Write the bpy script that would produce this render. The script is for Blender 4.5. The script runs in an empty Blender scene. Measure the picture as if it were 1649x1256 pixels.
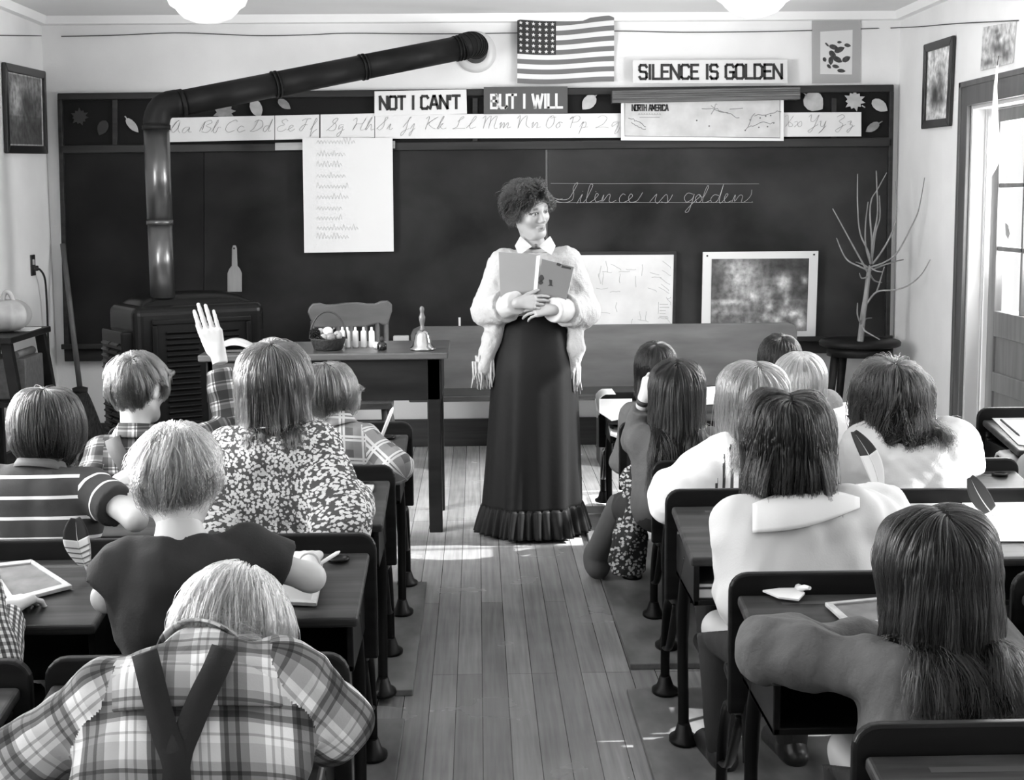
import bpy, bmesh, math, random
import numpy as np
from mathutils import Vector, Matrix, Euler
random.seed(7); rng = np.random.default_rng(11)
SC = bpy.context.scene
COL = SC.collection

# ------------------------------------------------------------------ camera
IW, IH, FPX, EYE = 1649.0, 1256.0, 2400.0, 1.5
PITCH, YAW, ROLL = math.radians(7.28), math.radians(1.28), 0.0085
_f = Vector((math.sin(YAW)*math.cos(PITCH), math.cos(YAW)*math.cos(PITCH), -math.sin(PITCH)))
_r0 = Vector((math.cos(YAW), -math.sin(YAW), 0.0))
_u0 = _r0.cross(_f)
CR = _r0*math.cos(ROLL) - _u0*math.sin(ROLL)
CU = _u0*math.cos(ROLL) + _r0*math.sin(ROLL)
CF = _f
CAMPOS = Vector((0, 0, EYE))
cam = bpy.data.objects.new('camera', bpy.data.cameras.new('camera'))
COL.objects.link(cam)
cam.matrix_world = Matrix(((CR.x, CU.x, -CF.x, 0), (CR.y, CU.y, -CF.y, 0), (CR.z, CU.z, -CF.z, EYE), (0, 0, 0, 1)))
cam.data.sensor_width = 36.0; cam.data.sensor_fit = 'HORIZONTAL'
cam.data.lens = FPX/IW*36.0
cam.data.clip_start = 0.05; cam.data.clip_end = 200
SC.camera = cam

def ray(px, py):
    return CF + CR*((px-IW/2)/FPX) + CU*((IH/2-py)/FPX)
def P(px, py, Y):                 # the point of the world at depth Y seen at that place of the photograph
    d = ray(px, py); return CAMPOS + d*(Y/d.y)
def PX(px, py, X):
    d = ray(px, py); return CAMPOS + d*(X/d.x)
def PZ(px, py, z):
    d = ray(px, py); return CAMPOS + d*((z-EYE)/d.z)

# ------------------------------------------------------------------ light and exposure
SC.view_settings.view_transform = 'Standard'; SC.view_settings.look = 'None'
SC.view_settings.exposure = 0.1; SC.view_settings.gamma = 1.0; SC.view_settings.use_curve_mapping = False
SC.cycles.use_denoising = True
SC.cycles.max_bounces = 6; SC.cycles.diffuse_bounces = 3; SC.cycles.glossy_bounces = 3
SC.cycles.transmission_bounces = 4; SC.cycles.sample_clamp_indirect = 4.0
SC.cycles.caustics_reflective = False; SC.cycles.caustics_refractive = False
W = bpy.data.worlds.new('world'); SC.world = W; W.use_nodes = True
W.node_tree.nodes['Background'].inputs[0].default_value = (1, 1, 1, 1)
W.node_tree.nodes['Background'].inputs[1].default_value = 1.0
WALL_Y, XL, XR, YB = 9.06, -2.56, 2.545, -0.9
CEIL = P(88, 27, WALL_Y).z
def area(name, loc, rot, sx, sy, power):
    l = bpy.data.lights.new(name, 'AREA'); l.shape = 'RECTANGLE'; l.size = sx; l.size_y = sy; l.energy = power
    o = bpy.data.objects.new(name, l); COL.objects.link(o); o.location = loc; o.rotation_euler = rot; return o
R90 = math.pi/2
# window openings: (wall, y0, y1, z0, z1)
WIN_L = [(0.2, 1.5), (2.1, 3.5), (4.0, 5.6)]
WIN_R = [(-0.3, 1.1), (2.95, 4.5), (6.12, 6.8)]
TOP_R = (2.28, 1.72, 2.44)           # unseen openings shaped to steer the sun; the middle one lowered to block it
WZ0, WZ1 = 0.92, 2.28
POW_L, POW_R = (26, 80, 245), (14, 48, 130)
for (a, b), pw in zip(WIN_L, POW_L):      # daylight at the panes of the left windows, facing in
    area('daylight_left', (XL-0.09, (a+b)/2, (WZ0+WZ1)/2), (0, -R90, 0), WZ1-WZ0, b-a, pw)
for (a, b), pw, zt in zip(WIN_R, POW_R, TOP_R):
    area('daylight_right', (XR+0.09, (a+b)/2, (WZ0+zt)/2), (0, R90, 0), zt-WZ0, b-a, pw)
for xc in (-1.3, 1.3):    # daylight at the two windows of the rear wall
    area('daylight_rear', (xc, YB-0.09, (WZ0+WZ1)/2), (R90, 0, 0), 1.4, WZ1-WZ0, 6)
area('daylight_door', (XR+0.2, 7.42, 1.5), (0, R90, 0), 0.75, 0.7, 45)      # daylight at the door's panes
sun = bpy.data.lights.new('sun', 'SUN'); sun.energy = 20.0; sun.angle = math.radians(0.8)
sun_o = bpy.data.objects.new('sun', sun); COL.objects.link(sun_o)
SUN_DIR = Vector((-1.0, -0.05, -0.73)).normalized()
sun_o.rotation_euler = SUN_DIR.to_track_quat('-Z', 'Y').to_euler()
sun_o.location = (8, -2, 6)

# ------------------------------------------------------------------ materials
MATS = {}
def nd(nt, t, **kw):
    n = nt.nodes.new(t)
    for k, v in kw.items(): setattr(n, k, v)
    return n
def g4(v): return (v, v, v, 1)
def mat(name, col, rough=0.6, metal=0.0, spec=0.5, var=0.0, scale=(8, 8, 8), bump=0.0, bscale=60, detail=4.0, emit=0.0, sheen=0.0, coat=0.0, dist=0.0):
    """grey surface; var spreads its own tone with a stretched noise, bump roughens it"""
    if name in MATS: return MATS[name]
    m = bpy.data.materials.new(name); m.use_nodes = True; nt = m.node_tree; b = nt.nodes['Principled BSDF']
    b.inputs['Base Color'].default_value = g4(col); b.inputs['Roughness'].default_value = rough
    b.inputs['Metallic'].default_value = metal; b.inputs['Specular IOR Level'].default_value = spec
    if sheen: b.inputs['Sheen Weight'].default_value = sheen
    if coat: b.inputs['Coat Weight'].default_value = coat; b.inputs['Coat Roughness'].default_value = 0.15
    if emit:
        b.inputs['Emission Color'].default_value = (1, 1, 1, 1); b.inputs['Emission Strength'].default_value = emit
    if var or bump:
        tc = nd(nt, 'ShaderNodeTexCoord'); mp = nd(nt, 'ShaderNodeMapping'); mp.inputs['Scale'].default_value = scale
        nt.links.new(tc.outputs['Object'], mp.inputs[0])
        if var:
            nz = nd(nt, 'ShaderNodeTexNoise'); nz.inputs['Scale'].default_value = 1.0; nz.inputs['Detail'].default_value = detail
            nz.inputs['Distortion'].default_value = dist
            nt.links.new(mp.outputs[0], nz.inputs['Vector'])
            mr = nd(nt, 'ShaderNodeMapRange'); mr.inputs[1].default_value = 0.3; mr.inputs[2].default_value = 0.7
            mr.inputs[3].default_value = col*(1-var); mr.inputs[4].default_value = col*(1+var)
            nt.links.new(nz.outputs[0], mr.inputs[0]); nt.links.new(mr.outputs[0], b.inputs['Base Color'])
        if bump:
            n2 = nd(nt, 'ShaderNodeTexNoise'); n2.inputs['Scale'].default_value = bscale; n2.inputs['Detail'].default_value = 3
            nt.links.new(tc.outputs['Object'], n2.inputs['Vector'])
            bp = nd(nt, 'ShaderNodeBump'); bp.inputs['Strength'].default_value = bump; bp.inputs['Distance'].default_value = 0.01
            nt.links.new(n2.outputs[0], bp.inputs['Height']); nt.links.new(bp.outputs[0], b.inputs['Normal'])
    MATS[name] = m; return m

# ------------------------------------------------------------------ object helpers
WM = {}                                  # world matrices of the Empties, by name
def tag(o, label=None, cat=None, group=None, kind=None):
    if label: o['label'] = label
    if cat: o['category'] = cat
    if group: o['group'] = group
    if kind: o['kind'] = kind
    return o
def thing(name, label, cat, loc=(0, 0, 0), rotz=0.0, group=None):
    o = bpy.data.objects.new(name, None); COL.objects.link(o); o.empty_display_size = 0.1
    o.location = loc; o.rotation_euler = (0, 0, rotz)
    WM[o.name] = Matrix.Translation(Vector(loc)) @ Matrix.Rotation(rotz, 4, 'Z')
    return tag(o, label, cat, group)
def link_mesh(name, me, mats, parent=None, loc=None, world=False):
    """world: the vertices are world points; they are brought into the parent's (or loc's) own frame"""
    for m in (mats if isinstance(mats, (list, tuple)) else [mats]): me.materials.append(m)
    o = bpy.data.objects.new(name, me); COL.objects.link(o)
    if parent is not None:
        o.parent = parent
        if world: me.transform(WM[parent.name].inverted()); 
        if parent.name in WM: WM[o.name] = WM[parent.name]
    elif loc is not None:
        o.location = loc
        if world: me.transform(Matrix.Translation(-Vector(loc)))
        WM[o.name] = Matrix.Translation(Vector(loc))
    else: WM[o.name] = Matrix.Identity(4)
    return o

class MB:
    def __init__(s): s.bm = bmesh.new(); s.smooth = False; s.mi = 0
    def _new(s, geom_faces):
        for f in geom_faces: f.material_index = s.mi
    def box(s, c, size, rot=None, taper=None):
        """box centred at c; taper = (tx, ty) scales the top"""
        x, y, z = size[0]/2, size[1]/2, size[2]/2; tx, ty = taper or (1, 1)
        vs = [(-x, -y, -z), (x, -y, -z), (x, y, -z), (-x, y, -z), (-x*tx, -y*ty, z), (x*tx, -y*ty, z), (x*tx, y*ty, z), (-x*tx, y*ty, z)]
        R = rot if isinstance(rot, Matrix) else (Euler(rot).to_matrix() if rot else Matrix.Identity(3))
        v = [s.bm.verts.new(R @ Vector(p) + Vector(c)) for p in vs]
        s._new([s.bm.faces.new([v[i] for i in q]) for q in ((3, 2, 1, 0), (4, 5, 6, 7), (0, 1, 5, 4), (1, 2, 6, 5), (2, 3, 7, 6), (3, 0, 4, 7))])
        return s
    def span(s, a, b):      # box by two corners
        a, b = Vector(a), Vector(b); d = b-a
        return s.box((a+b)/2, (abs(d.x), abs(d.y), abs(d.z)))
    def prism(s, pts, depth):
        """closed outline of world points, extruded along depth vector"""
        d = Vector(depth); a = [s.bm.verts.new(Vector(p)) for p in pts]; b = [s.bm.verts.new(Vector(p)+d) for p in pts]; n = len(pts)
        fs = [s.bm.faces.new(a), s.bm.faces.new(b[::-1])]
        fs += [s.bm.faces.new((a[i], b[i], b[(i+1) % n], a[(i+1) % n])) for i in range(n)]
        s._new(fs); return s
    def tube(s, pts, r, n=10, closed_ends=True, flat=None):
        """round bar along a polyline; r may be a list; flat scales the second axis"""
        pts = [Vector(p) for p in pts]; m = len(pts); rs = r if isinstance(r, (list, tuple)) else [r]*m
        rings = []; prev = None
        for i, p in enumerate(pts):
            t = (pts[min(i+1, m-1)] - pts[max(i-1, 0)]); t = t.normalized() if t.length > 1e-9 else Vector((0, 0, 1))
            if prev is None:
                u = t.cross(Vector((0, 0, 1)));
                if u.length < 1e-3: u = t.cross(Vector((0, 1, 0)))
                u.normalize()
            else:
                u = (prev - t*prev.dot(t)); u = u.normalized() if u.length > 1e-6 else prev
            prev = u; w = t.cross(u)
            rings.append([s.bm.verts.new(p + (u*math.cos(2*math.pi*k/n) + w*math.sin(2*math.pi*k/n)*(flat or 1))*rs[i]) for k in range(n)])
        fs = []
        for i in range(m-1):
            for k in range(n):
                fs.append(s.bm.faces.new((rings[i][k], rings[i][(k+1) % n], rings[i+1][(k+1) % n], rings[i+1][k])))
        for f in fs: f.smooth = True
        if closed_ends: fs += [s.bm.faces.new(rings[0][::-1]), s.bm.faces.new(rings[-1])]
        s._new(fs); return s
    def lathe(s, prof, c=(0, 0, 0), n=24, axis=None, sy=1.0):
        """profile of (radius, height) turned about the vertical through c"""
        c = Vector(c); A = axis.to_matrix() if axis is not None else Matrix.Identity(3); rings = []
        for (r, h) in prof:
            rings.append([s.bm.verts.new(c + A @ Vector((r*math.cos(2*math.pi*k/n), sy*r*math.sin(2*math.pi*k/n), h))) for k in range(n)])
        fs = []
        for i in range(len(prof)-1):
            for k in range(n):
                fs.append(s.bm.faces.new((rings[i][k], rings[i][(k+1) % n], rings[i+1][(k+1) % n], rings[i+1][k])))
        for f in fs: f.smooth = True
        fs += [s.bm.faces.new(rings[0][::-1]), s.bm.faces.new(rings[-1])]
        s._new(fs); return s
    def ball(s, c, r, n=16, rot=None):
        r = r if isinstance(r, (tuple, list)) else (r, r, r); m = n//2
        prof = [(math.sin(math.pi*(i+.02)/(m+.04)), -math.cos(math.pi*(i+.02)/(m+.04))) for i in range(m+1)]
        R = rot.to_matrix() if rot is not None else Matrix.Identity(3); rings = []
        for (q, h) in prof:
            rings.append([s.bm.verts.new(Vector(c) + R @ Vector((r[0]*q*math.cos(2*math.pi*k/n), r[1]*q*math.sin(2*math.pi*k/n), r[2]*h))) for k in range(n)])
        fs = []
        for i in range(m):
            for k in range(n): fs.append(s.bm.faces.new((rings[i][k], rings[i][(k+1) % n], rings[i+1][(k+1) % n], rings[i+1][k])))
        for f in fs: f.smooth = True
        fs += [s.bm.faces.new(rings[0][::-1]), s.bm.faces.new(rings[-1])]
        s._new(fs); return s
    def grid(s, fn, nu, nv, thick=None):
        """surface fn(u,v) -> point, u,v in 0..1"""
        V = [[s.bm.verts.new(Vector(fn(i/nu, j/nv))) for j in range(nv+1)] for i in range(nu+1)]
        fs = []
        for i in range(nu):
            for j in range(nv): fs.append(s.bm.faces.new((V[i][j], V[i+1][j], V[i+1][j+1], V[i][j+1])))
        for f in fs: f.smooth = True
        s._new(fs); return s
    def build(s, name, m, parent=None, loc=None, world=False, bevel=0.0, seg=2, solid=0.0, sub=0, smooth=False):
        me = bpy.data.meshes.new(name); bmesh.ops.recalc_face_normals(s.bm, faces=s.bm.faces[:])
        if smooth:
            for f in s.bm.faces: f.smooth = True
        s.bm.to_mesh(me); s.bm.free()
        o = link_mesh(name, me, m, parent, loc, world)
        if solid:
            k = o.modifiers.new('solid', 'SOLIDIFY'); k.thickness = solid; k.offset = 0
        if bevel:
            k = o.modifiers.new('bevel', 'BEVEL'); k.width = bevel; k.segments = seg; k.limit_method = 'ANGLE'; k.angle_limit = math.radians(40)
        if sub:
            k = o.modifiers.new('sub', 'SUBSURF'); k.levels = sub; k.render_levels = sub
        return o
def copy_tree(o, parent=None):
    c = o.copy(); COL.objects.link(c); c.parent = parent
    for ch in [x for x in o.children]: copy_tree(ch, c)
    return c
def catmull(pts, n=6):
    pts = [Vector(p) for p in pts]; out = []
    for i in range(len(pts)-1):
        p0, p1, p2, p3 = pts[max(i-1, 0)], pts[i], pts[i+1], pts[min(i+2, len(pts)-1)]
        for k in range(n):
            t = k/n; out.append(0.5*((2*p1)+(p2-p0)*t+(2*p0-5*p1+4*p2-p3)*t*t+(3*p1-p0-3*p2+p3)*t**3))
    out.append(pts[-1]); return out
# ================================================================== room
def plank_floor():
    m = bpy.data.materials.new('plank_floor'); m.use_nodes = True; nt = m.node_tree; b = nt.nodes['Principled BSDF']
    tc = nd(nt, 'ShaderNodeTexCoord'); mp = nd(nt, 'ShaderNodeMapping'); mp.inputs['Rotation'].default_value = (0, 0, R90)
    nt.links.new(tc.outputs['Object'], mp.inputs[0])
    br = nd(nt, 'ShaderNodeTexBrick'); br.offset = 0.37; br.offset_frequency = 3; br.squash = 1
    for k, v in (('Scale', 1.0), ('Mortar Size', 0.0016), ('Mortar Smooth', 0.4), ('Bias', 0.0), ('Brick Width', 2.3), ('Row Height', 0.079)): br.inputs[k].default_value = v
    br.inputs['Color1'].default_value = g4(0.175); br.inputs['Color2'].default_value = g4(0.25); br.inputs['Mortar'].default_value = g4(0.035)
    nt.links.new(mp.outputs[0], br.inputs['Vector'])
    mp2 = nd(nt, 'ShaderNodeMapping'); mp2.inputs['Scale'].default_value = (70, 2.5, 1); nt.links.new(tc.outputs['Object'], mp2.inputs[0])
    nz = nd(nt, 'ShaderNodeTexNoise'); nz.inputs['Scale'].default_value = 1; nz.inputs['Detail'].default_value = 5; nt.links.new(mp2.outputs[0], nz.inputs['Vector'])
    n3 = nd(nt, 'ShaderNodeTexNoise'); n3.inputs['Scale'].default_value = 2.2; n3.inputs['Detail'].default_value = 5; nt.links.new(tc.outputs['Object'], n3.inputs['Vector'])
    a = nd(nt, 'ShaderNodeMath', operation='ADD'); nt.links.new(nz.outputs[0], a.inputs[0]); nt.links.new(n3.outputs[0], a.inputs[1])
    mr = nd(nt, 'ShaderNodeMapRange'); mr.inputs[1].default_value = 0.5; mr.inputs[2].default_value = 1.5; mr.inputs[3].default_value = 0.6; mr.inputs[4].default_value = 1.55
    nt.links.new(a.outputs[0], mr.inputs[0])
    mx = nd(nt, 'ShaderNodeMix', data_type='RGBA', blend_type='MULTIPLY'); mx.inputs[0].default_value = 1
    nt.links.new(br.outputs[0], mx.inputs[6]); nt.links.new(mr.outputs[0], mx.inputs[7])
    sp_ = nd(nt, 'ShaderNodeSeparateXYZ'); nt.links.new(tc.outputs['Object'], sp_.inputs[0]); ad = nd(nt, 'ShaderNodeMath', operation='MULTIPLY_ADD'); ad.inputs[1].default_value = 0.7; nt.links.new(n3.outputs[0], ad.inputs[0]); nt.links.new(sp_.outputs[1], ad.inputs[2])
    floor_sun = nd(nt, 'ShaderNodeMapRange'); floor_sun.inputs[1].default_value = 6.75; floor_sun.inputs[2].default_value = 7.25; floor_sun.inputs[3].default_value = 0.88; floor_sun.inputs[4].default_value = 3.3; nt.links.new(ad.outputs[0], floor_sun.inputs[0])   # sunlight on the floor behind the teacher, painted in as paler boards
    m2 = nd(nt, 'ShaderNodeMix', data_type='RGBA', blend_type='MULTIPLY'); m2.inputs[0].default_value = 1; nt.links.new(mx.outputs[2], m2.inputs[6]); nt.links.new(floor_sun.outputs[0], m2.inputs[7]); nt.links.new(m2.outputs[2], b.inputs['Base Color'])
    r2 = nd(nt, 'ShaderNodeMapRange'); r2.inputs[1].default_value = 0.1; r2.inputs[2].default_value = 0.9; r2.inputs[3].default_value = 0.16; r2.inputs[4].default_value = 0.34
    nt.links.new(n3.outputs[0], r2.inputs[0]); nt.links.new(r2.outputs[0], b.inputs['Roughness'])
    bp = nd(nt, 'ShaderNodeBump'); bp.inputs['Strength'].default_value = 0.12; bp.inputs['Distance'].default_value = 0.001
    nt.links.new(br.outputs['Fac'], bp.inputs['Height']); bp.invert = True; nt.links.new(bp.outputs[0], b.inputs['Normal'])
    return m
M_WALL = mat('wall_plaster', 0.82, 0.8, var=0.05, scale=(3, 3, 3), bump=0.06, bscale=140, detail=6)
M_CEIL = mat('ceiling_plaster', 0.93, 0.85, var=0.03, scale=(2, 2, 2))
M_BASE = mat('baseboard_wood', 0.045, 0.5, spec=.25, var=0.3, scale=(3, 30, 40))
M_CASING = mat('casing_wood', 0.08, 0.5, var=0.25, scale=(20, 20, 2))
M_JAMB = mat('jamb_paint', 0.55, 0.5)
M_WHITE = mat('white_paper', 0.72, 0.75)
M_INK = mat('black_ink', 0.02, 0.7)
TH = 0.12
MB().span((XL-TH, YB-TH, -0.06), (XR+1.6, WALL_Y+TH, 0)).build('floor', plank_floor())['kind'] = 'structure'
MB().span((XL-TH, YB-TH, CEIL), (XR+TH, WALL_Y+TH, CEIL+0.08)).build('ceiling', M_CEIL)['kind'] = 'structure'
MB().span((XL-TH, WALL_Y, 0), (XR+TH, WALL_Y+TH, CEIL)).build('wall_back', M_WALL)['kind'] = 'structure'
def holed(b, axis, p0, p1, lo, hi, holes, z0=0.0, z1=None):
    """wall slab with openings: boxes around the holes (a, b, za, zb)"""
    z1 = z1 or CEIL; cur = lo
    def put(a, c, za, zb):
        if c-a > 1e-4 and zb-za > 1e-4:
            if axis == 'x': b.span((p0, a, za), (p1, c, zb))
            else: b.span((a, p0, za), (c, p1, zb))
    for (a, c, za, zb) in sorted(holes):
        put(cur, a, z0, z1); put(a, c, z0, za); put(a, c, zb, z1); cur = c
    put(cur, hi, z0, z1)
# door on the right wall
_dfar = PX(1561, 300, XR).y; DZ = PX(1566, 170, XR).z; DOOR_Y0, DOOR_Y1 = _dfar-0.94, _dfar
b = MB(); holed(b, 'x', XL-TH, XL, YB-TH, WALL_Y, [(a, c, WZ0, WZ1) for (a, c) in WIN_L]); b.build('wall_left', M_WALL)['kind'] = 'structure'
b = MB(); holed(b, 'x', XR, XR+TH, YB-TH, WALL_Y, [(a, c, WZ0, zt) for (a, c), zt in zip(WIN_R, TOP_R)] + [(DOOR_Y0, DOOR_Y1, 0.0, DZ)]); b.build('wall_right', M_WALL)['kind'] = 'structure'
b = MB(); holed(b, 'y', YB-TH, YB, XL, XR, [(-2.0, -0.6, WZ0, WZ1), (0.6, 2.0, WZ0, WZ1)]); b.build('wall_rear', M_WALL)['kind'] = 'structure'
MB().span((XL, WALL_Y-0.022, 0), (XR, WALL_Y, 0.17)).build('baseboard_back', M_BASE, bevel=0.006)['kind'] = 'structure'
MB().span((XL, YB, 0), (XL+0.02, WALL_Y-0.022, 0.17)).build('baseboard_left', M_BASE, bevel=0.006)['kind'] = 'structure'
b = MB(); b.span((XR-0.02, YB, 0), (XR, DOOR_Y0-0.1, 0.17)); b.span((XR-0.02, DOOR_Y1+0.1, 0), (XR, WALL_Y-0.022, 0.17))
b.build('baseboard_right', M_BASE, bevel=0.006)['kind'] = 'structure'
def crown(name, a, c, ax):
    b = MB()
    if ax == 'y': b.prism([(a[0], WALL_Y, CEIL-0.05), (a[0], WALL_Y-0.035, CEIL-0.045), (a[0], WALL_Y-0.05, CEIL), (a[0], WALL_Y, CEIL)], (c[0]-a[0], 0, 0))
    else:
        s = 1 if ax == 'l' else -1; x = XL if ax == 'l' else XR
        b.prism([(x, YB, CEIL-0.05), (x+s*0.035, YB, CEIL-0.045), (x+s*0.05, YB, CEIL), (x, YB, CEIL)], (0, WALL_Y-YB, 0))
    b.build(name, M_CEIL)['kind'] = 'structure'
crown('trim_1', (XL, 0), (XR, 0), 'y'); crown('trim_2', None, None, 'l'); crown('trim_3', None, None, 'r')
# windows: frame, sash bars and panes at the openings
M_SASH = mat('sash_paint', 0.5, 0.5)
def glass():
    m = bpy.data.materials.new('window_glass'); m.use_nodes = True; nt = m.node_tree; nt.nodes.clear()
    o = nd(nt, 'ShaderNodeOutputMaterial'); t = nd(nt, 'ShaderNodeBsdfTransparent'); g = nd(nt, 'ShaderNodeBsdfGlossy'); g.inputs['Roughness'].default_value = 0.02
    x = nd(nt, 'ShaderNodeMixShader'); x.inputs[0].default_value = 0.05
    nt.links.new(t.outputs[0], x.inputs[1]); nt.links.new(g.outputs[0], x.inputs[2]); nt.links.new(x.outputs[0], o.inputs[0]); return m
M_GLASS = glass()
wn = 0
def window(axis, p, a, c, za, zb):
    """p: plane of the sash; a..c along the wall"""
    global wn; wn += 1
    b = MB(); f = 0.05
    def bar(u0, u1, z0, z1, t=0.03):
        if axis == 'x': b.span((p-t, u0, z0), (p+t, u1, z1))
        else: b.span((u0, p-t, z0), (u1, p+t, z1))
    bar(a, a+f, za, zb); bar(c-f, c, za, zb); bar(a+f, c-f, za, za+f); bar(a+f, c-f, zb-f, zb); zm = (za+zb)/2; bar(a+f, c-f, zm-0.02, zm+0.02, 0.025)
    bar((a+c)/2-0.012, (a+c)/2+0.012, za+f, zb-f, 0.015)
    o = b.build('window_%d' % wn, M_SASH); o['kind'] = 'structure'
    g = MB()
    if axis == 'x': g.span((p-0.003, a+f, za+f), (p+0.003, c-f, zb-f))
    else: g.span((a+f, p-0.003, za+f), (c-f, p+0.003, zb-f))
    g.build('window_pane', M_GLASS, o)
for (a, c) in WIN_L: window('x', XL-0.04, a, c, WZ0, WZ1)
for (a, c), zt in zip(WIN_R, TOP_R): window('x', XR+0.04, a, c, WZ0, zt)
for (a, c) in ((-2.0, -0.6), (0.6, 2.0)): window('y', YB-0.04, a, c, WZ0, WZ1)
# door casing and door
cw = 0.115
b = MB(); b.span((XR-0.025, DOOR_Y1, 0), (XR, DOOR_Y1+cw, DZ+cw)); b.span((XR-0.025, DOOR_Y0-cw, 0), (XR, DOOR_Y0, DZ+cw)); b.span((XR-0.03, DOOR_Y0, DZ), (XR, DOOR_Y1, DZ+cw))
b.span((XR-0.034, DOOR_Y1+cw-0.03, 0), (XR-0.02, DOOR_Y1+cw+0.004, DZ+cw+0.01)); b.span((XR-0.034, DOOR_Y0-cw, DZ+cw-0.02), (XR-0.02, DOOR_Y1+cw, DZ+cw+0.01))
b.build('trim_4', M_CASING, bevel=0.004)['kind'] = 'structure'
XD = XR+0.10
b = MB(); b.span((XR, DOOR_Y1-0.02, 0), (XR+0.13, DOOR_Y1, DZ)); b.span((XR, DOOR_Y0, 0), (XR+0.13, DOOR_Y0+0.02, DZ)); b.span((XR, DOOR_Y0+0.02, DZ-0.02), (XR+0.13, DOOR_Y1-0.02, DZ))
b.span((XD-0.035, DOOR_Y1-0.035, 0), (XD-0.02, DOOR_Y1-0.02, DZ-0.02))
b.build('trim_5', M_JAMB, bevel=0.003)['kind'] = 'structure'
M_DOOR = mat('door_wood', 0.13, 0.45, var=0.2, scale=(25, 25, 3))
y0, y1 = DOOR_Y0+0.024, DOOR_Y1-0.04; st = 0.10; zg0 = PX(1612, 503, XD).z; zg1 = PX(1612, 196, XD).z; zb1 = DZ-0.025
b = MB()
for (ya, yb, za, zb) in ((y0, y0+st, 0.01, zb1), (y1-st, y1, 0.01, zb1), (y0+st, y1-st, zg1, zb1), (y0+st, y1-st, zg0-0.13, zg0), (y0+st, y1-st, 0.01, 0.2), (y0+st, y1-st, 0.50, 0.60)):
    b.span((XD, ya, za), (XD+0.04, yb, zb))
b.span((XD+0.012, y0+st, 0.2), (XD+0.03, y1-st, zg0-0.13))
h3 = (zg1-zg0)/3
for k in (1, 2): b.span((XD+0.008, y0+st, zg0+h3*k-0.012), (XD+0.034, y1-st, zg0+h3*k+0.012))
b.span((XD+0.008, (y0+y1)/2-0.012, zg0), (XD+0.034, (y0+y1)/2+0.012, zg1))
door = b.build('door_1', M_DOOR, bevel=0.004); door['kind'] = 'structure'
g = MB(); g.span((XD+0.018, y0+st, zg0), (XD+0.022, y1-st, zg1)); g.build('door_pane', M_GLASS, door)
g = MB(); g.lathe([(0.012, 0), (0.012, 0.03), (0.026, 0.04), (0.03, 0.055), (0.022, 0.07), (0.004, 0.075)], (XD, y0+0.05, 0.95), 16, axis=Euler((0, -R90, 0))); g.build('door_handle', mat('brass', 0.4, 0.3, 1.0), door)
# bright snow-grey ground outside the door and windows
MB().span((XR+1.6, -6, -0.3), (30, 20, -0.06)).build('ground', mat('pale_ground', 0.7, 0.9))['kind'] = 'structure'

# ================================================================== the back wall
def board(px, Y, t, name, m, parent=None, label=None, cat=None, group=None, bevel=0.0, mb=None):
    """flat sheet or plank: outline given by places in the photo, its face at depth Y, thickness t towards the wall"""
    b = mb or MB(); b.prism([P(x, y, Y) for x, y in px], (0, t, 0))
    if mb is not None: return
    c = sum((P(x, y, Y) for x, y in px), Vector())/len(px)
    o = b.build(name, m, parent, loc=None if parent else c, world=True, bevel=bevel)
    if label: tag(o, label, cat, group)
    return o
def rect(x0, y0, x1, y1): return [(x0, y0), (x1, y0), (x1, y1), (x0, y1)]
M_BBFRAME = mat('blackboard_frame_wood', 0.022, 0.45, spec=.25, var=0.4, scale=(2, 20, 30))
M_SLATE = mat('blackboard_slate', 0.024, 0.7, spec=0.14, var=0.85, scale=(1.1, 1, 1.5), detail=7, dist=0.5)
M_SLATES = [mat('blackboard_slate_%s' % k, v, 0.7, spec=0.14, var=0.75, scale=(1.6, 1, 2.0), detail=9, dist=0.25) for k, v in (('distinct', .012), ('worn', .018), ('dusty', .027))]  # left panel's shade is put into its darker tone; right one is dusty
M_FELT = mat('frieze_panel', 0.007, 0.7, spec=.2)
bb = thing('blackboard', 'wall-wide black chalkboard with frieze panel and chalk tray', 'blackboard', P(768, 565, 9.04))
b = MB()
board([(96, 160), (1436, 147), (1436, 236), (98, 240)], 9.035, 0.02, '', None, mb=b); b.build('frieze_panel', M_FELT, bb, world=True)
for (x0, x1), M_SLATE in zip(((98, 328), (329, 880), (882, 1432)), M_SLATES):
    b = MB(); board([(x0, 238), (x1, 232), (x1-1 if x1 > 1000 else x1, 553), (x0+5 if x0 < 200 else x0, 556)], 9.03, 0.025, '', None, mb=b); b.build('slate_panel', M_SLATE, bb, world=True)
b = MB(); board([(92, 150), (1440, 136), (1440, 148), (92, 161)], 9.00, 0.058, '', None, mb=b); b.build('top_rail', M_BBFRAME, bb, world=True, bevel=0.006)
b = MB(); board([(95, 234), (1437, 221), (1437, 236), (95, 247)], 9.00, 0.055, '', None, mb=b); b.build('middle_rail', M_BBFRAME, bb, world=True, bevel=0.006)
for q in ([(92, 160), (99, 160), (110, 556), (103, 556)], [(1433, 147), (1440, 147), (1433, 549), (1426, 549)]):
    b = MB(); board(q, 9.00, 0.056, '', None, mb=b); b.build('side_rail', M_BBFRAME, bb, world=True, bevel=0.004)
for x in (185, 765, 1343):
    b = MB(); board([(x-4, 158), (x+4, 158), (x+4, 236), (x-4, 236)], 9.02, 0.03, '', None, mb=b); b.build('frieze_stile', M_BBFRAME, bb, world=True)
b = MB()
for (x) in (880,): board([(x-1.5, 240), (x+1.5, 240), (x+1.5, 553), (x-1.5, 553)], 9.026, 0.02, '', None, mb=b)
b.build('seam_strip', mat('seam_chalk', 0.10, 0.7), bb, world=True)
b = MB(); za, zb = P(768, 550, 8.95).z, P(768, 574, 9.02).z
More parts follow.
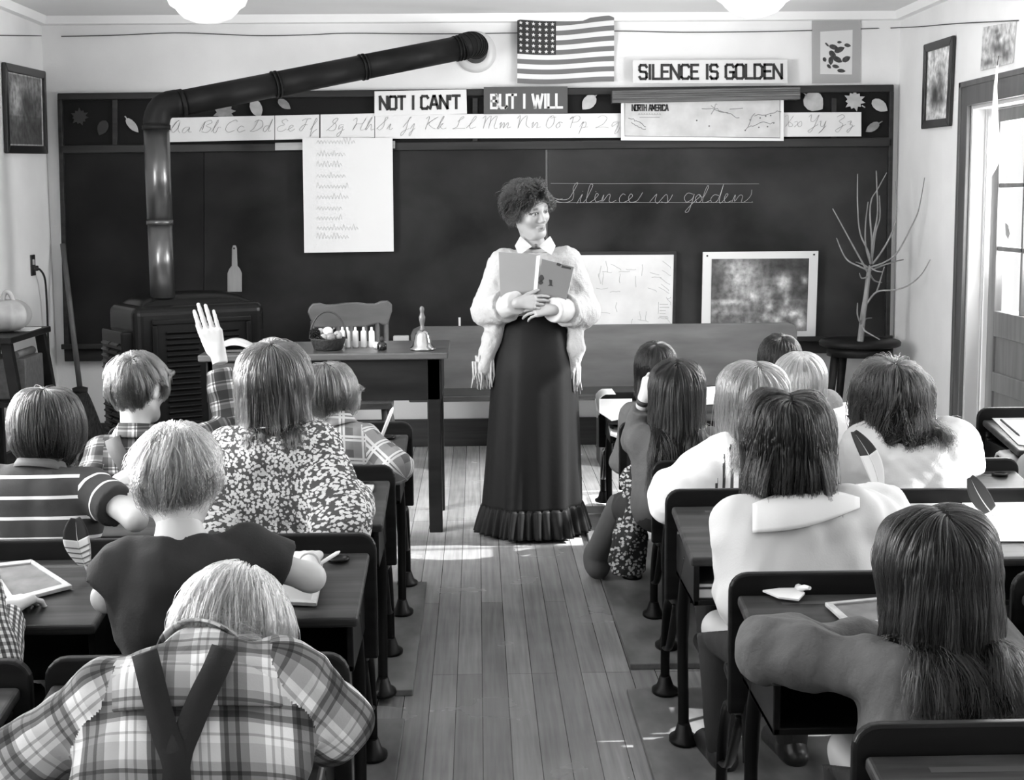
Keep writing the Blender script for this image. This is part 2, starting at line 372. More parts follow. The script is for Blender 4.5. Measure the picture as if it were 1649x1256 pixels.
b.span((P(104, 560, 9.0).x, 8.93, za-0.018), (P(1432, 560, 9.0).x, WALL_Y, za)); b.span((P(104, 560, 9.0).x, 8.985, zb), (P(1432, 560, 9.0).x, WALL_Y, za-0.018)); b.span((P(104, 560, 9.0).x, 8.925, za-0.018), (P(1432, 560, 9.0).x, 8.937, za+0.012))
b.build('chalk_tray', M_BBFRAME, bb, world=True, bevel=0.003)
TRAY_Z = za
# chalk writing on the slate: strokes lie on the board
M_CHALK = mat('chalk', 0.45, 0.9)
def zz(pts, ox, oy, s): return [(ox+u*s, oy+v*s) for u, v in pts]
CHALK = [
 [(95,172),(160,186),(205,176),(236,130),(264,80),(268,63),(252,72),(236,105),(240,150),(225,190),(170,206),(108,192),(160,178)],
 [(262,212),(302,146),(286,195),(305,206),(330,182)], [(303,124),(307,127)],
 [(330,182),(374,95),(374,76),(355,86),(330,190),(350,206),(385,186)],
 [(385,186),(416,152),(405,140),(392,165),(400,200),(440,190)], [(397,126),(401,129)],
 [(435,202),(456,150),(448,198),(486,150),(502,152),(494,195),(516,203),(545,188)],
 [(612,152),(592,144),(568,176),(576,206),(622,195),(662,160),(650,144),(634,170),(645,202),(690,196),(716,165),(735,133)],
 [(785,202),(836,145),(824,190),(840,211),(862,190),(902,148),(914,172),(908,207),(868,200)], [(908,207),(930,186),(950,148)],
 [(1098,146),(1060,138),(1034,170),(1050,202),(1090,180),(1106,145),(1090,200),(1064,268),(1040,270),(1090,214),(1120,186),(1150,158),(1134,149),(1113,176),(1128,206),(1156,190),(1152,158),(1140,150),(1160,166),(1176,160),(1206,100),(1202,84),(1180,130),(1165,198),(1188,204),(1222,190)],
 [(1282,156),(1250,150),(1224,180),(1236,206),(1276,186),(1316,74),(1285,190),(1300,206),(1346,152),(1335,144),(1320,180),(1335,206),(1374,192)],
 [(1375,203),(1400,150),(1394,198),(1430,154),(1452,160),(1444,205),(1480,190),(1512,152),(1518,114)], [(1519,199),(1523,202)]]
b = MB()
for s in CHALK:
    pts = [P(x, y, 9.0285) for x, y in zz(s, 870, 280, 0.2244)]
    b.tube(catmull(pts, 5) if len(pts) > 2 else pts, 0.0032, 5, flat=0.4)
for s in ([(75,68),(500,70),(900,68),(1230,72),(1570,71)], [(60,205),(300,207),(700,205),(1100,206),(1525,204)]):
    b.tube([P(x, y, 9.0285) for x, y in zz(s, 870, 280, 0.2244)], 0.0028, 5, flat=0.4)
b.build('chalk_writing', M_CHALK, bb, world=True)

# block capitals made of straight strokes
GL = {'N': (.72, [[(0,0),(0,1),(1,0),(1,1)]]), 'O': (.66, [[(0,.1),(0,.9),(.18,1),(.82,1),(1,.9),(1,.1),(.82,0),(.18,0),(0,.1)]]), 'T': (.66, [[(0,1),(1,1)],[(.5,1),(.5,0)]]), 'I': (.14, [[(.5,0),(.5,1)]]),
 'C': (.66, [[(1,.86),(.82,1),(.18,1),(0,.88),(0,.12),(.18,0),(.82,0),(1,.14)]]), 'A': (.78, [[(0,0),(.42,1),(.58,1),(1,0)],[(.2,.32),(.8,.32)]]), "'": (.1, [[(.6,1),(.3,.72)]]), 'B': (.64, [[(0,0),(0,1),(.75,1),(.95,.88),(.95,.65),(.75,.53),(0,.53)],[(.75,.53),(1,.4),(1,.13),(.8,0),(0,0)]]),
 'U': (.66, [[(0,1),(0,.12),(.2,0),(.8,0),(1,.12),(1,1)]]), 'W': (.95, [[(0,1),(.25,0),(.5,.9),(.75,0),(1,1)]]), 'L': (.55, [[(0,1),(0,0),(1,0)]]), 'S': (.62, [[(1,.86),(.82,1),(.18,1),(0,.88),(0,.64),(.15,.53),(.85,.49),(1,.38),(1,.12),(.82,0),(.18,0),(0,.14)]]),
 'E': (.58, [[(1,1),(0,1),(0,0),(1,0)],[(0,.52),(.85,.52)]]), 'G': (.68, [[(1,.84),(.82,1),(.18,1),(0,.88),(0,.12),(.18,0),(.82,0),(1,.12),(1,.46),(.55,.46)]]), 'D': (.66, [[(0,0),(0,1),(.7,1),(1,.82),(1,.18),(.7,0),(0,0)]]), ' ': (.3, []),
 'R': (.64, [[(0,0),(0,1),(.8,1),(1,.88),(1,.6),(.8,.48),(0,.48)],[(.5,.48),(1,0)]]), 'H': (.68, [[(0,0),(0,1)],[(1,0),(1,1)],[(0,.52),(1,.52)]]), 'M': (.85, [[(0,0),(0,1),(.5,.3),(1,1),(1,0)]])}
def capitals(text, p00, p10, h, w, Y, m, parent, t=0.0015, gap=.22):
    """p00, p10: photo places of the baseline's two ends; h cap height and w stroke width in photo pixels"""
    tot = sum(GL[c][0]+gap for c in text)-gap; b = MB(); x = 0
    ux, uy = (p10[0]-p00[0])/tot, (p10[1]-p00[1])/tot
    for c in text:
        gw, strokes = GL[c]
        for s in strokes:
            q = [(p00[0]+ux*(x+u*gw), p00[1]+uy*(x+u*gw)-v*h) for u, v in s]
            for (ax, ay), (bx, by) in zip(q[:-1], q[1:]):
                L = math.hypot(bx-ax, by-ay); ex, ey = (bx-ax)/L*w*.42, (by-ay)/L*w*.42; nx, ny = -(by-ay)/L*w/2, (bx-ax)/L*w/2
                b.prism([P(X_, Y_, Y) for X_, Y_ in ((ax-ex+nx, ay-ey+ny), (bx+ex+nx, by+ey+ny), (bx+ex-nx, by+ey-ny), (ax-ex-nx, ay-ey-ny))], (0, t, 0))
        x += gw+gap
    return b.build('lettering', m, parent, world=True)
s = board([(603, 147), (751, 144), (752, 183), (603, 187)], 8.985, 0.004, 'banner', M_WHITE, label="white card banner reading NOT I CAN'T in black capitals", cat='banner')
capitals("NOT I CAN'T", (612, 176), (740, 174), 20, 4.3, 8.983, M_INK, s)
s = board([(779, 140), (914, 139), (914, 182), (779, 184)], 8.985, 0.004, 'banner', mat('red_card', 0.075, 0.7), label='dark card banner reading BUT I WILL in white capitals', cat='banner')
capitals('BUT I WILL', (791, 174), (905, 173), 21, 4.0, 8.983, M_WHITE, s)
s = board([(1019, 97), (1268, 96), (1268, 134), (1019, 134)], 8.985, 0.004, 'banner', mat('pale_card', 0.66, 0.7), label='pale card banner reading SILENCE IS GOLDEN above the map case', cat='banner')
capitals('SILENCE IS GOLDEN', (1030, 127), (1259, 126), 22, 4.2, 8.983, M_INK, s)

# cursive alphabet cards
CUR = {  # strokes in units of cap height: baseline 0
 'A': [(.0,.05),(.2,.1),(.5,.9),(.62,1),(.45,.85),(.3,.3),(.45,.05),(.62,.4),(.68,.9),(.66,.3),(.8,.02)], 'B': [(.1,.1),(.3,.9),(.25,.2),(.3,.8),(.6,1),(.7,.8),(.4,.55),(.72,.35),(.55,.02),(.2,.08)],
 'C': [(.7,.85),(.6,1),(.25,.7),(.15,.25),(.35,0),(.65,.15)], 'D': [(.45,1),(.3,.3),(.1,.05),(.4,.08),(.75,.4),(.7,.85),(.4,.95),(.25,.8)], 'E': [(.65,.85),(.5,1),(.3,.8),(.5,.55),(.2,.4),(.15,.1),(.4,0),(.65,.2)],
 'F': [(.15,.85),(.4,.98),(.85,1),(.55,.95),(.45,.4),(.25,.02),(.1,.15),(.35,.5),(.65,.52)], 'G': [(.1,.0),(.5,.6),(.65,.95),(.5,1),(.35,.7),(.6,.5),(.6,.1),(.35,0),(.15,.12)], 'H': [(.05,.8),(.25,1),(.3,.5),(.15,0),(.3,.5),(.7,.55),(.85,1),(.7,.5),(.65,.05),(.85,.05)],
 'I': [(.0,.1),(.4,.7),(.55,1),(.4,.95),(.4,.3),(.2,0),(.05,.15)], 'J': [(.1,.2),(.5,.9),(.6,1),(.45,.9),(.35,-.1),(.1,-.5),(.1,-.2),(.6,.1)], 'K': [(.1,.85),(.3,1),(.2,0),(.3,.5),(.85,1),(.35,.5),(.6,.15),(.85,.05)],
 'L': [(.3,.6),(.6,.9),(.55,1),(.4,.8),(.35,.2),(.1,0),(.4,.05),(.8,.05)], 'M': [(.0,.8),(.15,1),(.15,0),(.2,.6),(.45,1),(.45,0),(.5,.6),(.78,1),(.75,.1),(.95,.02)], 'N': [(.0,.8),(.15,1),(.15,0),(.25,.6),(.55,1),(.6,.3),(.85,.02)],
 'O': [(.5,1),(.2,.75),(.15,.2),(.45,0),(.75,.35),(.7,.85),(.5,1),(.4,.8),(.85,.9)], 'P': [(.25,.0),(.3,.9),(.1,.7),(.5,1),(.75,.8),(.6,.5),(.3,.45)], 'Q': [(.1,.8),(.35,1),(.65,.8),(.5,.3),(.1,0),(.5,.08),(.85,0)],
 'X': [(.1,.85),(.3,.95),(.4,.5),(.55,.05),(.8,.15),(.5,.4),(.3,.05),(.7,.9)], 'Y': [(.05,.8),(.2,1),(.25,.5),(.5,.5),(.75,1),(.6,.2),(.4,-.4),(.2,-.3),(.8,.2)], 'Z': [(.1,.8),(.4,1),(.6,.8),(.3,.45),(.6,.2),(.4,-.4),(.2,-.25),(.8,.2)],
 'a': [(.45,.45),(.2,.45),(.05,.15),(.2,0),(.45,.4),(.42,.1),(.6,.08)], 'b': [(.0,.05),(.35,.8),(.3,1),(.15,.5),(.15,.05),(.35,0),(.45,.4),(.65,.4)], 'c': [(.4,.4),(.2,.48),(.05,.2),(.2,0),(.5,.15)], 'd': [(.4,.45),(.15,.45),(.05,.15),(.2,0),(.4,.4),(.55,1),(.42,.1),(.6,.08)],
 'e': [(.0,.1),(.35,.4),(.2,.5),(.08,.2),(.25,0),(.5,.2)], 'f': [(.0,.1),(.35,.8),(.28,1),(.15,.4),(.1,-.45),(.25,-.1),(.5,.15)], 'g': [(.45,.45),(.15,.45),(.1,.1),(.4,.35),(.35,-.2),(.15,-.5),(.1,-.25),(.55,.1)], 'h': [(.0,.05),(.3,.9),(.25,1),(.1,.4),(.08,0),(.3,.48),(.4,.3),(.4,.02),(.6,.1)],
 'i': [(.0,.05),(.25,.48),(.2,.1),(.35,.02),(.5,.15)], 'j': [(.0,.05),(.3,.48),(.2,-.3),(.05,-.5),(.05,-.25),(.45,.1)], 'k': [(.0,.05),(.3,.9),(.25,1),(.1,.4),(.08,0),(.35,.48),(.15,.25),(.4,.02),(.6,.1)], 'l': [(.0,.05),(.35,.8),(.3,1),(.15,.4),(.2,.02),(.45,.15)],
 'm': [(.0,.3),(.1,.48),(.08,0),(.25,.45),(.32,.3),(.3,0),(.5,.45),(.57,.3),(.56,.02),(.75,.12)], 'n': [(.0,.3),(.1,.48),(.08,0),(.3,.45),(.4,.3),(.38,.02),(.6,.12)], 'o': [(.25,.48),(.05,.2),(.2,0),(.4,.2),(.25,.48),(.55,.42)], 'p': [(.0,.1),(.2,.5),(.05,-.5),(.2,.35),(.4,.45),(.42,.1),(.2,0),(.6,.1)],
 'q': [(.45,.45),(.15,.45),(.1,.1),(.4,.4),(.3,-.45),(.45,-.3),(.5,.1)], 'x': [(.0,.4),(.15,.45),(.3,.05),(.5,.1),(.4,.48),(.05,.0)], 'y': [(.0,.4),(.1,.48),(.12,.1),(.35,.1),(.45,.48),(.35,-.2),(.1,-.5),(.55,.1)], 'z': [(.0,.4),(.25,.48),(.2,.2),(.4,.1),(.2,-.45),(.1,-.25),(.55,.1)]}
M_PENCIL = mat('grey_pencil', 0.16, 0.8)
PAIRS = {'A': (266, 310), 'B': (318, 356), 'C': (358, 396), 'D': (400, 438), 'E': (442, 476), 'F': (480, 512), 'G': (523, 556), 'H': (564, 604), 'I': (606, 634), 'J': (646, 670), 'K': (680, 720), 'L': (726, 768), 'M': (774, 824), 'N': (830, 872), 'O': (876, 906), 'P': (912, 948), 'Q': (956, 1000), 'X': (1258, 1292), 'Y': (1298, 1332), 'Z': (1342, 1378)}
def basey(x): return 214 - (x-290)*7.5/510 if x < 800 else 206.5-(x-800)*2.0/520
def cursive(b, ch, x0, x1, h, Y, r=0.0021):
    g = CUR[ch]; wd = max(u for u, v in g) or .5
    pts = [(x0+u/wd*(x1-x0)+v*h*.22, basey(x0)-v*h) for u, v in g]
    b.tube(catmull([P(x, y, Y) for x, y in pts], 4), r, 4, flat=0.3)
cards = [(264, 442, 'ABCD', 'first'), (443, 514, 'EF', 'second'), (516, 603, 'GH', 'third'), (604, 1010, 'IJKLMNOPQ', 'long'), (1240, 1387, 'XYZ', 'last')]
for (x0, x1, L, w) in cards:
    t0, t1 = (190-(x0-264)*.022 if x0 < 604 else 184.5-(x0-604)*.005), (190-(x1-264)*.022 if x1 < 604 else 184.5-(x1-604)*.005)
    o = board([(x0, t0), (x1, t1), (x1, t1+39), (x0, t0+39)], 8.992, 0.004, 'alphabet_card', M_WHITE, label='white card strip with cursive letters from %s%s to %s%s' % (L[0], L[0].lower(), L[-1], L[-1].lower()), cat='alphabet card', group='cursive alphabet cards above the blackboard')
    b = MB()
    for ch in L:
        a, c = PAIRS[ch]; s = a+(c-a)*.56
        cursive(b, ch, a, s-1, 20, 8.9905); cursive(b, ch.lower(), s+1, c-2, 20, 8.9905)
    b.build('lettering', M_PENCIL, o, world=True)
# paper leaves
def leaf_px(cx, cy, L, wd, ang, tip=1.0):
    out = []; ca, sa = math.cos(ang), math.sin(ang)
    prof = [(-.5, 0), (-.42, .28), (-.25, .46), (0, .5), (.2, .42), (.38, .2), (.5, 0)]
    for u, v in prof+[(u, -v) for u, v in prof[-2:0:-1]]: out.append((cx+(u*L)*ca-(v*wd)*sa, cy+(u*L)*sa+(v*wd)*ca))
    return out
def maple_px(cx, cy, R, ang):
    out = []
    for k in range(22):
        a = ang+k*2*math.pi/22; r = R*(1.0 if k % 4 == 0 else .62 if k % 2 else .8); out.append((cx+r*math.cos(a), cy+r*math.sin(a)))
    return out
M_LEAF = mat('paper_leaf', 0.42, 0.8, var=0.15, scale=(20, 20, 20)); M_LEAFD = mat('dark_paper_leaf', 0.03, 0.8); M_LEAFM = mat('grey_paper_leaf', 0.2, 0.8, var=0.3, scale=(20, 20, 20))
LG = 'cut paper leaves on the blackboard frieze'
for (pts, stem, m, lab) in (
    (leaf_px(213, 202, 30, 12, 0.85), ((204, 191), (201, 187)), M_LEAF, 'slim pale paper leaf beside the vertical stovepipe'),
    (leaf_px(413, 175, 31, 19, 1.15), None, M_LEAF, 'pale drop-shaped paper leaf hanging above letters D and E'),
    (leaf_px(458, 168, 25, 13, 0.65), None, M_LEAFM, 'small grey paper leaf just under the sloping stovepipe'),
    (leaf_px(948, 165, 30, 20, 2.3), ((958, 156), (962, 151)), M_LEAF, 'paper leaf with stem beside the BUT I WILL banner'),
    (leaf_px(1311, 164, 36, 32, 0.7), ((1299, 154), (1294, 149)), M_LEAF, 'broad round paper leaf at the end of the map case'),
    (maple_px(1376, 162, 18, 0.2), ((1388, 170), (1393, 173)), M_LEAF, 'pale maple-shaped paper leaf on the blackboard frieze'),
    (leaf_px(1417, 170, 30, 18, 0.6), None, M_LEAF, 'wide paper leaf in the top corner of the frieze'),
    (leaf_px(1405, 205, 26, 13, 2.55), ((1415, 199), (1421, 195)), M_LEAFM, 'grey paper leaf beside the card with letters X to Z'),
    (maple_px(361, 180, 19, 0.5), None, M_LEAFM, 'grey lobed paper leaf half behind the sloping stovepipe'),
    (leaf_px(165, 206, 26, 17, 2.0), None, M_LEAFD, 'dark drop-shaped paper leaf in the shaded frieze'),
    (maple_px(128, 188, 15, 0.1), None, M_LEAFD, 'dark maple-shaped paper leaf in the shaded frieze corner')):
    o = board(pts, 9.012, 0.003, 'paper_leaf', m, label=lab, cat='paper leaf', group=LG)
    if stem: b = MB(); b.tube([P(x, y, 9.012) for x, y in stem], 0.004, 6); b.build('stem', m, o, world=True)
# pull-down map in its wooden case
mc = thing('wall_map', 'North America pull-down map hanging from long wooden case', 'map', P(1130, 228, 8.96))
b = MB(); a, c = P(986, 147, 8.93), P(1290, 141, 8.93)
b.prism([P(986, 146, 8.93), P(1289, 140, 8.93), P(1289, 160, 8.93), P(986, 166, 8.93)], (0, 0.1, 0))
for f in (3, 10): b.prism([P(986, 146+f, 8.92), P(1289, 140+f, 8.92), P(1289, 144+f, 8.92), P(986, 150+f, 8.92)], (0, 0.012, 0))
b.build('case', mat('map_case_wood', 0.085, 0.4, var=0.45, scale=(3, 40, 60)), mc, world=True, bevel=0.004)
b = MB(); b.prism([P(x, y, 8.965) for x, y in ((1000, 164), (1262, 160), (1262, 227), (1000, 226))], (0, 0.003, 0)); b.build('map_margin', M_WHITE, mc, world=True)
b = MB(); b.prism([P(x, y, 8.963) for x, y in ((1006, 164), (1256, 160), (1256, 222), (1006, 219))], (0, 0.0015, 0)); b.build('map_sheet', mat('map_print', 0.5, 0.8, var=0.15, scale=(9, 9, 9), detail=8), mc, world=True)
b = MB()
for q in ([(1006, 164), (1006, 219), (1256, 222), (1256, 160)],): b.tube([P(x, y, 8.9625) for x, y in q], 0.0016, 4)
rr = random.Random(3)
for (sx, sy, n, dx, dy) in ((1145, 170, 12, 4, 2.0), (1155, 168, 8, -2, 1.8), (1200, 210, 7, 2, -5), (1215, 187, 8, 5, -1), (1205, 205, 9, 4.5, -.6), (1130, 175, 6, 9, 1), (1175, 176, 4, 6, -1), (1012, 190, 14, 2.2, 1.5), (1040, 208, 12, -2.3, -.2)):
    x, y = sx, sy; pts = []
    for _ in range(n): pts.append(P(x, y, 8.9625)); x += dx+rr.uniform(-2.5, 2.5); y += dy+rr.uniform(-2.5, 2.5)
    b.tube(pts, 0.0016, 4)
for (x, y) in ((1122, 194), (1142, 203), (1222, 205), (1236, 204), (1208, 193), (1224, 190), (1233, 187), (1241, 186), (1200, 210), (1246, 198)): b.ball(P(x, y, 8.9625), (0.005, 0.001, 0.005), 6)
b.tube([P(x, y, 8.9625) for x, y in ((1030, 189), (1062, 189))], 0.0012, 4)
for k in range(9): b.tube([P(1028+k*4.2, 185, 8.9625), P(1029+k*4.2, 182.5, 8.9625), P(1030.5+k*4.2, 185, 8.9625)], 0.0012, 4)
b.build('map_pattern', mat('map_line', 0.16, 0.8), mc, world=True)
capitals('NORTH AMERICA', (1018, 178), (1076, 178), 9, 2.3, 8.962, mat('map_ink', 0.05, 0.8), mc, t=0.001)
# word chart
wc = board([(487, 222), (632, 222), (634, 405), (490, 407)], 8.955, 0.004, 'word_chart', M_WHITE, label='large white word chart of faint handwriting hung on chalkboard', cat='chart')
b = MB(); rr = random.Random(5)
for k, y in enumerate((231, 251, 268, 286, 303, 320, 338, 354, 370, 384)):
    x = 510; n = rr.randint(8, 13); pts = []
    for j in range(n): pts += [P(x, y, 8.9535), P(x+2, y-(9 if rr.random() < .25 else 5), 8.9535), P(x+4.5, y-.5, 8.9535)]; x += 5.2
    b.tube(catmull(pts, 2), 0.0014, 4, flat=0.3)
b.build('faint_handwriting', mat('faint_pencil', 0.6, 0.8), wc, world=True)
board([(443, 230), (636, 227), (636, 239), (443, 242)], 8.975, 0.01, 'hanging_strip', mat('pale_wood_strip', 0.35, 0.6, var=0.2, scale=(3, 20, 30)), label='pale wooden strip that holds up the word chart', cat='strip')
# flag: cloth mesh with stripes, canton and stars
def flag():
    nx, nz = 60, 52; me = bpy.data.meshes.new('flag')
    def pt(u, v, off=0.0):      # u 0..1 across, v 0..1 down
        x = 833+156*u; y0 = 31+4.2*math.sin(math.pi*min(u*1.35, 1.35))-3.0*u; y1 = 134-1.0*u+1.8*math.sin(2*math.pi*u*.8)
        return P(x, y0+(y1-y0)*v, 9.025-off-0.012*math.sin(u*9+v*2)-0.006*math.sin(v*7))
    V, F, MI = [], [], []
    for i in range(nx+1):
        for j in range(nz+1): V.append(pt(i/nx, j/nz))
    for i in range(nx):
        for j in range(nz):
            F.append((i*(nz+1)+j, (i+1)*(nz+1)+j, (i+1)*(nz+1)+j+1, i*(nz+1)+j+1))
            MI.append(2 if (i < 24 and j < 28) else (0 if (j//4) % 2 == 0 else 1))
    for a in range(6):
        for c in range(6):
            u0, v0 = (a+.55)*.4/6.1, (c+.55)*.538/6.15; n0 = len(V); V.append(pt(u0, v0, .004))
            for k in range(10):
                r = (1 if k % 2 == 0 else .42)*3.4; t = -math.pi/2+k*math.pi/5; V.append(pt(u0+r*math.cos(t)/156, v0+r*math.sin(t)/103, .004))
            for k in range(10): F.append((n0, n0+1+k, n0+1+(k+1) % 10)); MI.append(1)
    c = P(911, 83, 9.02)
    me.from_pydata([v-c for v in V], [], F); me.polygons.foreach_set('material_index', MI); me.polygons.foreach_set('use_smooth', [True]*len(F))
    o = bpy.data.objects.new('flag', me); COL.objects.link(o); o.location = c
    for m in (mat('flag_red', 0.15, 0.8, bump=0.1, bscale=300), mat('flag_white', 0.72, 0.8, bump=0.1, bscale=300), mat('flag_blue', 0.028, 0.8)): me.materials.append(m)
    tag(o, 'stars and stripes flag pinned flat above the blackboard', 'flag')
flag()
# botanical print
bp_ = board([(1308, 33), (1386, 31), (1385, 133), (1308, 134)], 9.05, 0.008, 'botanical_print', mat('grey_mount', 0.4, 0.8, bump=0.2, bscale=200), label='botanical print of dark leaves on white sheet and grey mount', cat='picture')
b = MB(); board([(1321, 51), (1373, 48), (1372, 120), (1321, 119)], 9.048, 0.0015, '', None, mb=b); b.build('sheet', mat('print_paper', 0.7, 0.8), bp_, world=True)
b = MB(); rr = random.Random(8)
for (x, y, L, w, a) in ((1343, 76, 16, 8, .3), (1352, 80, 18, 9, -.4), (1341, 88, 16, 9, .9), (1349, 96, 17, 9, .5), (1338, 98, 14, 8, 1.6), (1363, 95, 15, 9, -.5), (1346, 107, 12, 6, .2), (1355, 114, 14, 6, .1), (1365, 73, 11, 6, .2), (1332, 72, 9, 3, .8), (1352, 68, 8, 4, 0), (1335, 107, 9, 5, .8), (1328, 96, 8, 6, 1.2)):
    b.prism([P(u, v, 9.047-rr.uniform(0, .0005)) for u, v in leaf_px(x, y, L, w, a)], (0, .0006, 0))
b.build('printed_leaves', mat('print_dark', 0.05, 0.8, var=0.5, scale=(60, 60, 60)), bp_, world=True)
# picture wire along the walls
b = MB(); wp = [PX(-40, 57, XL+.006), PX(4, 57, XL+.006), PX(84, 58, XL+.006)]
for x, y in ((100, 58.5), (180, 57), (280, 53), (350, 55), (420, 57.5), (500, 56), (560, 53.5), (700, 54.5), (835, 53), (990, 50), (1100, 52), (1250, 50.5), (1400, 46), (1436, 45)): wp.append(P(x, y, 9.054))
wp += [PX(1480, 43, XR-.006), PX(1540, 38, XR-.006), PX(1640, 33, XR-.006)]
b.tube(catmull(wp, 4), 0.0032, 6)
tag(b.build('picture_wire', mat('dull_wire', 0.06, 0.6), loc=P(600, 54, 9.05), world=True), 'thin dark wire strung along the wall below the ceiling', 'wire')
# map poster and landscape print standing on the chalk tray
mp_ = board([(918, 405), (1090, 404), (1087, 545), (916, 547)], 8.975, 0.02, 'framed_map', M_BBFRAME, label='dark framed pale map standing on chalk tray behind the teacher', cat='map', bevel=0.004)
b = MB(); board([(924, 411), (1085, 410), (1082, 540), (922, 541)], 8.9735, 0.002, '', None, mb=b); b.build('map_sheet', mat('pale_map_print', 0.68, 0.8, var=0.12, scale=(5, 5, 5), detail=9), mp_, world=True)
b = MB(); rr = random.Random(4)
for k in range(34):
    x, y = rr.uniform(935, 1075), rr.uniform(418, 515); pts = []; a = rr.choice((0, math.pi/2, .6))
    for _ in range(6): pts.append(P(x, y, 8.973)); x += 3.4*math.cos(a)+rr.uniform(-1.3, 1.3); y += 3.4*math.sin(a)+rr.uniform(-1.3, 1.3); x = min(x, 1080)
    b.tube(pts, 0.0012, 4)
for k in range(5): b.tube([P(1062, 490+k*5, 8.973), P(1062+rr.uniform(8, 16), 490+k*5, 8.973)], 0.0016, 4)
b.build('map_pattern', mat('pale_map_line', 0.42, 0.8), mp_, world=True)
def landscape():
    m = bpy.data.materials.new('landscape_print'); m.use_nodes = True; nt = m.node_tree; b = nt.nodes['Principled BSDF']; b.inputs['Roughness'].default_value = .7
    tc = nd(nt, 'ShaderNodeTexCoord'); n = nd(nt, 'ShaderNodeTexNoise'); n.inputs['Scale'].default_value = 26; n.inputs['Detail'].default_value = 10; nt.links.new(tc.outputs['Object'], n.inputs[0])
    at = nd(nt, 'ShaderNodeAttribute'); at.attribute_name = 'tone'
    mr = nd(nt, 'ShaderNodeMapRange'); mr.inputs[1].default_value = .3; mr.inputs[2].default_value = .7; mr.inputs[3].default_value = .45; mr.inputs[4].default_value = 1.6; nt.links.new(n.outputs[0], mr.inputs[0])
    mu = nd(nt, 'ShaderNodeMath', operation='MULTIPLY'); nt.links.new(at.outputs['Fac'], mu.inputs[0]); nt.links.new(mr.outputs[0], mu.inputs[1]); nt.links.new(mu.outputs[0], b.inputs['Base Color']); return m
M_LAND = landscape()
def print_panel(parent, fn, corners, Yf, nx=48, ny=40, name='printed_picture'):
    """a printed sheet whose ink tones are set by fn(u, v); corners TL TR BR BL as points"""
    tl, tr, br, bl = corners; V, T, F = [], [], []
    for i in range(nx+1):
        for j in range(ny+1):
            u, v = i/nx, j/ny; V.append((tl*(1-u)+tr*u)*(1-v)+(bl*(1-u)+br*u)*v); T.append(fn(u, v))
    for i in range(nx):
        for j in range(ny): F.append((i*(ny+1)+j, i*(ny+1)+j+1, (i+1)*(ny+1)+j+1, (i+1)*(ny+1)+j))
    me = bpy.data.meshes.new(name); me.from_pydata(V, [], F); a = me.attributes.new('tone', 'FLOAT', 'POINT'); a.data.foreach_set('value', T)
    return link_mesh(name, me, M_LAND, parent, world=True)
def blob(u, v, cx, cy, rx, ry): return math.exp(-(((u-cx)/rx)**2+((v-cy)/ry)**2))
def tone_scene(u, v):     # a plain landscape: bright sky gap, dark trees, pale pond, pale rocks and bushes in the meadow
    t = .03+.42*blob(u, v, .27, .25, .2, .28)+.05*(v > .55)
    t *= 1-.75*blob(u, v, .08, .3, .13, .2)
    t += .35*blob(u, v, .2, .6, .16, .035)+.12*blob(u, v, .1, .72, .3, .05)
    for (cx, cy, rx, ry, a) in ((.43, .5, .05, .06, .6), (.57, .45, .07, .14, .2), (.74, .33, .07, .1, .5), (.78, .55, .03, .1, .3), (.83, .75, .09, .05, .6), (.68, .88, .04, .08, .5), (.36, .94, .05, .06, .5), (.48, .95, .06, .05, .5), (.93, .88, .04, .08, .5), (.6, .65, .04, .06, .35), (.96, .3, .03, .05, .3), (.57, .8, .04, .04, .4)): t += a*blob(u, v, cx, cy, rx, ry)
    return t+.05*v
lp = board([(1132, 406), (1318, 404), (1313, 546), (1129, 547)], 8.975, 0.005, 'landscape_print', M_WHITE, label='white-bordered landscape print leaning on the chalk tray', cat='picture')
print_panel(lp, tone_scene, [P(1146, 417, 8.973), P(1303, 416, 8.973), P(1299, 533, 8.973), P(1144, 534, 8.973)], 8.973)
b = MB()
for (x, y) in ((1139, 412), (1311, 410)): b.ball(P(x, y, 8.972), (.006, .003, .006), 8)
b.build('tack', M_INK, lp, world=True)
# left and right wall pictures
def wall_frame(px, X, name, label, toward, fn, fw=9):
    s = toward; c = PX(sum(p[0] for p in px)/4, sum(p[1] for p in px)/4, X); t = thing(name, label, 'picture', c)
    q = [PX(x, y, X) for x, y in px]; ctr = sum(q, Vector())/4
    b = MB(); w = .045
    inn = []
    for v in q:
        d = Vector((0, ctr.y-v.y, ctr.z-v.z)); inn.append(v+Vector((0, math.copysign(w, d.y), math.copysign(w, d.z))))
    for i in range(4): b.prism([q[i], q[(i+1) % 4], inn[(i+1) % 4], inn[i]], (-s*.022, 0, 0))
    b.build('frame', mat('black_frame', .012, .35), t, world=True, bevel=.004)
    off = Vector((-s*.008, 0, 0)); print_panel(t, fn, [v+off for v in inn], None); return t
def tone_left(u, v):
    t = .12+.25*blob(u, v, .25, .35, .14, .3)+.12*blob(u, v, .7, .15, .4, .15)-.08*blob(u, v, .55, .4, .2, .2)
    t += .08*blob(u, v, .5, .62, .5, .03)
    return max(.015, t*(1 if v < .6 else .5)) + (.45 if (v < .025 or v > .975 or u > .97) else 0)
wall_frame([(2, 100), (68, 115), (72, 248), (7, 247)], XL+.004, 'framed_picture', 'black framed dark landscape picture on the wall above the pumpkin', -1, tone_left)
def tone_right(u, v):
    t = .62-.5*blob(u, v, .5, .58, .3, .2)-.2*blob(u, v, .55, .33, .14, .15)-.3*blob(u, v, .3, .7, .2, .2)-.3*blob(u, v, .65, .75, .25, .12)+.25*blob(u, v, .45, .5, .06, .1)+.2*blob(u, v, .55, .68, .06, .1)
    return max(.05, t)
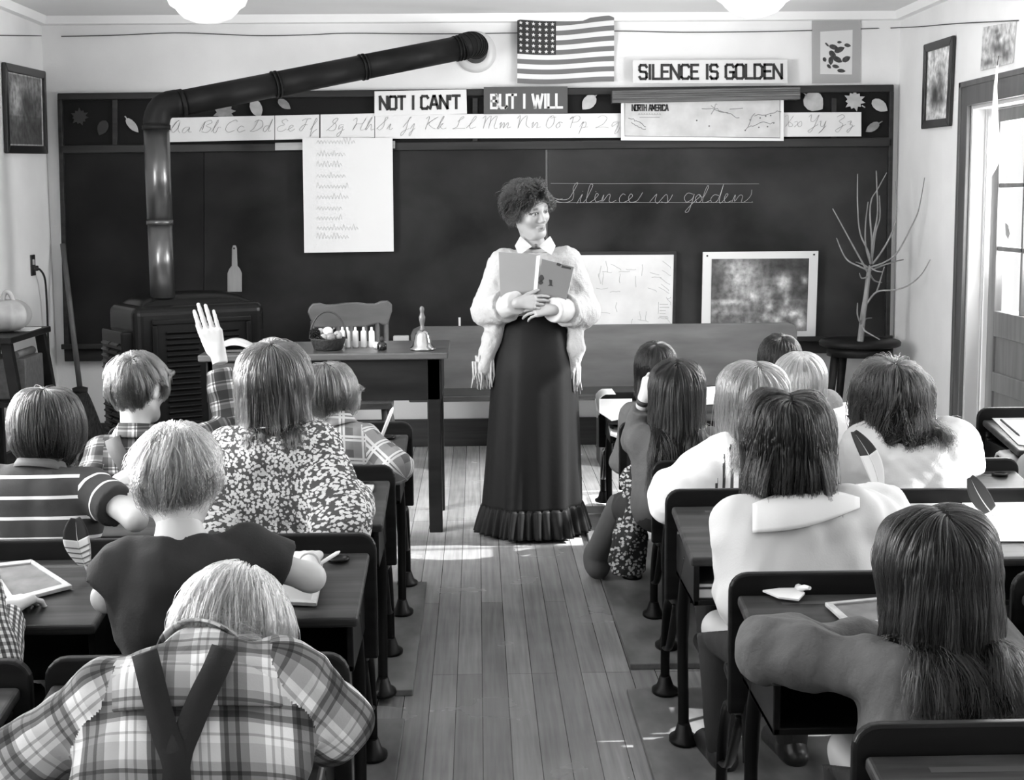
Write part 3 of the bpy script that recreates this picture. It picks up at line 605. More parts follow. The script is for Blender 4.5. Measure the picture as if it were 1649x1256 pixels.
wall_frame([(1493, 72), (1540, 57), (1533, 203), (1489, 208)], XR-.004, 'framed_picture', 'black framed narrow print on the wall beside the door', 1, tone_right)
def tone_bird(u, v):
    t = .5; d = max(blob(u, v, .5, .3, .12, .12), blob(u, v, .55, .55, .3, .22), blob(u, v, .25, .85, .2, .1), blob(u, v, .45, .15, .1, .08), blob(u, v, .8, .75, .15, .15))
    return max(.1, t-.42*d+.25*blob(u, v, .62, .42, .12, .1)+.2*blob(u, v, .4, .75, .07, .1))
q = [PX(x, y, XR-.006) for x, y in ((1583, 44), (1636, 34), (1631, 101), (1579, 114))]
t = thing('bird_print', 'pale unframed print of dark bird above the door', 'picture', q[3])
b = MB(); b.prism(q, (.004, 0, 0)); b.build('sheet', mat('bird_paper', .6, .8), t, world=True)
print_panel(t, tone_bird, [v+Vector((-.001, 0, 0)) for v in q], None)
# hanging white streamer by the door
Xs = XR-.16; pts = [PX(x, y, Xs) for x, y in ((1606, 106), (1603, 140), (1602, 190), (1601, 215), (1600, 240), (1601, 258), (1599, 272), (1594, 284), (1590, 292))]
t = thing('hanging_streamer', 'white tapered paper streamer hanging in front of the door', 'streamer', pts[-1])
b = MB(); b.tube(pts, [.004, .008, .016, .024, .03, .026, .014, .008, .003], 12, flat=.6); b.build('paper_body', mat('streamer_paper', .8, .7), t, world=True)
b = MB(); b.tube([PX(1608, 90, XR-.004), PX(1606, 106, Xs)], .002, 6); b.build('string', M_INK, t, world=True)
b = MB(); b.prism([PX(x, y, XD+.017) for x, y in ((1619, 358), (1624, 362), (1627, 376), (1624, 385), (1620, 378))], (-.001, 0, 0))
tag(b.build('window_leaf', mat('leaf_grey', .3, .8), loc=PX(1623, 370, XD+.017), world=True), 'small grey leaf stuck on the door glass', 'leaf')
# outlet and hanging cord on the left wall
o = thing('wall_outlet', 'black wall outlet plate with plug on the left wall', 'outlet', PX(53, 427, XL))
b = MB(); c = PX(53, 427, XL+.004); b.box(c, (.01, .075, .12)); b.build('plate', mat('black_plastic', .015, .4), o, world=True, bevel=.003)
b = MB(); b.box(PX(54, 422, XL+.011), (.006, .022, .03)); b.build('socket', mat('white_plastic', .6, .4), o, world=True)
b = MB(); cp = [PX(56, 432, XL+.03), PX(64, 434, XL+.05), PX(72, 448, XL+.05), (PX(75, 480, XL+.04)), PX(77, 530, XL+.03), PX(79, 570, XL+.03), PX(82, 604, XL+.03)]
pc = thing('power_cord', 'black power cord hanging from the wall outlet', 'cord', cp[-1])
b.tube(catmull(cp, 6), .006, 8); b.build('cable', mat('black_rubber', .012, .5), pc, world=True)
b = MB(); b.box(PX(82, 613, XL+.03), (.028, .034, .06), taper=(.6, .6)); b.build('connector', mat('black_rubber', .012, .5), pc, world=True, bevel=.004)
b = MB(); b.box(PX(57, 432, XL+.024), (.03, .03, .03)); b.build('plug', mat('black_rubber', .012, .5), pc, world=True, bevel=.004)
# globe lamps
def globe(px, label):
    c = P(px, 38 if px < 800 else 28, 6.5); t = thing('schoolhouse_lamp', label, 'ceiling lamp', (c.x, c.y, c.z), group='white globe lamps under the ceiling')
    b = MB(); b.lathe([(.002, 0), (.05, .003), (.1, .022), (.124, .045), (.135, .06), (.158, .075), (.168, .1), (.165, .15), (.14, .2), (.1, .235), (.075, .25)], n=32)
    b.build('globe', mat('opal_glass', .85, .3, emit=.25), t)
    b = MB(); b.lathe([(.08, .245), (.085, .26), (.07, .30), (.03, .32), (.02, max(CEIL-c.z-.01, .33)), (.06, max(CEIL-c.z-.01, .33)), (.07, max(CEIL-c.z, .34))], n=24); b.build('fitter', mat('brass', .4, .3, 1.0), t)
    return t
globe(335, 'white globe ceiling lamp above the slanting stovepipe')
globe(1214, 'white globe ceiling lamp above the SILENCE IS GOLDEN banner')
# ================================================================== furniture
M_STOVE = mat('stove_enamel', 0.008, 0.26, spec=0.16, var=0.25, scale=(6, 6, 6))
M_LOUVRE = mat('louvre_dark', 0.008, 0.4, spec=.2)
M_IRON = mat('cast_iron', 0.006, 0.4, spec=0.14)
M_DESKW = mat('desk_wood', 0.03, 0.42, spec=0.16, var=0.6, scale=(2.5, 30, 30), dist=0.6)
M_SEATW = mat('seat_wood', 0.008, 0.38, spec=0.13, var=0.45, scale=(2.5, 30, 30))
M_TABLE = mat('teacher_desk_wood', 0.010, 0.48, spec=.15, var=0.4, scale=(3, 20, 20))
M_TABLETOP = mat('teacher_desk_top', 0.07, 0.35, var=0.4, scale=(3, 25, 20))
M_BENCH = mat('bench_wood', 0.105, 0.5, var=0.25, scale=(3, 12, 14))
M_CHAIR = mat('chair_wood', 0.075, 0.4, var=0.3, scale=(4, 4, 14))
M_DARKW = mat('dark_stained_wood', 0.009, 0.45, spec=.15, var=0.4, scale=(5, 5, 18))
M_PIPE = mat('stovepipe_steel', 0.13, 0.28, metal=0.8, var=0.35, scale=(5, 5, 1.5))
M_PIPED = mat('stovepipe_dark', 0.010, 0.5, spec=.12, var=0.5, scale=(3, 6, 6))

# ---- oil stove, turned towards the room
def stove():
    fl, fr = P(216, 500, 7.72), P(427, 490, 8.1); rz = math.radians(31)
    c = (fl+fr)/2; w, dp, h = .73, .44, P(320, 492, 7.8).z
    t = thing('oil_stove', 'big dark enamel oil stove with louvred front and side', 'stove', (c.x+math.sin(rz)*-dp/2, c.y+math.cos(rz)*dp/2, 0), rz)
    # local: x across, -y the front
    b = MB(); b.box((0, 0, .06+(h-.06)/2), (w, dp, h-.06)); b.build('body', M_STOVE, t, bevel=.05, seg=5)
    b = MB(); b.box((0, 0, .03), (w-.06, dp-.06, .06)); b.build('base', M_LOUVRE, t)
    b = MB()
    def dome(u, v):
        x, y = (u-.5)*2, (v-.5)*2; z = h-.015+.075*max(0, (1-abs(x)**4))**.6*max(0, (1-abs(y)**3))**.6; return (x*w*.44, y*dp*.42, z)
    b.grid(dome, 28, 20); b.box((0, 0, h-.02), (w*.88, dp*.84, .02)); b.build('top_grille', M_STOVE, t)
    yf = -dp/2
    b = MB(); o, i = .0, .035      # raised frame around the front panel
    x0, x1, z0, z1 = -w/2+.09, w/2-.09, .12, h-.07
    for (a, c_, e, f) in ((x0, x1, z1-.03, z1), (x0, x1, z0, z0+.03), (x0, x0+.03, z0+.03, z1-.03), (x1-.03, x1, z0+.03, z1-.03)): b.span((a, yf-.018, e), (c_, yf+.004, f))
    b.build('front_frame', M_STOVE, t, bevel=.008, seg=3)
    b = MB(); b.span((x0+.03, yf-.004, z0+.03), (x1-.03, yf+.004, z1-.03)); fp = b.build('front_panel', mat('stove_panel', .006, .35, spec=.15), t)
    cols = [(x0+.075, -.022), (.022, x1-.075)]; nl = 22; zt, zb = z1-.075, z0+.07
    for (a, c_) in cols:
        b = MB()
        for k in range(nl):
            z = zb+(zt-zb)*k/(nl-1); b.box(((a+c_)/2, yf-.012, z), (c_-a, .02, .007), rot=(math.radians(-38), 0, 0))
        b.build('louvres', M_STOVE, fp)
    xs = -w/2
    b = MB(); b.span((xs-.055, -dp/2+.05, .12), (xs+.01, dp/2-.05, h-.13)); sp = b.build('side_panel', M_STOVE, t, bevel=.012, seg=3)
    for (a, c_) in ((-dp/2+.085, -.008), (.008, dp/2-.085)):
        b = MB()
        for k in range(18):
            z = h-.2-(h-.4)*k/17; b.box((xs-.062, (a+c_)/2, z), (.018, c_-a, .008), rot=(0, math.radians(-35), 0))
        b.build('louvres', M_STOVE, sp)
    return t
stove()
# ---- stovepipe: vertical run, elbow, long sloping run, elbow into the wall, collar
YP = 7.93; p0 = P(260, 470, YP); p1 = P(253, 196, YP); r = .0665
sp = thing('stovepipe', 'steel stovepipe rising from stove and sloping to the wall', 'stovepipe', (p0.x, YP, p0.z-.03))
px_ = (p0.x+p1.x)/2
b = MB(); zz0, zj, zz1 = p0.z-.03, P(256, 358, YP).z, P(253, 205, YP).z
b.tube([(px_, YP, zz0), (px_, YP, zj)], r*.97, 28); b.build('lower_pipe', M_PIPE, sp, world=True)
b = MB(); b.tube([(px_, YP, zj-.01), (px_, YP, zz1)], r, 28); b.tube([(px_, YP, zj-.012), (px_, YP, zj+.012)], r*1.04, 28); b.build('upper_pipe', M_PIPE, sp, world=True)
q0 = P(272, 170, YP+.02); q1 = P(742, 77, 8.62)
e = []; 
for k in range(9):
    a = k/8; A = Vector((px_, YP, zz1)); B = Vector((px_, YP, q0.z+.02)); C = q0+(q1-q0)*.04
    e.append(A*(1-a)**2+B*2*a*(1-a)+C*a*a)
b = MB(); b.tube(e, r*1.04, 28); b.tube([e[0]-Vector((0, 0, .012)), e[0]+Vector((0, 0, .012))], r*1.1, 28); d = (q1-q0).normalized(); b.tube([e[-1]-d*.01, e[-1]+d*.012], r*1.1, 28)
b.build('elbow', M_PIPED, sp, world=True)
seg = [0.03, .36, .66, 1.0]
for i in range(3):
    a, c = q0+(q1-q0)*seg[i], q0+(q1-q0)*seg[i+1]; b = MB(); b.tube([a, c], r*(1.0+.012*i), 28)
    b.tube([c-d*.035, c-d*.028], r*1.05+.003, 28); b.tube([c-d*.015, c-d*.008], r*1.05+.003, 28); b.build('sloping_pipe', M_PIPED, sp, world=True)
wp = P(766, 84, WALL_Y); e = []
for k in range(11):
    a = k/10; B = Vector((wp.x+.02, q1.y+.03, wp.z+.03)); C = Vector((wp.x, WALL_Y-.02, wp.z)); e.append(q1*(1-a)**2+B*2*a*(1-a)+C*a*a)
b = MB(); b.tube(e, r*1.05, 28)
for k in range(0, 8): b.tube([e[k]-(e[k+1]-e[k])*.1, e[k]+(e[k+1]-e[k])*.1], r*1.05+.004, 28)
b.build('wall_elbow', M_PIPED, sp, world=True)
b = MB(); b.lathe([(.085, 0), (.118, .0), (.122, .012), (.1, .018), (.09, .03), (.075, .03)], (wp.x, WALL_Y, wp.z), 40, axis=Euler((R90, 0, 0))); b.build('wall_collar', mat('collar_paint', .7, .35), sp, world=True)
# ---- paddle on the chalkboard
t = thing('wooden_paddle', 'pale wooden paddle leaning on the chalkboard above the stove', 'paddle', P(377, 470, 8.97))
out = [(366, 470), (366, 440), (369, 433), (373, 428), (373.5, 400), (375, 395), (379, 395), (381, 400), (382, 428), (386, 433), (389, 440), (389, 470)]
b = MB(); board(out, 8.95, .018, '', None, mb=b); b.build('blade_and_grip', mat('paddle_wood', .26, .6, var=.2, scale=(20, 20, 3)), t, world=True, bevel=.003)
b = MB(); b.ball(P(377, 400, 8.95), (.006, .003, .006), 8); b.build('hanging_hole', M_INK, t, world=True)
# ---- teacher's desk
TZ = P(520, 570, 6.62).z; TX0, TX1 = P(318, 572, 6.62).x, P(721, 572, 6.62).x; TY0, TY1 = 6.62, 7.22
td = thing('teacher_desk', 'long dark wooden teacher desk with square legs', 'desk', ((TX0+TX1)/2, (TY0+TY1)/2, 0))
b = MB(); b.span((TX0, TY0, TZ-.03), (TX1, TY1, TZ)); b.build('desk_top', M_TABLETOP, td, world=True, bevel=.006)
b = MB(); za = P(520, 646, 6.66).z
b.span((TX0+.03, TY0+.03, za), (TX1-.03, TY0+.055, TZ-.03)); b.span((TX0+.03, TY1-.055, za), (TX1-.03, TY1-.03, TZ-.03)); b.span((TX1-.055, TY0+.055, za), (TX1-.03, TY1-.055, TZ-.03)); b.span((TX0+.03, TY0+.055, za), (TX0+.055, TY1-.055, TZ-.03))
b.build('apron', M_TABLE, td, world=True, bevel=.003)
b = MB(); b.span((TX0+.06, TY0+.02, za+.01), (TX0+.34, TY0+.032, TZ-.04)); b.build('front_panel', mat('desk_panel_wood', .045, .45, var=.3, scale=(20, 3, 3)), td, world=True, bevel=.003)
for lx in (TX0+.035, TX1-.095):
    for ly in (TY0+.03, TY1-.09): b = MB(); b.span((lx, ly, 0), (lx+.06, ly+.06, TZ-.03)); b.build('leg', M_TABLE, td, world=True, bevel=.004)
# ---- teacher's chair behind the desk
CY = 7.62; cz = .46
ch = thing('wooden_armchair', 'wooden armchair with scrolled backrest behind the teacher desk', 'chair', (P(563, 600, CY).x, CY, 0))
cl, cr_ = P(497, 530, CY+.2).x, P(632, 530, CY+.2).x; cm = (cl+cr_)/2
bo = [(495, 503), (497, 495), (503, 489), (514, 488), (525, 491), (540, 490), (555, 488), (575, 487), (590, 489), (603, 489), (612, 485), (624, 484), (631, 490), (631, 502), (627, 514), (625, 523), (618, 524), (610, 521), (600, 523), (590, 526), (540, 528), (506, 528), (500, 515)]
b = MB(); b.prism([P(x, y, CY+.22) for x, y in bo], (0, .03, 0)); b.build('backrest', M_CHAIR, ch, world=True, bevel=.008, seg=3)
for x in (504, 524, 545, 566, 588, 608, 622):
    b = MB(); a = P(x, 523, CY+.235); b.tube([(a.x, CY+.2, cz), (a.x, CY+.235, a.z+.02)], .013, 12); b.build('spindle', M_CHAIR, ch, world=True)
b = MB()
def seat(u, v): x, y = (u-.5)*2, (v-.5)*2; return (cm+x*.24*(1-.08*v), CY+y*.22, cz+.02-.012*(1-x*x)*(1-y*y))
b.grid(seat, 16, 12); b.build('seat', M_CHAIR, ch, world=True, solid=.035, bevel=.008)
for sx in (-1, 1):
    for sy in (-1, 1):
        b = MB(); a = Vector((cm+sx*.19, CY+sy*.17, cz)); f = Vector((cm+sx*.24, CY+sy*.21, 0)); b.tube([a, a.lerp(f, .2), a.lerp(f, .3), a.lerp(f, .4), a.lerp(f, .75), f], [.014, .02, .024, .018, .02, .013], 12); b.build('leg', M_CHAIR, ch, world=True)
for sy in (-1, 0, 1):
    b = MB(); b.tube([(cm-.215, CY+sy*.19, .2), (cm+.215, CY+sy*.19, .2)] if sy else [(cm-.21, CY-.18, .24), (cm-.21, CY+.18, .24)], .011, 10); b.build('stretcher', M_CHAIR, ch, world=True)
for sx in (-1, 1):
    b = MB(); b.tube(catmull([(cm+sx*.25, CY+.22, cz+.2), (cm+sx*.27, CY, cz+.21), (cm+sx*.26, CY-.18, cz+.2)], 5), [.02]*10+[.024], 12, flat=.6); b.build('armrest', M_CHAIR, ch, world=True)
    b = MB(); b.tube([(cm+sx*.22, CY-.13, cz), (cm+sx*.26, CY-.14, cz+.2)], .013, 10); b.build('armrest_post', M_CHAIR, ch, world=True)
# ---- things on the teacher's desk
def place(px, py, Y=None): p = PZ(px, py, TZ); return p if Y is None else Vector((p.x, Y, TZ))
bp0 = P(680, 568, 6.70); bx = bp0.x
t = thing('hand_bell', 'brass hand bell with turned handle on the desk corner', 'bell', (bx, 6.74, TZ))
k = (P(680, 493, 6.74).z-TZ)/.215
b = MB(); b.lathe([(.03*k, .012*k), (.058*k, 0), (.064*k, .004*k), (.062*k, .012*k), (.05*k, .022*k), (.042*k, .045*k), (.036*k, .075*k), (.03*k, .088*k), (.018*k, .096*k), (.008*k, .098*k)], n=32); b.build('bell_cup', mat('bell_brass', .5, .22, 1.0), t)
b = MB(); b.lathe([(.012*k, .096*k), (.013*k, .104*k), (.009*k, .108*k), (.010*k, .125*k), (.015*k, .15*k), (.016*k, .162*k), (.011*k, .175*k), (.009*k, .185*k), (.012*k, .2*k), (.010*k, .21*k), (.003*k, .215*k)], n=20); b.build('handle', mat('bell_handle', .16, .25, var=.3), t)
for px, lab in ((552, 'white bottle half hidden behind the basket'), (560, 'first white bottle from the basket on the desk'), (573, 'second white bottle from the basket on the desk'), (586, 'third white bottle from the basket on the desk'), (599, 'white bottle standing beside the small inkwell')):
    yb = 6.9 if px > 555 else 7.0; p = P(px, 566, yb); h = P(px, 526.5, yb).z-TZ
    t = tag(MB().lathe([(.013, 0), (.0145, .004), (.0135, h*.74), (.012, h*.8), (.006, h*.84), (.0055, h*.97), (.004, h), (.001, h)], n=18).build('white_bottle', M_WHITE, loc=(p.x, yb, TZ)), lab, 'bottle', 'white bottles on the teacher desk')
p = P(615, 570, 6.75); t = thing('inkwell', 'small dark ink bottle standing in front of the white bottles', 'inkwell', (p.x, 6.76, TZ))
b = MB(); b.lathe([(.016, 0), (.022, .004), (.022, .03), (.012, .036), (.009, .042)], n=16); b.build('bottle', mat('ink_glass', .01, .15), t)
b = MB(); b.lathe([(.0105, .04), (.0105, .052), (.004, .064), (.002, .064)], n=14); b.build('stopper', M_INK, t)
p = P(606, 566, 6.83); tag(MB().ball((0, 0, .016), (.016, .012, .016), 10).build('chalk_lump', M_WHITE, loc=(p.x, 6.83, TZ)), 'small white lump beside the dark ink bottle', 'chalk')
# open book
bk = thing('open_book', 'open book with curling white pages on the teacher desk', 'book', (P(408, 560, 6.85).x, 6.86, TZ), .12)
b = MB(); b.box((0, 0, .006), (.40, .25, .008)); b.build('cover', mat('book_cover', .08, .6), bk, bevel=.002)
for s in (-1, 1):
    b = MB(); b.grid(lambda u, v, s=s: (s*(.004+u*.185), (v-.5)*.23, .012+.03*math.sin(math.pi*min(1, u*1.15))*(.8+.2*v)), 14, 4); b.build('pages', M_WHITE, bk, solid=.008)
# basket with gourds, cones and apples (each a thing)
p = P(526, 568, 6.72); BX, BY = p.x, 6.80
bs = thing('wicker_basket', 'dark woven basket with hoop handle on the teacher desk', 'basket', (BX, BY, TZ))
b = MB(); b.lathe([(.055, 0), (.065, .004), (.08, .05), (.085, .056), (.078, .054), (.06, .008), (.001, .008)], n=28); b.build('bowl', mat('wicker', .03, .6, var=.6, scale=(90, 90, 120), bump=.6, bscale=160), bs)
b = MB(); b.tube([(.083*math.cos(a), .01, .05+.125*math.sin(a)) for a in np.linspace(0, math.pi, 20)], .0045, 8); b.build('handle', mat('wicker_handle', .03, .5), bs)
for (x, y, z, r_, m_, nm, lab) in ((.0, .0, .085, .021, .75, 'egg_gourd', 'round white gourd on top of the basket'), (-.035, .01, .08, .02, .45, 'egg_gourd', 'pale gourd beside the pine cone in the basket'), (.045, -.01, .066, .022, .35, 'egg_gourd', 'mottled gourd at the basket end near the bottles'), (.015, -.035, .062, .02, .2, 'egg_gourd', 'dark gourd at the front of the basket'), (-.015, -.04, .06, .018, .3, 'egg_gourd', 'small grey gourd beside the pine cone')):
    o = thing(nm, lab, 'gourd', (BX+x, BY+y, TZ+z-r_), rng.uniform(0, 3), group='gourds in the basket')
    b = MB(); b.ball((0, 0, r_), (r_*1.15, r_, r_), 16); b.build('rind', mat('gourd_%d' % int(m_*100), m_, .4, var=.2, scale=(60, 60, 60)), o); b = MB(); b.tube([(r_*.9, 0, r_*1.2), (r_*1.5, 0, r_*1.7)], .004, 6); b.build('stem', mat('gourd_stem', .2, .6), o)
for (x, y, z, lab) in ((-.058, -.02, .075, 'dark pine cone on the rim of the basket'), (-.03, -.045, .045, 'dark pine cone low in the basket front')):
    o = thing('pine_cone', lab, 'pine cone', (BX+x, BY+y, TZ+z-.015), group='pine cones in the basket'); b = MB(); b.ball((0, 0, .02), (.02, .017, .017), 10); b.build('core', M_DARKW, o)
    b = MB()
    for k in range(60):
        a = k*2.4; zz_ = -1+2*(k+.5)/60; q = math.sqrt(1-zz_*zz_); n_ = Vector((zz_, q*math.cos(a), q*math.sin(a))); b.ball(Vector((0, 0, .02))+Vector((n_.x*.024, n_.y*.02, n_.z*.02)), (.006, .006, .003), 6, rot=n_.to_track_quat('Z', 'Y').to_euler())
    b.build('scales', M_DARKW, o)
# eraser and chalk on the tray, two chalk sticks on the bench top
e0 = P(646, 549, 8.98); tag(MB().box((0, 0, .02), (.095, .045, .036)).build('chalk_eraser', mat('felt_white', .6, .9, bump=.3, bscale=300), loc=(e0.x, 8.985, TRAY_Z), bevel=.006), 'white chalk eraser on the tray beside the hand bell', 'eraser')
# ---- recitation bench
BNX0, BNX1, BNY = P(661, 530, 8.55).x, P(1284, 530, 8.55).x, 8.55; bz1 = P(960, 523, BNY).z; bz0 = P(960, 634, BNY-.32).z
bn = thing('recitation_bench', 'long plain wooden bench with high back in front of blackboard', 'bench', ((BNX0+BNX1)/2, BNY-.1, 0))
b = MB(); rr_ = .05; xs0, xs1 = BNX0, BNX1
pts = [(xs0, BNY, bz0-.02), (xs1, BNY, bz0-.02), (xs1, BNY, bz1-rr_), (xs1-.015, BNY, bz1-.015), (xs1-rr_, BNY, bz1), (xs0+rr_, BNY, bz1), (xs0+.015, BNY, bz1-.015), (xs0, BNY, bz1-rr_)]
b.prism(pts, (0, .028, 0)); b.build('backrest', M_BENCH, bn, world=True, bevel=.004)
b = MB(); b.span((BNX0, BNY-.34, bz0-.035), (BNX1, BNY+.01, bz0)); b.build('seat', mat('bench_seat_wood', .045, .4, var=.4, scale=(3, 30, 30)), bn, world=True, bevel=.008)
for x in (BNX0+.1, (BNX0+BNX1)/2-.05, BNX1-.14):
    b = MB(); b.span((x, BNY-.29, 0), (x+.035, BNY-.02, bz0-.035)); b.build('support_leg', M_BENCH, bn, world=True, bevel=.004)
for x, lab in ((740, 'white chalk stick on the tray behind the bench'), (776, 'white chalk stick on tray beside the teacher sleeve')):
    q = P(x, 518, 8.97); tag(MB().tube([(0, 0, 0), (0, .012, P(x, 511, 8.97).z-TRAY_Z)], .007, 10).build('chalk_stick', M_WHITE, loc=(q.x, 8.955, TRAY_Z+.0)), lab, 'chalk', 'chalk sticks on the tray')
# ---- round stool with branch
SZ = P(1385, 548, 8.6).z; sx_ = P(1386, 550, 8.6).x; sy_ = 8.62
st_ = thing('round_stand', 'dark round-topped wooden stand holding the bare branch', 'stand', (sx_, sy_, 0))
b = MB(); b.lathe([(.22, SZ-.035), (.232, SZ-.03), (.235, SZ-.01), (.225, SZ), (.002, SZ)], n=40); b.build('round_top', M_DARKW, st_)
b = MB(); b.lathe([(.19, SZ-.09), (.19, SZ-.035), (.17, SZ-.035), (.17, SZ-.09)], n=40); b.build('apron', M_DARKW, st_)
for k in range(4):
    a = math.radians(20+90*k); b = MB(); b.tube([(.16*math.cos(a), .16*math.sin(a), SZ-.04), (.24*math.cos(a), .24*math.sin(a), 0)], [.026, .018], 12); b.build('leg', M_DARKW, st_)
yb = 8.52
br = thing('bare_branch', 'bare twiggy tree branch standing upright on round stand', 'branch', P(1386, 549, yb))
M_BARK = mat('branch_bark', .22, .7, var=.3, scale=(30, 30, 10))
def tw(pts, r0, r1, dy=0): n = len(pts); c = catmull([P(x, y, yb+dy*i/(n-1)) for i, (x, y) in enumerate(pts)], 5); return c, [r0+(r1-r0)*i/(len(c)-1) for i in range(len(c))]
b = MB(); b.tube(*tw([(1385, 550), (1387, 535), (1390, 505), (1394, 480), (1397, 455), (1400, 430)], .019, .012), 10)
b.build('trunk', M_BARK, br, world=True)
b = MB()
for pts, dy in (([(1398, 440), (1390, 425), (1376, 400), (1358, 367), (1341, 336)], -.1), ([(1397, 435), (1386, 430), (1366, 420), (1356, 405), (1347, 383)], .1), ([(1402, 425), (1398, 405), (1385, 375), (1381, 330), (1381, 280)], -.15), ([(1402, 425), (1394, 395), (1394, 360), (1398, 325)], .12), ([(1403, 425), (1404, 390), (1401, 345), (1404, 320), (1413, 305), (1428, 278)], .15),
    ([(1404, 425), (1406, 385), (1413, 345), (1412, 300), (1411, 275)], -.1), ([(1404, 420), (1410, 375), (1417, 350), (1416, 315)], .1), ([(1405, 425), (1420, 405), (1436, 375), (1444, 345), (1442, 292)], -.2), ([(1402, 430), (1425, 422), (1446, 405), (1470, 360), (1480, 335), (1489, 286)], -.15), ([(1395, 490), (1412, 470), (1440, 467), (1462, 460), (1483, 443), (1498, 418)], -.2),
    ([(1412, 470), (1418, 450), (1424, 430)], -.1), ([(1388, 525), (1381, 508), (1381, 488)], -.1), ([(1388, 525), (1394, 514), (1404, 512)], .05), ([(1388, 522), (1392, 532), (1405, 540), (1417, 547)], -.12), ([(1400, 432), (1390, 426), (1378, 422)], .1), ([(1400, 436), (1420, 428), (1442, 421), (1455, 418)], .1), ([(1400, 445), (1388, 448), (1384, 440)], -.06), ([(1400, 440), (1408, 452), (1420, 455)], .06), ([(1399, 428), (1410, 436), (1422, 438)], -.05)):
    b.tube(*tw(pts, .0062, .0028, dy), 6)
b.build('twigs', M_BARK, br, world=True)
# ---- stand with the pumpkin at the left wall
LY = 7.55; lz = P(60, 531, LY).z; lx1 = P(62, 530, LY).x
ps = thing('wooden_stand', 'dark open wooden stand with shelf at the left wall', 'stand', ((XL+lx1)/2+.02, LY-.1, 0))
b = MB(); b.span((XL+.03, LY-.45, lz-.03), (lx1, LY+.22, lz)); b.build('stand_top', M_DARKW, ps, world=True, bevel=.004)
shz = P(60, 632, LY).z
b = MB(); b.span((XL+.05, LY-.38, shz-.025), (lx1+.01, LY+.16, shz)); b.build('shelf', M_DARKW, ps, world=True, bevel=.004)
for yy in (-.4, .16):
    b = MB(); b.prism([(lx1-.07, LY+yy, lz-.03), (lx1-.02, LY+yy, lz-.03), (lx1+.09, LY+yy, 0), (lx1+.04, LY+yy, 0)], (0, .045, 0)); b.build('leg', M_DARKW, ps, world=True, bevel=.003)
    b = MB(); b.span((XL+.04, LY+yy, 0), (XL+.085, LY+yy+.045, lz-.03)); b.build('leg', M_DARKW, ps, world=True, bevel=.003)
q = P(12, 506, LY-.1); pk = thing('pumpkin', 'pale ribbed pumpkin with curved stem on the wooden stand', 'pumpkin', (q.x-.02, LY-.1, lz))
hz = (P(12, 480, LY-.1).z-lz)
b = MB()
def pump(u, v):
    a = u*2*math.pi; ph = (v-.5)*math.pi; rr_ = .135*(1-.09*abs(math.cos(a*5))**.6)*math.cos(ph)**.75 if abs(v-.5) < .499 else .004
    return (rr_*math.cos(a), rr_*math.sin(a), hz*.5+hz*.5*math.sin(ph)-.02*math.exp(-(rr_/.04)**2)*(1 if v > .5 else 0))
b.grid(pump, 80, 20); b.build('rind', mat('pumpkin_rind', .32, .45, var=.15, scale=(14, 14, 14)), pk)
b = MB(); b.tube(catmull([(0, 0, hz-.03), (.005, 0, hz+.01), (.02, 0, hz+.03), (.04, 0, hz+.02), (.052, 0, hz-.015)], 5), .012, 10); b.build('stem', mat('pumpkin_stem', .4, .6), pk)
tag(MB().box((0, 0, .002), (.1, .2, .003)).build('paper_sheet', M_WHITE, loc=(lx1-.07, LY+.02, lz)), 'small white paper beside the pumpkin on the stand', 'paper')
q = P(30, 620, LY-.1); bx_ = thing('storage_box', 'dark box with rolled lid on the stand shelf', 'box', (q.x-.01, LY-.12, shz))
hb = P(30, 572, LY-.1).z-shz; b = MB(); b.box((0, 0, hb/2), (.2, .3, hb)); b.build('box_body', mat('box_board', .07, .7, var=.3, scale=(40, 40, 40)), bx_, bevel=.006)
b = MB(); b.tube([(.05, -.14, hb+.015), (.05, .14, hb+.015)], .02, 12); b.build('roll', mat('box_roll', .1, .6), bx_)
# ---- broom
b0, b1 = P(101, 393, 9.0), P(129, 628, 8.72); bb0 = P(140, 706, 8.68)
bm_ = thing('straw_broom', 'straw broom leaning in the corner beside the chalkboard', 'broom', (bb0.x, bb0.y, 0.0))
b = MB(); b.tube([b0, b1], .016, 12); b.build('broomstick', mat('broomstick', .11, .5, var=.3, scale=(20, 20, 3)), bm_, world=True)
dirn = (b1-b0).normalized(); hx = Vector((1, 0, 0)); end = b1+dirn*((b1.z-.02)/-dirn.z)
b = MB(); b.grid(lambda u, v: (b1.lerp(end, v))+Vector((math.cos(u*2*math.pi)*(.035+.11*v**.8), math.sin(u*2*math.pi)*(.03+.02*v), 0)), 40, 10); b.build('straw', mat('broom_straw', .05, .8, var=.7, scale=(120, 60, 4), bump=.5, bscale=150), bm_, world=True)
b = MB(); b.lathe([(.02, -.02), (.042, -.012), (.045, .012), (.02, .02)], b1, 20); b.build('collar', M_INK, bm_, world=True)

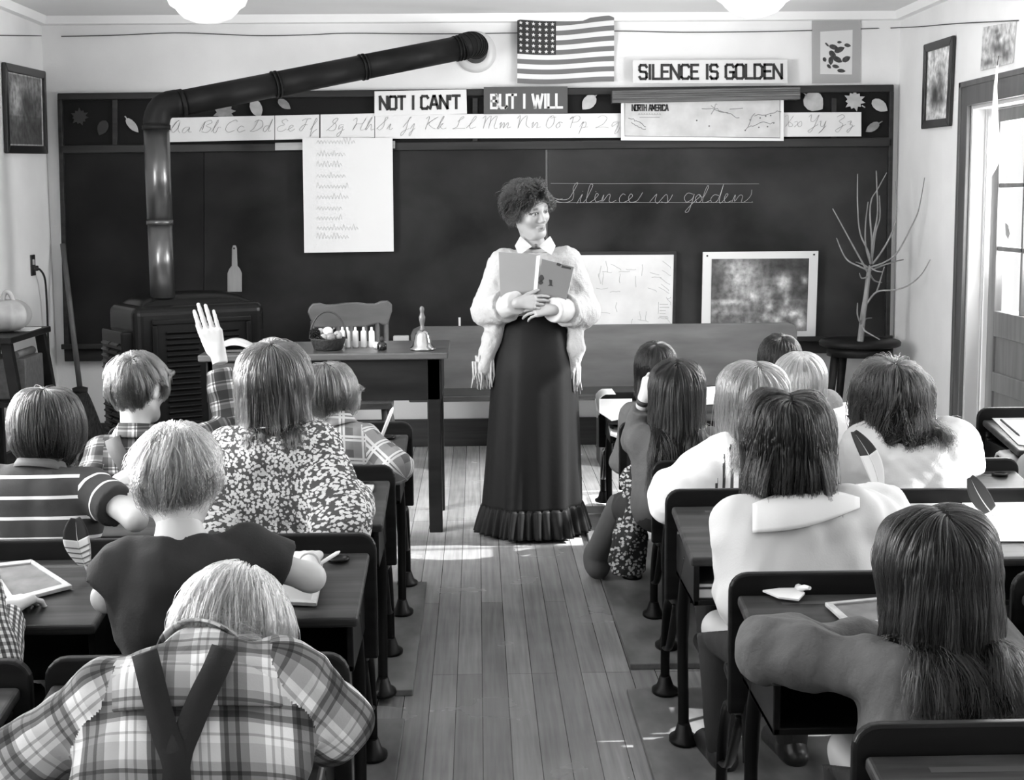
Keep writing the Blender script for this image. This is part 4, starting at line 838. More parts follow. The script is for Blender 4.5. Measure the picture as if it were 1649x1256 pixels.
# ================================================================== school desks
def rail_y(px, py, z): return PZ(px, py, z).y
def make_desk(name, label, group, x0, x1, Y, zr, seat=True, top=True):
    """one desk unit: backrest for the seat in front, sloping top and book shelf behind it, cast iron legs; local frame at its floor point"""
    w = x1-x0; t = thing(name, label, 'school desk', ((x0+x1)/2, Y, 0), 0, group); k = zr/.71; h = w/2
    b = MB(); rr = .04; z0 = .40*k
    o = [(-h, 0, z0), (h, 0, z0), (h, 0, zr-rr)]+[(h-rr+rr*math.sin(a), 0, zr-rr+rr*math.cos(a)) for a in np.linspace(R90, 0, 6)[1:]]+[(-h+rr-rr*math.sin(a), 0, zr-rr+rr*math.cos(a)) for a in np.linspace(0, R90, 6)]
    b.prism(o, (0, .022, 0)); b.build('backrest', M_SEATW, t, bevel=.006, seg=3)
    if top:
        zb, zf, dp = .667*k, .612*k, .38*k; a = math.atan2(zb-zf, dp)
        b = MB(); b.box((0, -dp/2-.005, (zb+zf)/2-.012), (w-.03, dp, .024), rot=(a, 0, 0)); dt = b.build('desk_top', M_DESKW, t, bevel=.008, seg=3)
        b = MB(); b.box((0, -.055, zb-.010), (w-.2, .016, .0065), rot=(a, 0, 0)); b.build('pencil_groove', mat('groove_dark', .03, .6), dt)
        b = MB(); b.lathe([(.026, 0), (.026, .006), (.02, .007), (.019, .002), (.001, .002)], (h-.085, -.06, zb-.006), 20); b.build('inkwell_rim', M_IRON, dt)
        b = MB(); b.span((-h+.03, -dp+.05, .475*k), (h-.03, 0, .49*k)); b.span((-h+.03, -dp+.05, .475*k), (-h+.045, 0, zf-.02)); b.span((h-.045, -dp+.05, .475*k), (h-.03, 0, zf-.02)); b.build('book_shelf', M_SEATW, t, bevel=.003)
    for s in (-1, 1):
        x = s*(h-.045)
        b = MB(); b.tube(catmull([(x, -.16*k, .56*k), (x, -.07, .46*k), (x, -.03, .3*k), (x, -.05, .12), (x, -.06, .04)], 5), [.017]*10+[.015]*11, 10, flat=.55)
        b.tube(catmull([(x, -.02, .6*k), (x, .01, .45*k), (x, -.02, .3*k)], 4), .016, 8, flat=.6)
        b.lathe([(.04, .0), (.04, .009), (.026, .018), (.016, .05)], (x, -.06, .021), 18, sy=1.5); b.build('iron_leg', M_IRON, t)
        if seat:
            b = MB(); b.tube(catmull([(x, .0, .62*k), (x, .02, .46*k), (x, .1, .37*k), (x, .26*k, .335*k), (x, .34*k, .2*k), (x, .35*k, .04)], 5), [.014]*26, 10, flat=.6)
            b.tube(catmull([(x, .1, .36*k), (x, .24*k, .2*k), (x, .34*k, .16*k)], 4), .012, 8, flat=.6)
            b.lathe([(.04, .0), (.04, .009), (.026, .018), (.016, .05)], (x, .35*k, .021), 18, sy=1.4); b.build('iron_seat_leg', M_IRON, t)
    if seat:
        b = MB(); b.grid(lambda u, v: ((u-.5)*(w-.1), .03+.34*k*v, .378*k+.02*(v-.45)**2*4-.012*v), 4, 10); b.build('seat', M_SEATW, t, solid=.022, bevel=.006)
    return t
DZ_ = .71; LX = (-.245, -.79); 
YLA, YLB, YLC, YLD = rail_y(663, 679, .71), rail_y(635, 750, .71), rail_y(605, 859, .71), rail_y(565, 1052, .71)
GD = 'wooden school desks with iron legs'
DESKS = {}
def desk(key, label, px, py, side, w, zr=.71, **kw):
    Y = rail_y(px, py, zr); x = P(px, py, Y).x; x0, x1 = (x-w, x) if side == 'r' else (x, x+w)
    if kw.get('xl') is not None: x0 = kw['xl']; x1 = x0+w
    if kw.get('xr') is not None: x1 = kw['xr']; x0 = x1-w
    kw.pop('xl', 0); kw.pop('xr', 0); DESKS[key] = (x0, x1, Y, zr); return make_desk('school_desk', label, GD, x0, x1, Y, zr, **kw)
desk('LA', 'school desk in front of the person in plaid with pencil', 664, 679, 'r', .535)
desk('LB', 'school desk with the slate of the person in floral blouse', 636, 749, 'r', .535)
desk('LC', 'school desk of the blond person in dark tee with slate pencil', 605, 859, 'r', .535)
desk('LD', 'school desk under the bent fair-haired person in pale plaid', 562, 1053, 'r', .535)
desk('MA', 'school desk with pale rail in front of the hand-raising person', 449, 684, 'r', .53, xr=DESKS['LA'][0]-.02)
desk('MB', 'school desk in front of the person in striped shirt', 378, 762, 'r', .53, xr=DESKS['LB'][0]-.02)
desk('MC', 'school desk with a quill and a large framed slate', 224, 868, 'r', .53, xr=DESKS['LC'][0]-.02)
desk('MD', 'empty school desk next to the bent fair-haired person in pale plaid', 80, 1063, 'r', .53, xr=DESKS['LD'][0]-.02)
desk('RD', 'empty school desk behind the long-haired person in dark sweater', 1375, 1168, 'l', .57)
desk('RC', 'school desk with crumpled white paper and slate by the aisle', 1175, 924, 'l', .565)
desk('RB', 'school desk with books on its shelf by the aisle', 1072, 789, 'l', .565)
desk('RA', 'small school desk in front of the person in striped blouse', 1050, 743, 'l', .60, zr=.635)
desk('R0', 'small school desk in front of the person with a wrist strap', 997, 679, 'l', .60, zr=.63)
desk('RZ', 'foremost school desk draped with white papers by the aisle', 964, 632, 'l', .60, zr=.60)
desk('SC', 'school desk by the window wall with its corner in view', 1632, 922, 'l', .565)
desk('SB', 'school desk in the sunlight with white papers and black feather', 1399, 789, 'l', .565, xl=DESKS['RB'][1]+.02)
desk('SA', 'small school desk ahead of the person in puff sleeves', 1366, 741, 'l', .60, xl=DESKS['RA'][1]+.02, zr=.635)
desk('S0', 'small school desk ahead of the straight-haired blond person', 1265, 679, 'l', .60, xl=DESKS['R0'][1]+.02, zr=.63)
desk('TA', 'school desk with sloping pale top standing beside the door', 1575, 657, 'l', .5, zr=.71)
# runner boards under the desks
M_RUN = mat('runner_board', .12, .45, var=.6, scale=(9, 4, 9))
def runner(name, x0, x1, y0, y1, lab):
    tag(MB().span((-(x1-x0)/2, -(y1-y0)/2, 0), ((x1-x0)/2, (y1-y0)/2, .02)).build('floor_runner', M_RUN, loc=((x0+x1)/2, (y0+y1)/2, 0), bevel=.003), lab, 'runner board', 'wooden runner boards under the desks')

for (x0, x1, y0, y1, lab) in ((-.80, -.212, 4.40, 5.70, 'runner board under the farther desks beside the aisle, left of the teacher'), (-.80, -.225, 1.7, 4.15, 'runner board under the nearer desks beside the aisle, before the striped one'),
    (-1.36, -.815, 4.40, 5.70, 'runner board under the farther desks by the pumpkin stand'), (-1.36, -.815, 1.7, 4.15, 'runner board under the nearer desks by the left wall'),
    (.475, 1.10, 4.62, 7.1, 'runner board under the small desks with draped white papers'), (.44, 1.12, 1.7, 4.38, 'runner board under the desk with books on its shelf'),
    (1.115, 1.75, 4.62, 6.4, 'runner board under the small desks beside the round stand'), (1.125, 1.75, 2.5, 4.38, 'runner board under the desk in the sunlight'), (1.9, 2.5, 5.2, 6.3, 'runner board under the desk beside the door')):
    runner('floor_runner', x0, x1, y0, y1, lab)
# ================================================================== people: implicit-surface modelling
F32 = np.float32
def V3(p): return np.array([p[0], p[1], p[2]], dtype=np.float64)
def smin(a, b, k):
    if k <= 0: return np.minimum(a, b)
    h = np.clip(.5+.5*(b-a)/k, 0, 1); return b+(a-b)*h-k*h*(1-h)
_nd = np.random.default_rng(5); _ND = _nd.normal(size=(24, 3)); _ND /= np.linalg.norm(_ND, axis=1)[:, None]; _NP = _nd.uniform(0, 6.28, 24)
def wob(x, y, z, s, seed=0, n=6):
    """smooth wobble field made of a few warped waves"""
    r = 0
    for i in range(n):
        d = _ND[(seed*5+i) % 24]; ph = _NP[(seed*3+i) % 24]
        r = r+np.sin((x*d[0]+y*d[1]+z*d[2])*s*(1+.35*i)+ph+1.5*np.sin((x*d[1]+y*d[2]+z*d[0])*s*.6+ph))/(1+.3*i)
    return r/3.2
# primitives: dicts; 'cap' tapered capsule, 'ell' ellipsoid with axes
def cap(a, b, ra, rb=None, k=.02, op='add', fl=None): return dict(t='cap', a=V3(a), b=V3(b), ra=ra, rb=ra if rb is None else rb, k=k, op=op, fl=fl)
def ell(c, r, R=None, k=.02, op='add'): return dict(t='ell', c=V3(c), r=V3(r), R=np.eye(3) if R is None else R, k=k, op=op)
def prim_d(p, x, y, z):
    if p['t'] == 'cap':
        a, b = p['a'], p['b']; d = b-a; L = float(d@d)+1e-12
        qx, qy, qz = x-a[0], y-a[1], z-a[2]; t = np.clip((qx*d[0]+qy*d[1]+qz*d[2])/L, 0, 1)
        qx = qx-t*d[0]; qy = qy-t*d[1]; qz = qz-t*d[2]
        if p['fl'] is not None:       # flatten along one axis
            ax, f = p['fl']; s = qx*ax[0]+qy*ax[1]+qz*ax[2]; m = (1/f-1)*s; qx = qx+m*ax[0]; qy = qy+m*ax[1]; qz = qz+m*ax[2]
        return np.sqrt(qx*qx+qy*qy+qz*qz)-(p['ra']+(p['rb']-p['ra'])*t)
    c, r, R = p['c'], p['r'], p['R']; qx, qy, qz = x-c[0], y-c[1], z-c[2]
    u = (R[0, 0]*qx+R[1, 0]*qy+R[2, 0]*qz)/r[0]; v = (R[0, 1]*qx+R[1, 1]*qy+R[2, 1]*qz)/r[1]; w = (R[0, 2]*qx+R[1, 2]*qy+R[2, 2]*qz)/r[2]
    n = np.sqrt(u*u+v*v+w*w)+1e-9; g = np.sqrt((u/r[0])**2+(v/r[1])**2+(w/r[2])**2)+1e-9
    return n*(n-1)/g
def prim_box(p):
    if p['t'] == 'cap':
        m = max(p['ra'], p['rb'])
        return np.minimum(p['a'], p['b'])-m, np.maximum(p['a'], p['b'])+m
    e = np.sqrt((p['R']**2) @ (p['r']**2)); return p['c']-e, p['c']+e
def bounds(prims, pad=.02):
    A = [prim_box(p) for p in prims if p['op'] == 'add']; return np.min([a for a, _ in A], 0)-pad, np.max([b for _, b in A], 0)+pad
def field(prims, lo, hi, h, base=None, far=.3):
    n = np.maximum(2, np.ceil((hi-lo)/h).astype(int)+1); ax = [(lo[i]+h*np.arange(n[i])).astype(F32) for i in range(3)]
    F = np.full(tuple(n), far, F32) if base is None else base
    for p in prims:
        a, b = prim_box(p); m = max(.03, 2.2*p['k'], 3*h); i0 = np.maximum(0, np.floor((a-m-lo)/h).astype(int)); i1 = np.minimum(n, np.ceil((b+m-lo)/h).astype(int)+1)
        if np.any(i1 <= i0): continue
        sl = tuple(slice(i0[i], i1[i]) for i in range(3)); d = prim_d(p, ax[0][sl[0]][:, None, None], ax[1][sl[1]][None, :, None], ax[2][sl[2]][None, None, :]).astype(F32)
        if p['op'] == 'add': F[sl] = smin(F[sl], d, p['k'])
        else: F[sl] = -smin(-F[sl], d, p['k'])
    return F, ax
def nets(F, lo, h):
    """surface net of the zero level: vertices, quads"""
    s = F < 0; c = np.zeros(tuple(np.array(F.shape)-1), np.int8)
    for i in (0, 1):
        for j in (0, 1):
            for k in (0, 1): c += s[i:F.shape[0]-1+i, j:F.shape[1]-1+j, k:F.shape[2]-1+k]
    act = (c > 0) & (c < 8); I, J, K = np.nonzero(act); idx = np.full(act.shape, -1, np.int64); idx[I, J, K] = np.arange(len(I))
    acc = np.zeros((len(I), 3)); cnt = np.zeros(len(I)); co = [(i, j, k) for i in (0, 1) for j in (0, 1) for k in (0, 1)]
    vals = {q: F[I+q[0], J+q[1], K+q[2]].astype(np.float64) for q in co}
    for q in co:
        for a in range(3):
            if q[a] == 0:
                q2 = list(q); q2[a] = 1; q2 = tuple(q2); A, B = vals[q], vals[q2]; x = (A < 0) != (B < 0); t = np.where(x, A/np.where(x, A-B, 1), 0)
                for d in range(3): acc[:, d] += np.where(x, q[d]+(t if d == a else 0), 0)
                cnt += x
    Vt = acc/np.maximum(cnt, 1)[:, None]+np.stack([I, J, K], 1); Vt = lo+Vt*h; Q = []
    S = s
    def emit(x, sgn, cells):
        q = np.stack([idx[c_] for c_ in cells], 1); ok = (q >= 0).all(1); q = q[ok]; g = sgn[ok]; q[g] = q[g][:, ::-1]; Q.append(q)
    e = S[:-1, 1:-1, 1:-1] != S[1:, 1:-1, 1:-1]; i, j, k = np.nonzero(e); j += 1; k += 1
    emit(e, ~S[i, j, k], [(i, j-1, k-1), (i, j, k-1), (i, j, k), (i, j-1, k)])
    e = S[1:-1, :-1, 1:-1] != S[1:-1, 1:, 1:-1]; i, j, k = np.nonzero(e); i += 1; k += 1
    emit(e, S[i, j, k], [(i-1, j, k-1), (i, j, k-1), (i, j, k), (i-1, j, k)])
    e = S[1:-1, 1:-1, :-1] != S[1:-1, 1:-1, 1:]; i, j, k = np.nonzero(e); i += 1; j += 1
    emit(e, ~S[i, j, k], [(i-1, j-1, k), (i, j-1, k), (i, j, k), (i-1, j, k)])
    return Vt, np.concatenate(Q) if Q else np.zeros((0, 4), np.int64)
def np_mesh(name, Vt, Q, attrs=None, smooth=True):
    me = bpy.data.meshes.new(name); me.vertices.add(len(Vt)); me.vertices.foreach_set('co', np.asarray(Vt, F32).ravel())
    me.loops.add(4*len(Q)); me.loops.foreach_set('vertex_index', np.asarray(Q, np.int32).ravel())
    me.polygons.add(len(Q)); me.polygons.foreach_set('loop_start', np.arange(0, 4*len(Q), 4, dtype=np.int32))
    if smooth: me.polygons.foreach_set('use_smooth', np.ones(len(Q), bool))
    for k, v in (attrs or {}).items():
        v = np.asarray(v, F32)
        if v.ndim == 1: me.attributes.new(k, 'FLOAT', 'POINT').data.foreach_set('value', v)
        else: me.attributes.new(k, 'FLOAT_VECTOR', 'POINT').data.foreach_set('vector', v.ravel())
    me.update(calc_edges=True); me.validate(); return me
def surf(prims, h, cuts=(), disp=None, far=.3, pad=.025, box=None, shell=None):
    """mesh of a set of primitives. cuts: planes (point, normal) keep the side the normal points away from. disp(x,y,z) adds to the distance"""
    lo, hi = box if box is not None else bounds(prims, pad); F, ax = field(prims, lo, hi, h, far=far)
    X, Y, Z = ax[0][:, None, None], ax[1][None, :, None], ax[2][None, None, :]
    if disp is not None: F = F+disp(X, Y, Z).astype(F32)
    if shell: F = np.maximum(F, -(F+shell))
    for (p, n_) in cuts:
        n_ = V3(n_); n_ = n_/np.linalg.norm(n_); F = np.maximum(F, ((X-p[0])*n_[0]+(Y-p[1])*n_[1]+(Z-p[2])*n_[2]).astype(F32))
    return nets(F, lo, h)
def rotm(yaw=0, pitch=0, roll=0):
    """head frame: x to its right hand as seen from behind, y where the face points, z up. yaw turns to the picture's right, pitch lowers the face, roll tips to the right"""
    return np.array(Matrix.Rotation(-math.radians(yaw), 3, 'Z') @ Matrix.Rotation(-math.radians(pitch), 3, 'X') @ Matrix.Rotation(math.radians(roll), 3, 'Y'))
def unit(v): v = np.asarray(v, float); return v/(np.linalg.norm(v)+1e-12)

# ---- head
def head_prims(c, R, s, face=True, ears=True, neck=None, nr=.044):
    T = lambda p: c+R @ (np.array(p)*s); E = lambda p, r, k=.012, op='add': ell(T(p), np.array(r)*s, R, k*s, op); Cc = lambda a, b, ra, rb, k=.012, op='add': cap(T(a), T(b), ra*s, rb*s, k*s, op)
    L = [E((0, -.005, .018), (.073, .091, .087)), E((0, .028, -.038), (.053, .06, .078), .03), E((0, .06, -.102), (.026, .022, .018), .03)]
    for q in (-1, 1):
        L += [Cc((q*.045, .0, -.062), (q*.016, .062, -.1), .018, .016, .03), E((q*.036, .064, -.03), (.022, .02, .022), .025)]
    if face:
        L += [Cc((-.032, .079, .022), (.032, .079, .022), .011, .011, .02), Cc((0, .086, .008), (0, .104, -.03), .0065, .0105, .012)]
        for q in (-1, 1):
            L += [E((q*.0105, .096, -.036), (.008, .009, .007), .008), E((q*.031, .096, .002), (.017, .014, .0105), .01, 'sub'), E((q*.031, .077, .002), (.0128, .0128, .0128), .001)]
            L += [Cc((q*.018, .0865, .009), (q*.044, .079, .006), .0035, .003, .004)]
        L += [Cc((-.019, .086, -.066), (0, .0945, -.063), .005, .0055, .007), Cc((.019, .086, -.066), (0, .0945, -.063), .005, .0055, .007), Cc((-.014, .087, -.075), (.014, .087, -.075), .006, .006, .008), Cc((-.017, .0935, -.069), (.017, .0935, -.069), .0012, .0012, .002, 'sub')]
    if ears:
        for q in (-1, 1): L += [E((q*.075, -.006, -.006), (.009, .019, .031), .006), E((q*.086, -.002, -.006), (.008, .011, .02), .004, 'sub')]
    if neck is not None: L += [cap(T((0, -.018, -.055)), neck, nr*s, nr*s*1.12, .03)]
    return L
def head_tint(Vt, c, R, s):
    q = ((Vt-c) @ R)/s; x, y, z = np.abs(q[:, 0]), q[:, 1], q[:, 2]; t = np.ones(len(q))
    ft = y > .05
    brow = np.exp(-((x-.03)/.014)**4-((z-.0225-.004*np.sin(x*60))/.0055)**4)*ft; t *= 1-.85*brow
    e = np.sqrt(((x-.031)/.0145)**2+((z-.002)/.0068)**2); eye = (e < 1) & (y > .074); t = np.where(eye, 1.25, t)
    iris = np.sqrt((x-.031)**2+(z-.002)**2) < .0062; t = np.where(eye & iris, .06, t)
    lash = (np.abs(e-1.15) < .26) & (z > -.001) & ft & (x > .014); t = np.where(lash, .12, t)
    lip = np.exp(-(x/.018)**4-((z+.069)/.0075)**4)*(y > .07); t *= 1-.5*lip
    ck = np.exp(-((x-.038)/.02)**2-((z+.035)/.02)**2)*ft; t *= 1-.12*ck
    return t
# ---- hand: list of primitives; w wrist, d pointing direction, n back-of-hand normal, side +1 thumb towards cross(d, n)
def hand_prims(w, d, n, s=1.0, side=1, curl=(.3, .35, .3, .35), spread=.12, thumb=.6, tcurl=.3):
    w = V3(w); d = unit(d); n = unit(np.asarray(n, float)-d*np.dot(n, d)); x = np.cross(d, n)*side; L = []
    lens = [(.040, .024, .019), (.044, .028, .02), (.041, .026, .019), (.032, .02, .017)]; off = [.027, .009, -.009, -.026]; rad = [.0082, .0085, .0082, .0072]
    L.append(cap(w-d*.01*s, w+d*.02*s, .021*s, .023*s, .015, fl=(n, .72)))
    for i in range(4):
        kb = w+(d*(.083-.006*abs(i-1.2))+x*off[i])*s; L.append(cap(w+(d*.018+x*off[i]*.55)*s, kb, .0125*s, .0112*s, .010*s))
        a = curl[i]; p = kb; dd = unit(d+x*spread*(1.4-i)/1.6)
        for j, l in enumerate(lens[i]):
            ang = a*(.9 if j == 0 else 1.9 if j == 1 else 2.5); v = dd*math.cos(ang)-n*math.sin(ang); q = p+v*l*s; L.append(cap(p, q, rad[i]*s*(1-.1*j), rad[i]*s*(.92-.12*j), .0025*s)); p = q
    b0 = w+(d*.022+x*.02-n*.004)*s; t1 = unit(d*math.cos(thumb)+x*math.sin(thumb)-n*.25); b1 = b0+t1*.038*s; t2 = unit(t1*math.cos(tcurl)+(d*.8-x*.5-n*.2)*math.sin(tcurl)); b2 = b1+t2*.03*s; b3 = b2+unit(t2+d*.15)*.024*s
    L += [cap(b0, b1, .0135*s, .0105*s, .012*s), cap(b1, b2, .0098*s, .009*s, .003*s), cap(b2, b3, .009*s, .0072*s, .003*s)]
    return L
# ---- materials for people
def skin_mat(name, v):
    m = bpy.data.materials.new(name); m.use_nodes = True; nt = m.node_tree; b = nt.nodes['Principled BSDF']; b.inputs['Roughness'].default_value = .5
    at = nd(nt, 'ShaderNodeAttribute'); at.attribute_name = 'tint'; mu = nd(nt, 'ShaderNodeMath', operation='MULTIPLY'); mu.inputs[1].default_value = v
    nt.links.new(at.outputs['Fac'], mu.inputs[0]); nt.links.new(mu.outputs[0], b.inputs['Base Color'])
    b.inputs['Subsurface Weight'].default_value = 0.0; return m
M_SKIN = skin_mat('skin', .45); M_SKINT = skin_mat('skin_teacher', .30)
def pat_nodes(m):
    nt = m.node_tree; at = nd(nt, 'ShaderNodeAttribute'); at.attribute_name = 'pat'; sx = nd(nt, 'ShaderNodeSeparateXYZ'); nt.links.new(at.outputs['Vector'], sx.inputs[0]); return nt, at, sx
def stops(nt, src, period, lst, off=0.0):
    """repeating band profile along one coordinate: lst = [(position 0..1, value)]"""
    a = nd(nt, 'ShaderNodeMath', operation='MULTIPLY_ADD'); a.inputs[1].default_value = 1/period; a.inputs[2].default_value = off+50; nt.links.new(src, a.inputs[0])
    f = nd(nt, 'ShaderNodeMath', operation='FRACT'); nt.links.new(a.outputs[0], f.inputs[0])
    r = nd(nt, 'ShaderNodeValToRGB'); r.color_ramp.interpolation = 'CONSTANT'; e = r.color_ramp.elements
    e[0].position = lst[0][0]; e[0].color = g4(lst[0][1]); e[1].position = lst[1][0]; e[1].color = g4(lst[1][1])
    for p_, v in lst[2:]: q = e.new(p_); q.color = g4(v)
    nt.links.new(f.outputs[0], r.inputs[0]); return r.outputs[0]
def cloth_base(name, v, bump=.15, bs=260, rough=.85):
    m = bpy.data.materials.new(name); m.use_nodes = True; b = m.node_tree.nodes['Principled BSDF']; b.inputs['Roughness'].default_value = rough; b.inputs['Base Color'].default_value = g4(v); b.inputs['Specular IOR Level'].default_value = .25
    nt = m.node_tree; tc = nd(nt, 'ShaderNodeTexCoord'); n = nd(nt, 'ShaderNodeTexNoise'); n.inputs['Scale'].default_value = bs; n.inputs['Detail'].default_value = 2; nt.links.new(tc.outputs['Object'], n.inputs[0])
    bp = nd(nt, 'ShaderNodeBump'); bp.inputs['Strength'].default_value = bump; bp.inputs['Distance'].default_value = .004; nt.links.new(n.outputs[0], bp.inputs['Height']); nt.links.new(bp.outputs[0], b.inputs['Normal']); return m
def plaid(name, per, prof_u, prof_v, mode='MULTIPLY', gain=1.0, off=0.0):
    m = cloth_base(name, .5); nt, at, sx = pat_nodes(m); u = stops(nt, sx.outputs[0], per, prof_u, off); v = stops(nt, sx.outputs[1], per, prof_v)
    mx = nd(nt, 'ShaderNodeMix', data_type='RGBA', blend_type=mode); mx.inputs[0].default_value = 1 if mode != 'MIX' else .5; nt.links.new(u, mx.inputs[6]); nt.links.new(v, mx.inputs[7])
    g = nd(nt, 'ShaderNodeMix', data_type='RGBA', blend_type='MULTIPLY'); g.inputs[0].default_value = 1; g.inputs[7].default_value = g4(gain); nt.links.new(mx.outputs[2], g.inputs[6])
    nt.links.new(g.outputs[2], nt.nodes['Principled BSDF'].inputs['Base Color']); return m
def banded(name, axis, per, prof, off=0.0, only_torso=False, other=.7):
    m = cloth_base(name, .5); nt, at, sx = pat_nodes(m); o = stops(nt, sx.outputs[axis], per, prof, off)
    if only_torso:
        mx = nd(nt, 'ShaderNodeMix', data_type='RGBA'); lt = nd(nt, 'ShaderNodeMath', operation='GREATER_THAN'); lt.inputs[1].default_value = .5; nt.links.new(sx.outputs[2], lt.inputs[0]); nt.links.new(lt.outputs[0], mx.inputs[0])
        nt.links.new(o, mx.inputs[6]); mx.inputs[7].default_value = g4(other); o = mx.outputs[2]
    nt.links.new(o, nt.nodes['Principled BSDF'].inputs['Base Color']); return m
def floral(name, sc, dark, light, thr=.42):
    m = cloth_base(name, .5); nt, at, sx = pat_nodes(m); vo = nd(nt, 'ShaderNodeTexVoronoi'); vo.inputs['Scale'].default_value = sc; vo.inputs['Randomness'].default_value = 1; nt.links.new(at.outputs['Vector'], vo.inputs['Vector'])
    nz = nd(nt, 'ShaderNodeTexNoise'); nz.inputs['Scale'].default_value = sc*1.6; nz.inputs['Detail'].default_value = 3; nt.links.new(at.outputs['Vector'], nz.inputs['Vector'])
    a = nd(nt, 'ShaderNodeMath', operation='MULTIPLY_ADD'); a.inputs[1].default_value = .9; nt.links.new(nz.outputs[0], a.inputs[0]); nt.links.new(vo.outputs['Distance'], a.inputs[2])
    r = nd(nt, 'ShaderNodeValToRGB'); e = r.color_ramp.elements; e[0].position = thr+.28; e[0].color = g4(light); e[1].position = thr+.45; e[1].color = g4(dark); q = e.new(thr+.36); q.color = g4(light*.75)
    nt.links.new(a.outputs[0], r.inputs[0]); nt.links.new(r.outputs[0], nt.nodes['Principled BSDF'].inputs['Base Color']); return m
def hair_mats(name, v, rnd=.4, rough=.26):
    m = bpy.data.materials.new(name+'_strands'); m.use_nodes = True; nt = m.node_tree; nt.nodes.clear(); o = nd(nt, 'ShaderNodeOutputMaterial'); h = nd(nt, 'ShaderNodeBsdfHairPrincipled'); h.parametrization = 'COLOR'
    h.inputs['Roughness'].default_value = rough; h.inputs['IOR'].default_value = 1.38; h.inputs['Radial Roughness'].default_value = .5; h.inputs['Coat'].default_value = .0 if 'Coat' in h.inputs else 0
    hi = nd(nt, 'ShaderNodeHairInfo'); mr = nd(nt, 'ShaderNodeMapRange'); mr.inputs[3].default_value = v*(1-rnd); mr.inputs[4].default_value = v*(1+rnd); nt.links.new(hi.outputs['Random'], mr.inputs[0]); nt.links.new(mr.outputs[0], h.inputs['Color'])
    nt.links.new(h.outputs[0], o.inputs[0])
    k = mat(name+'_mass', v*.45, .7, spec=.1, var=.2, scale=(120, 120, 9)); return m, k

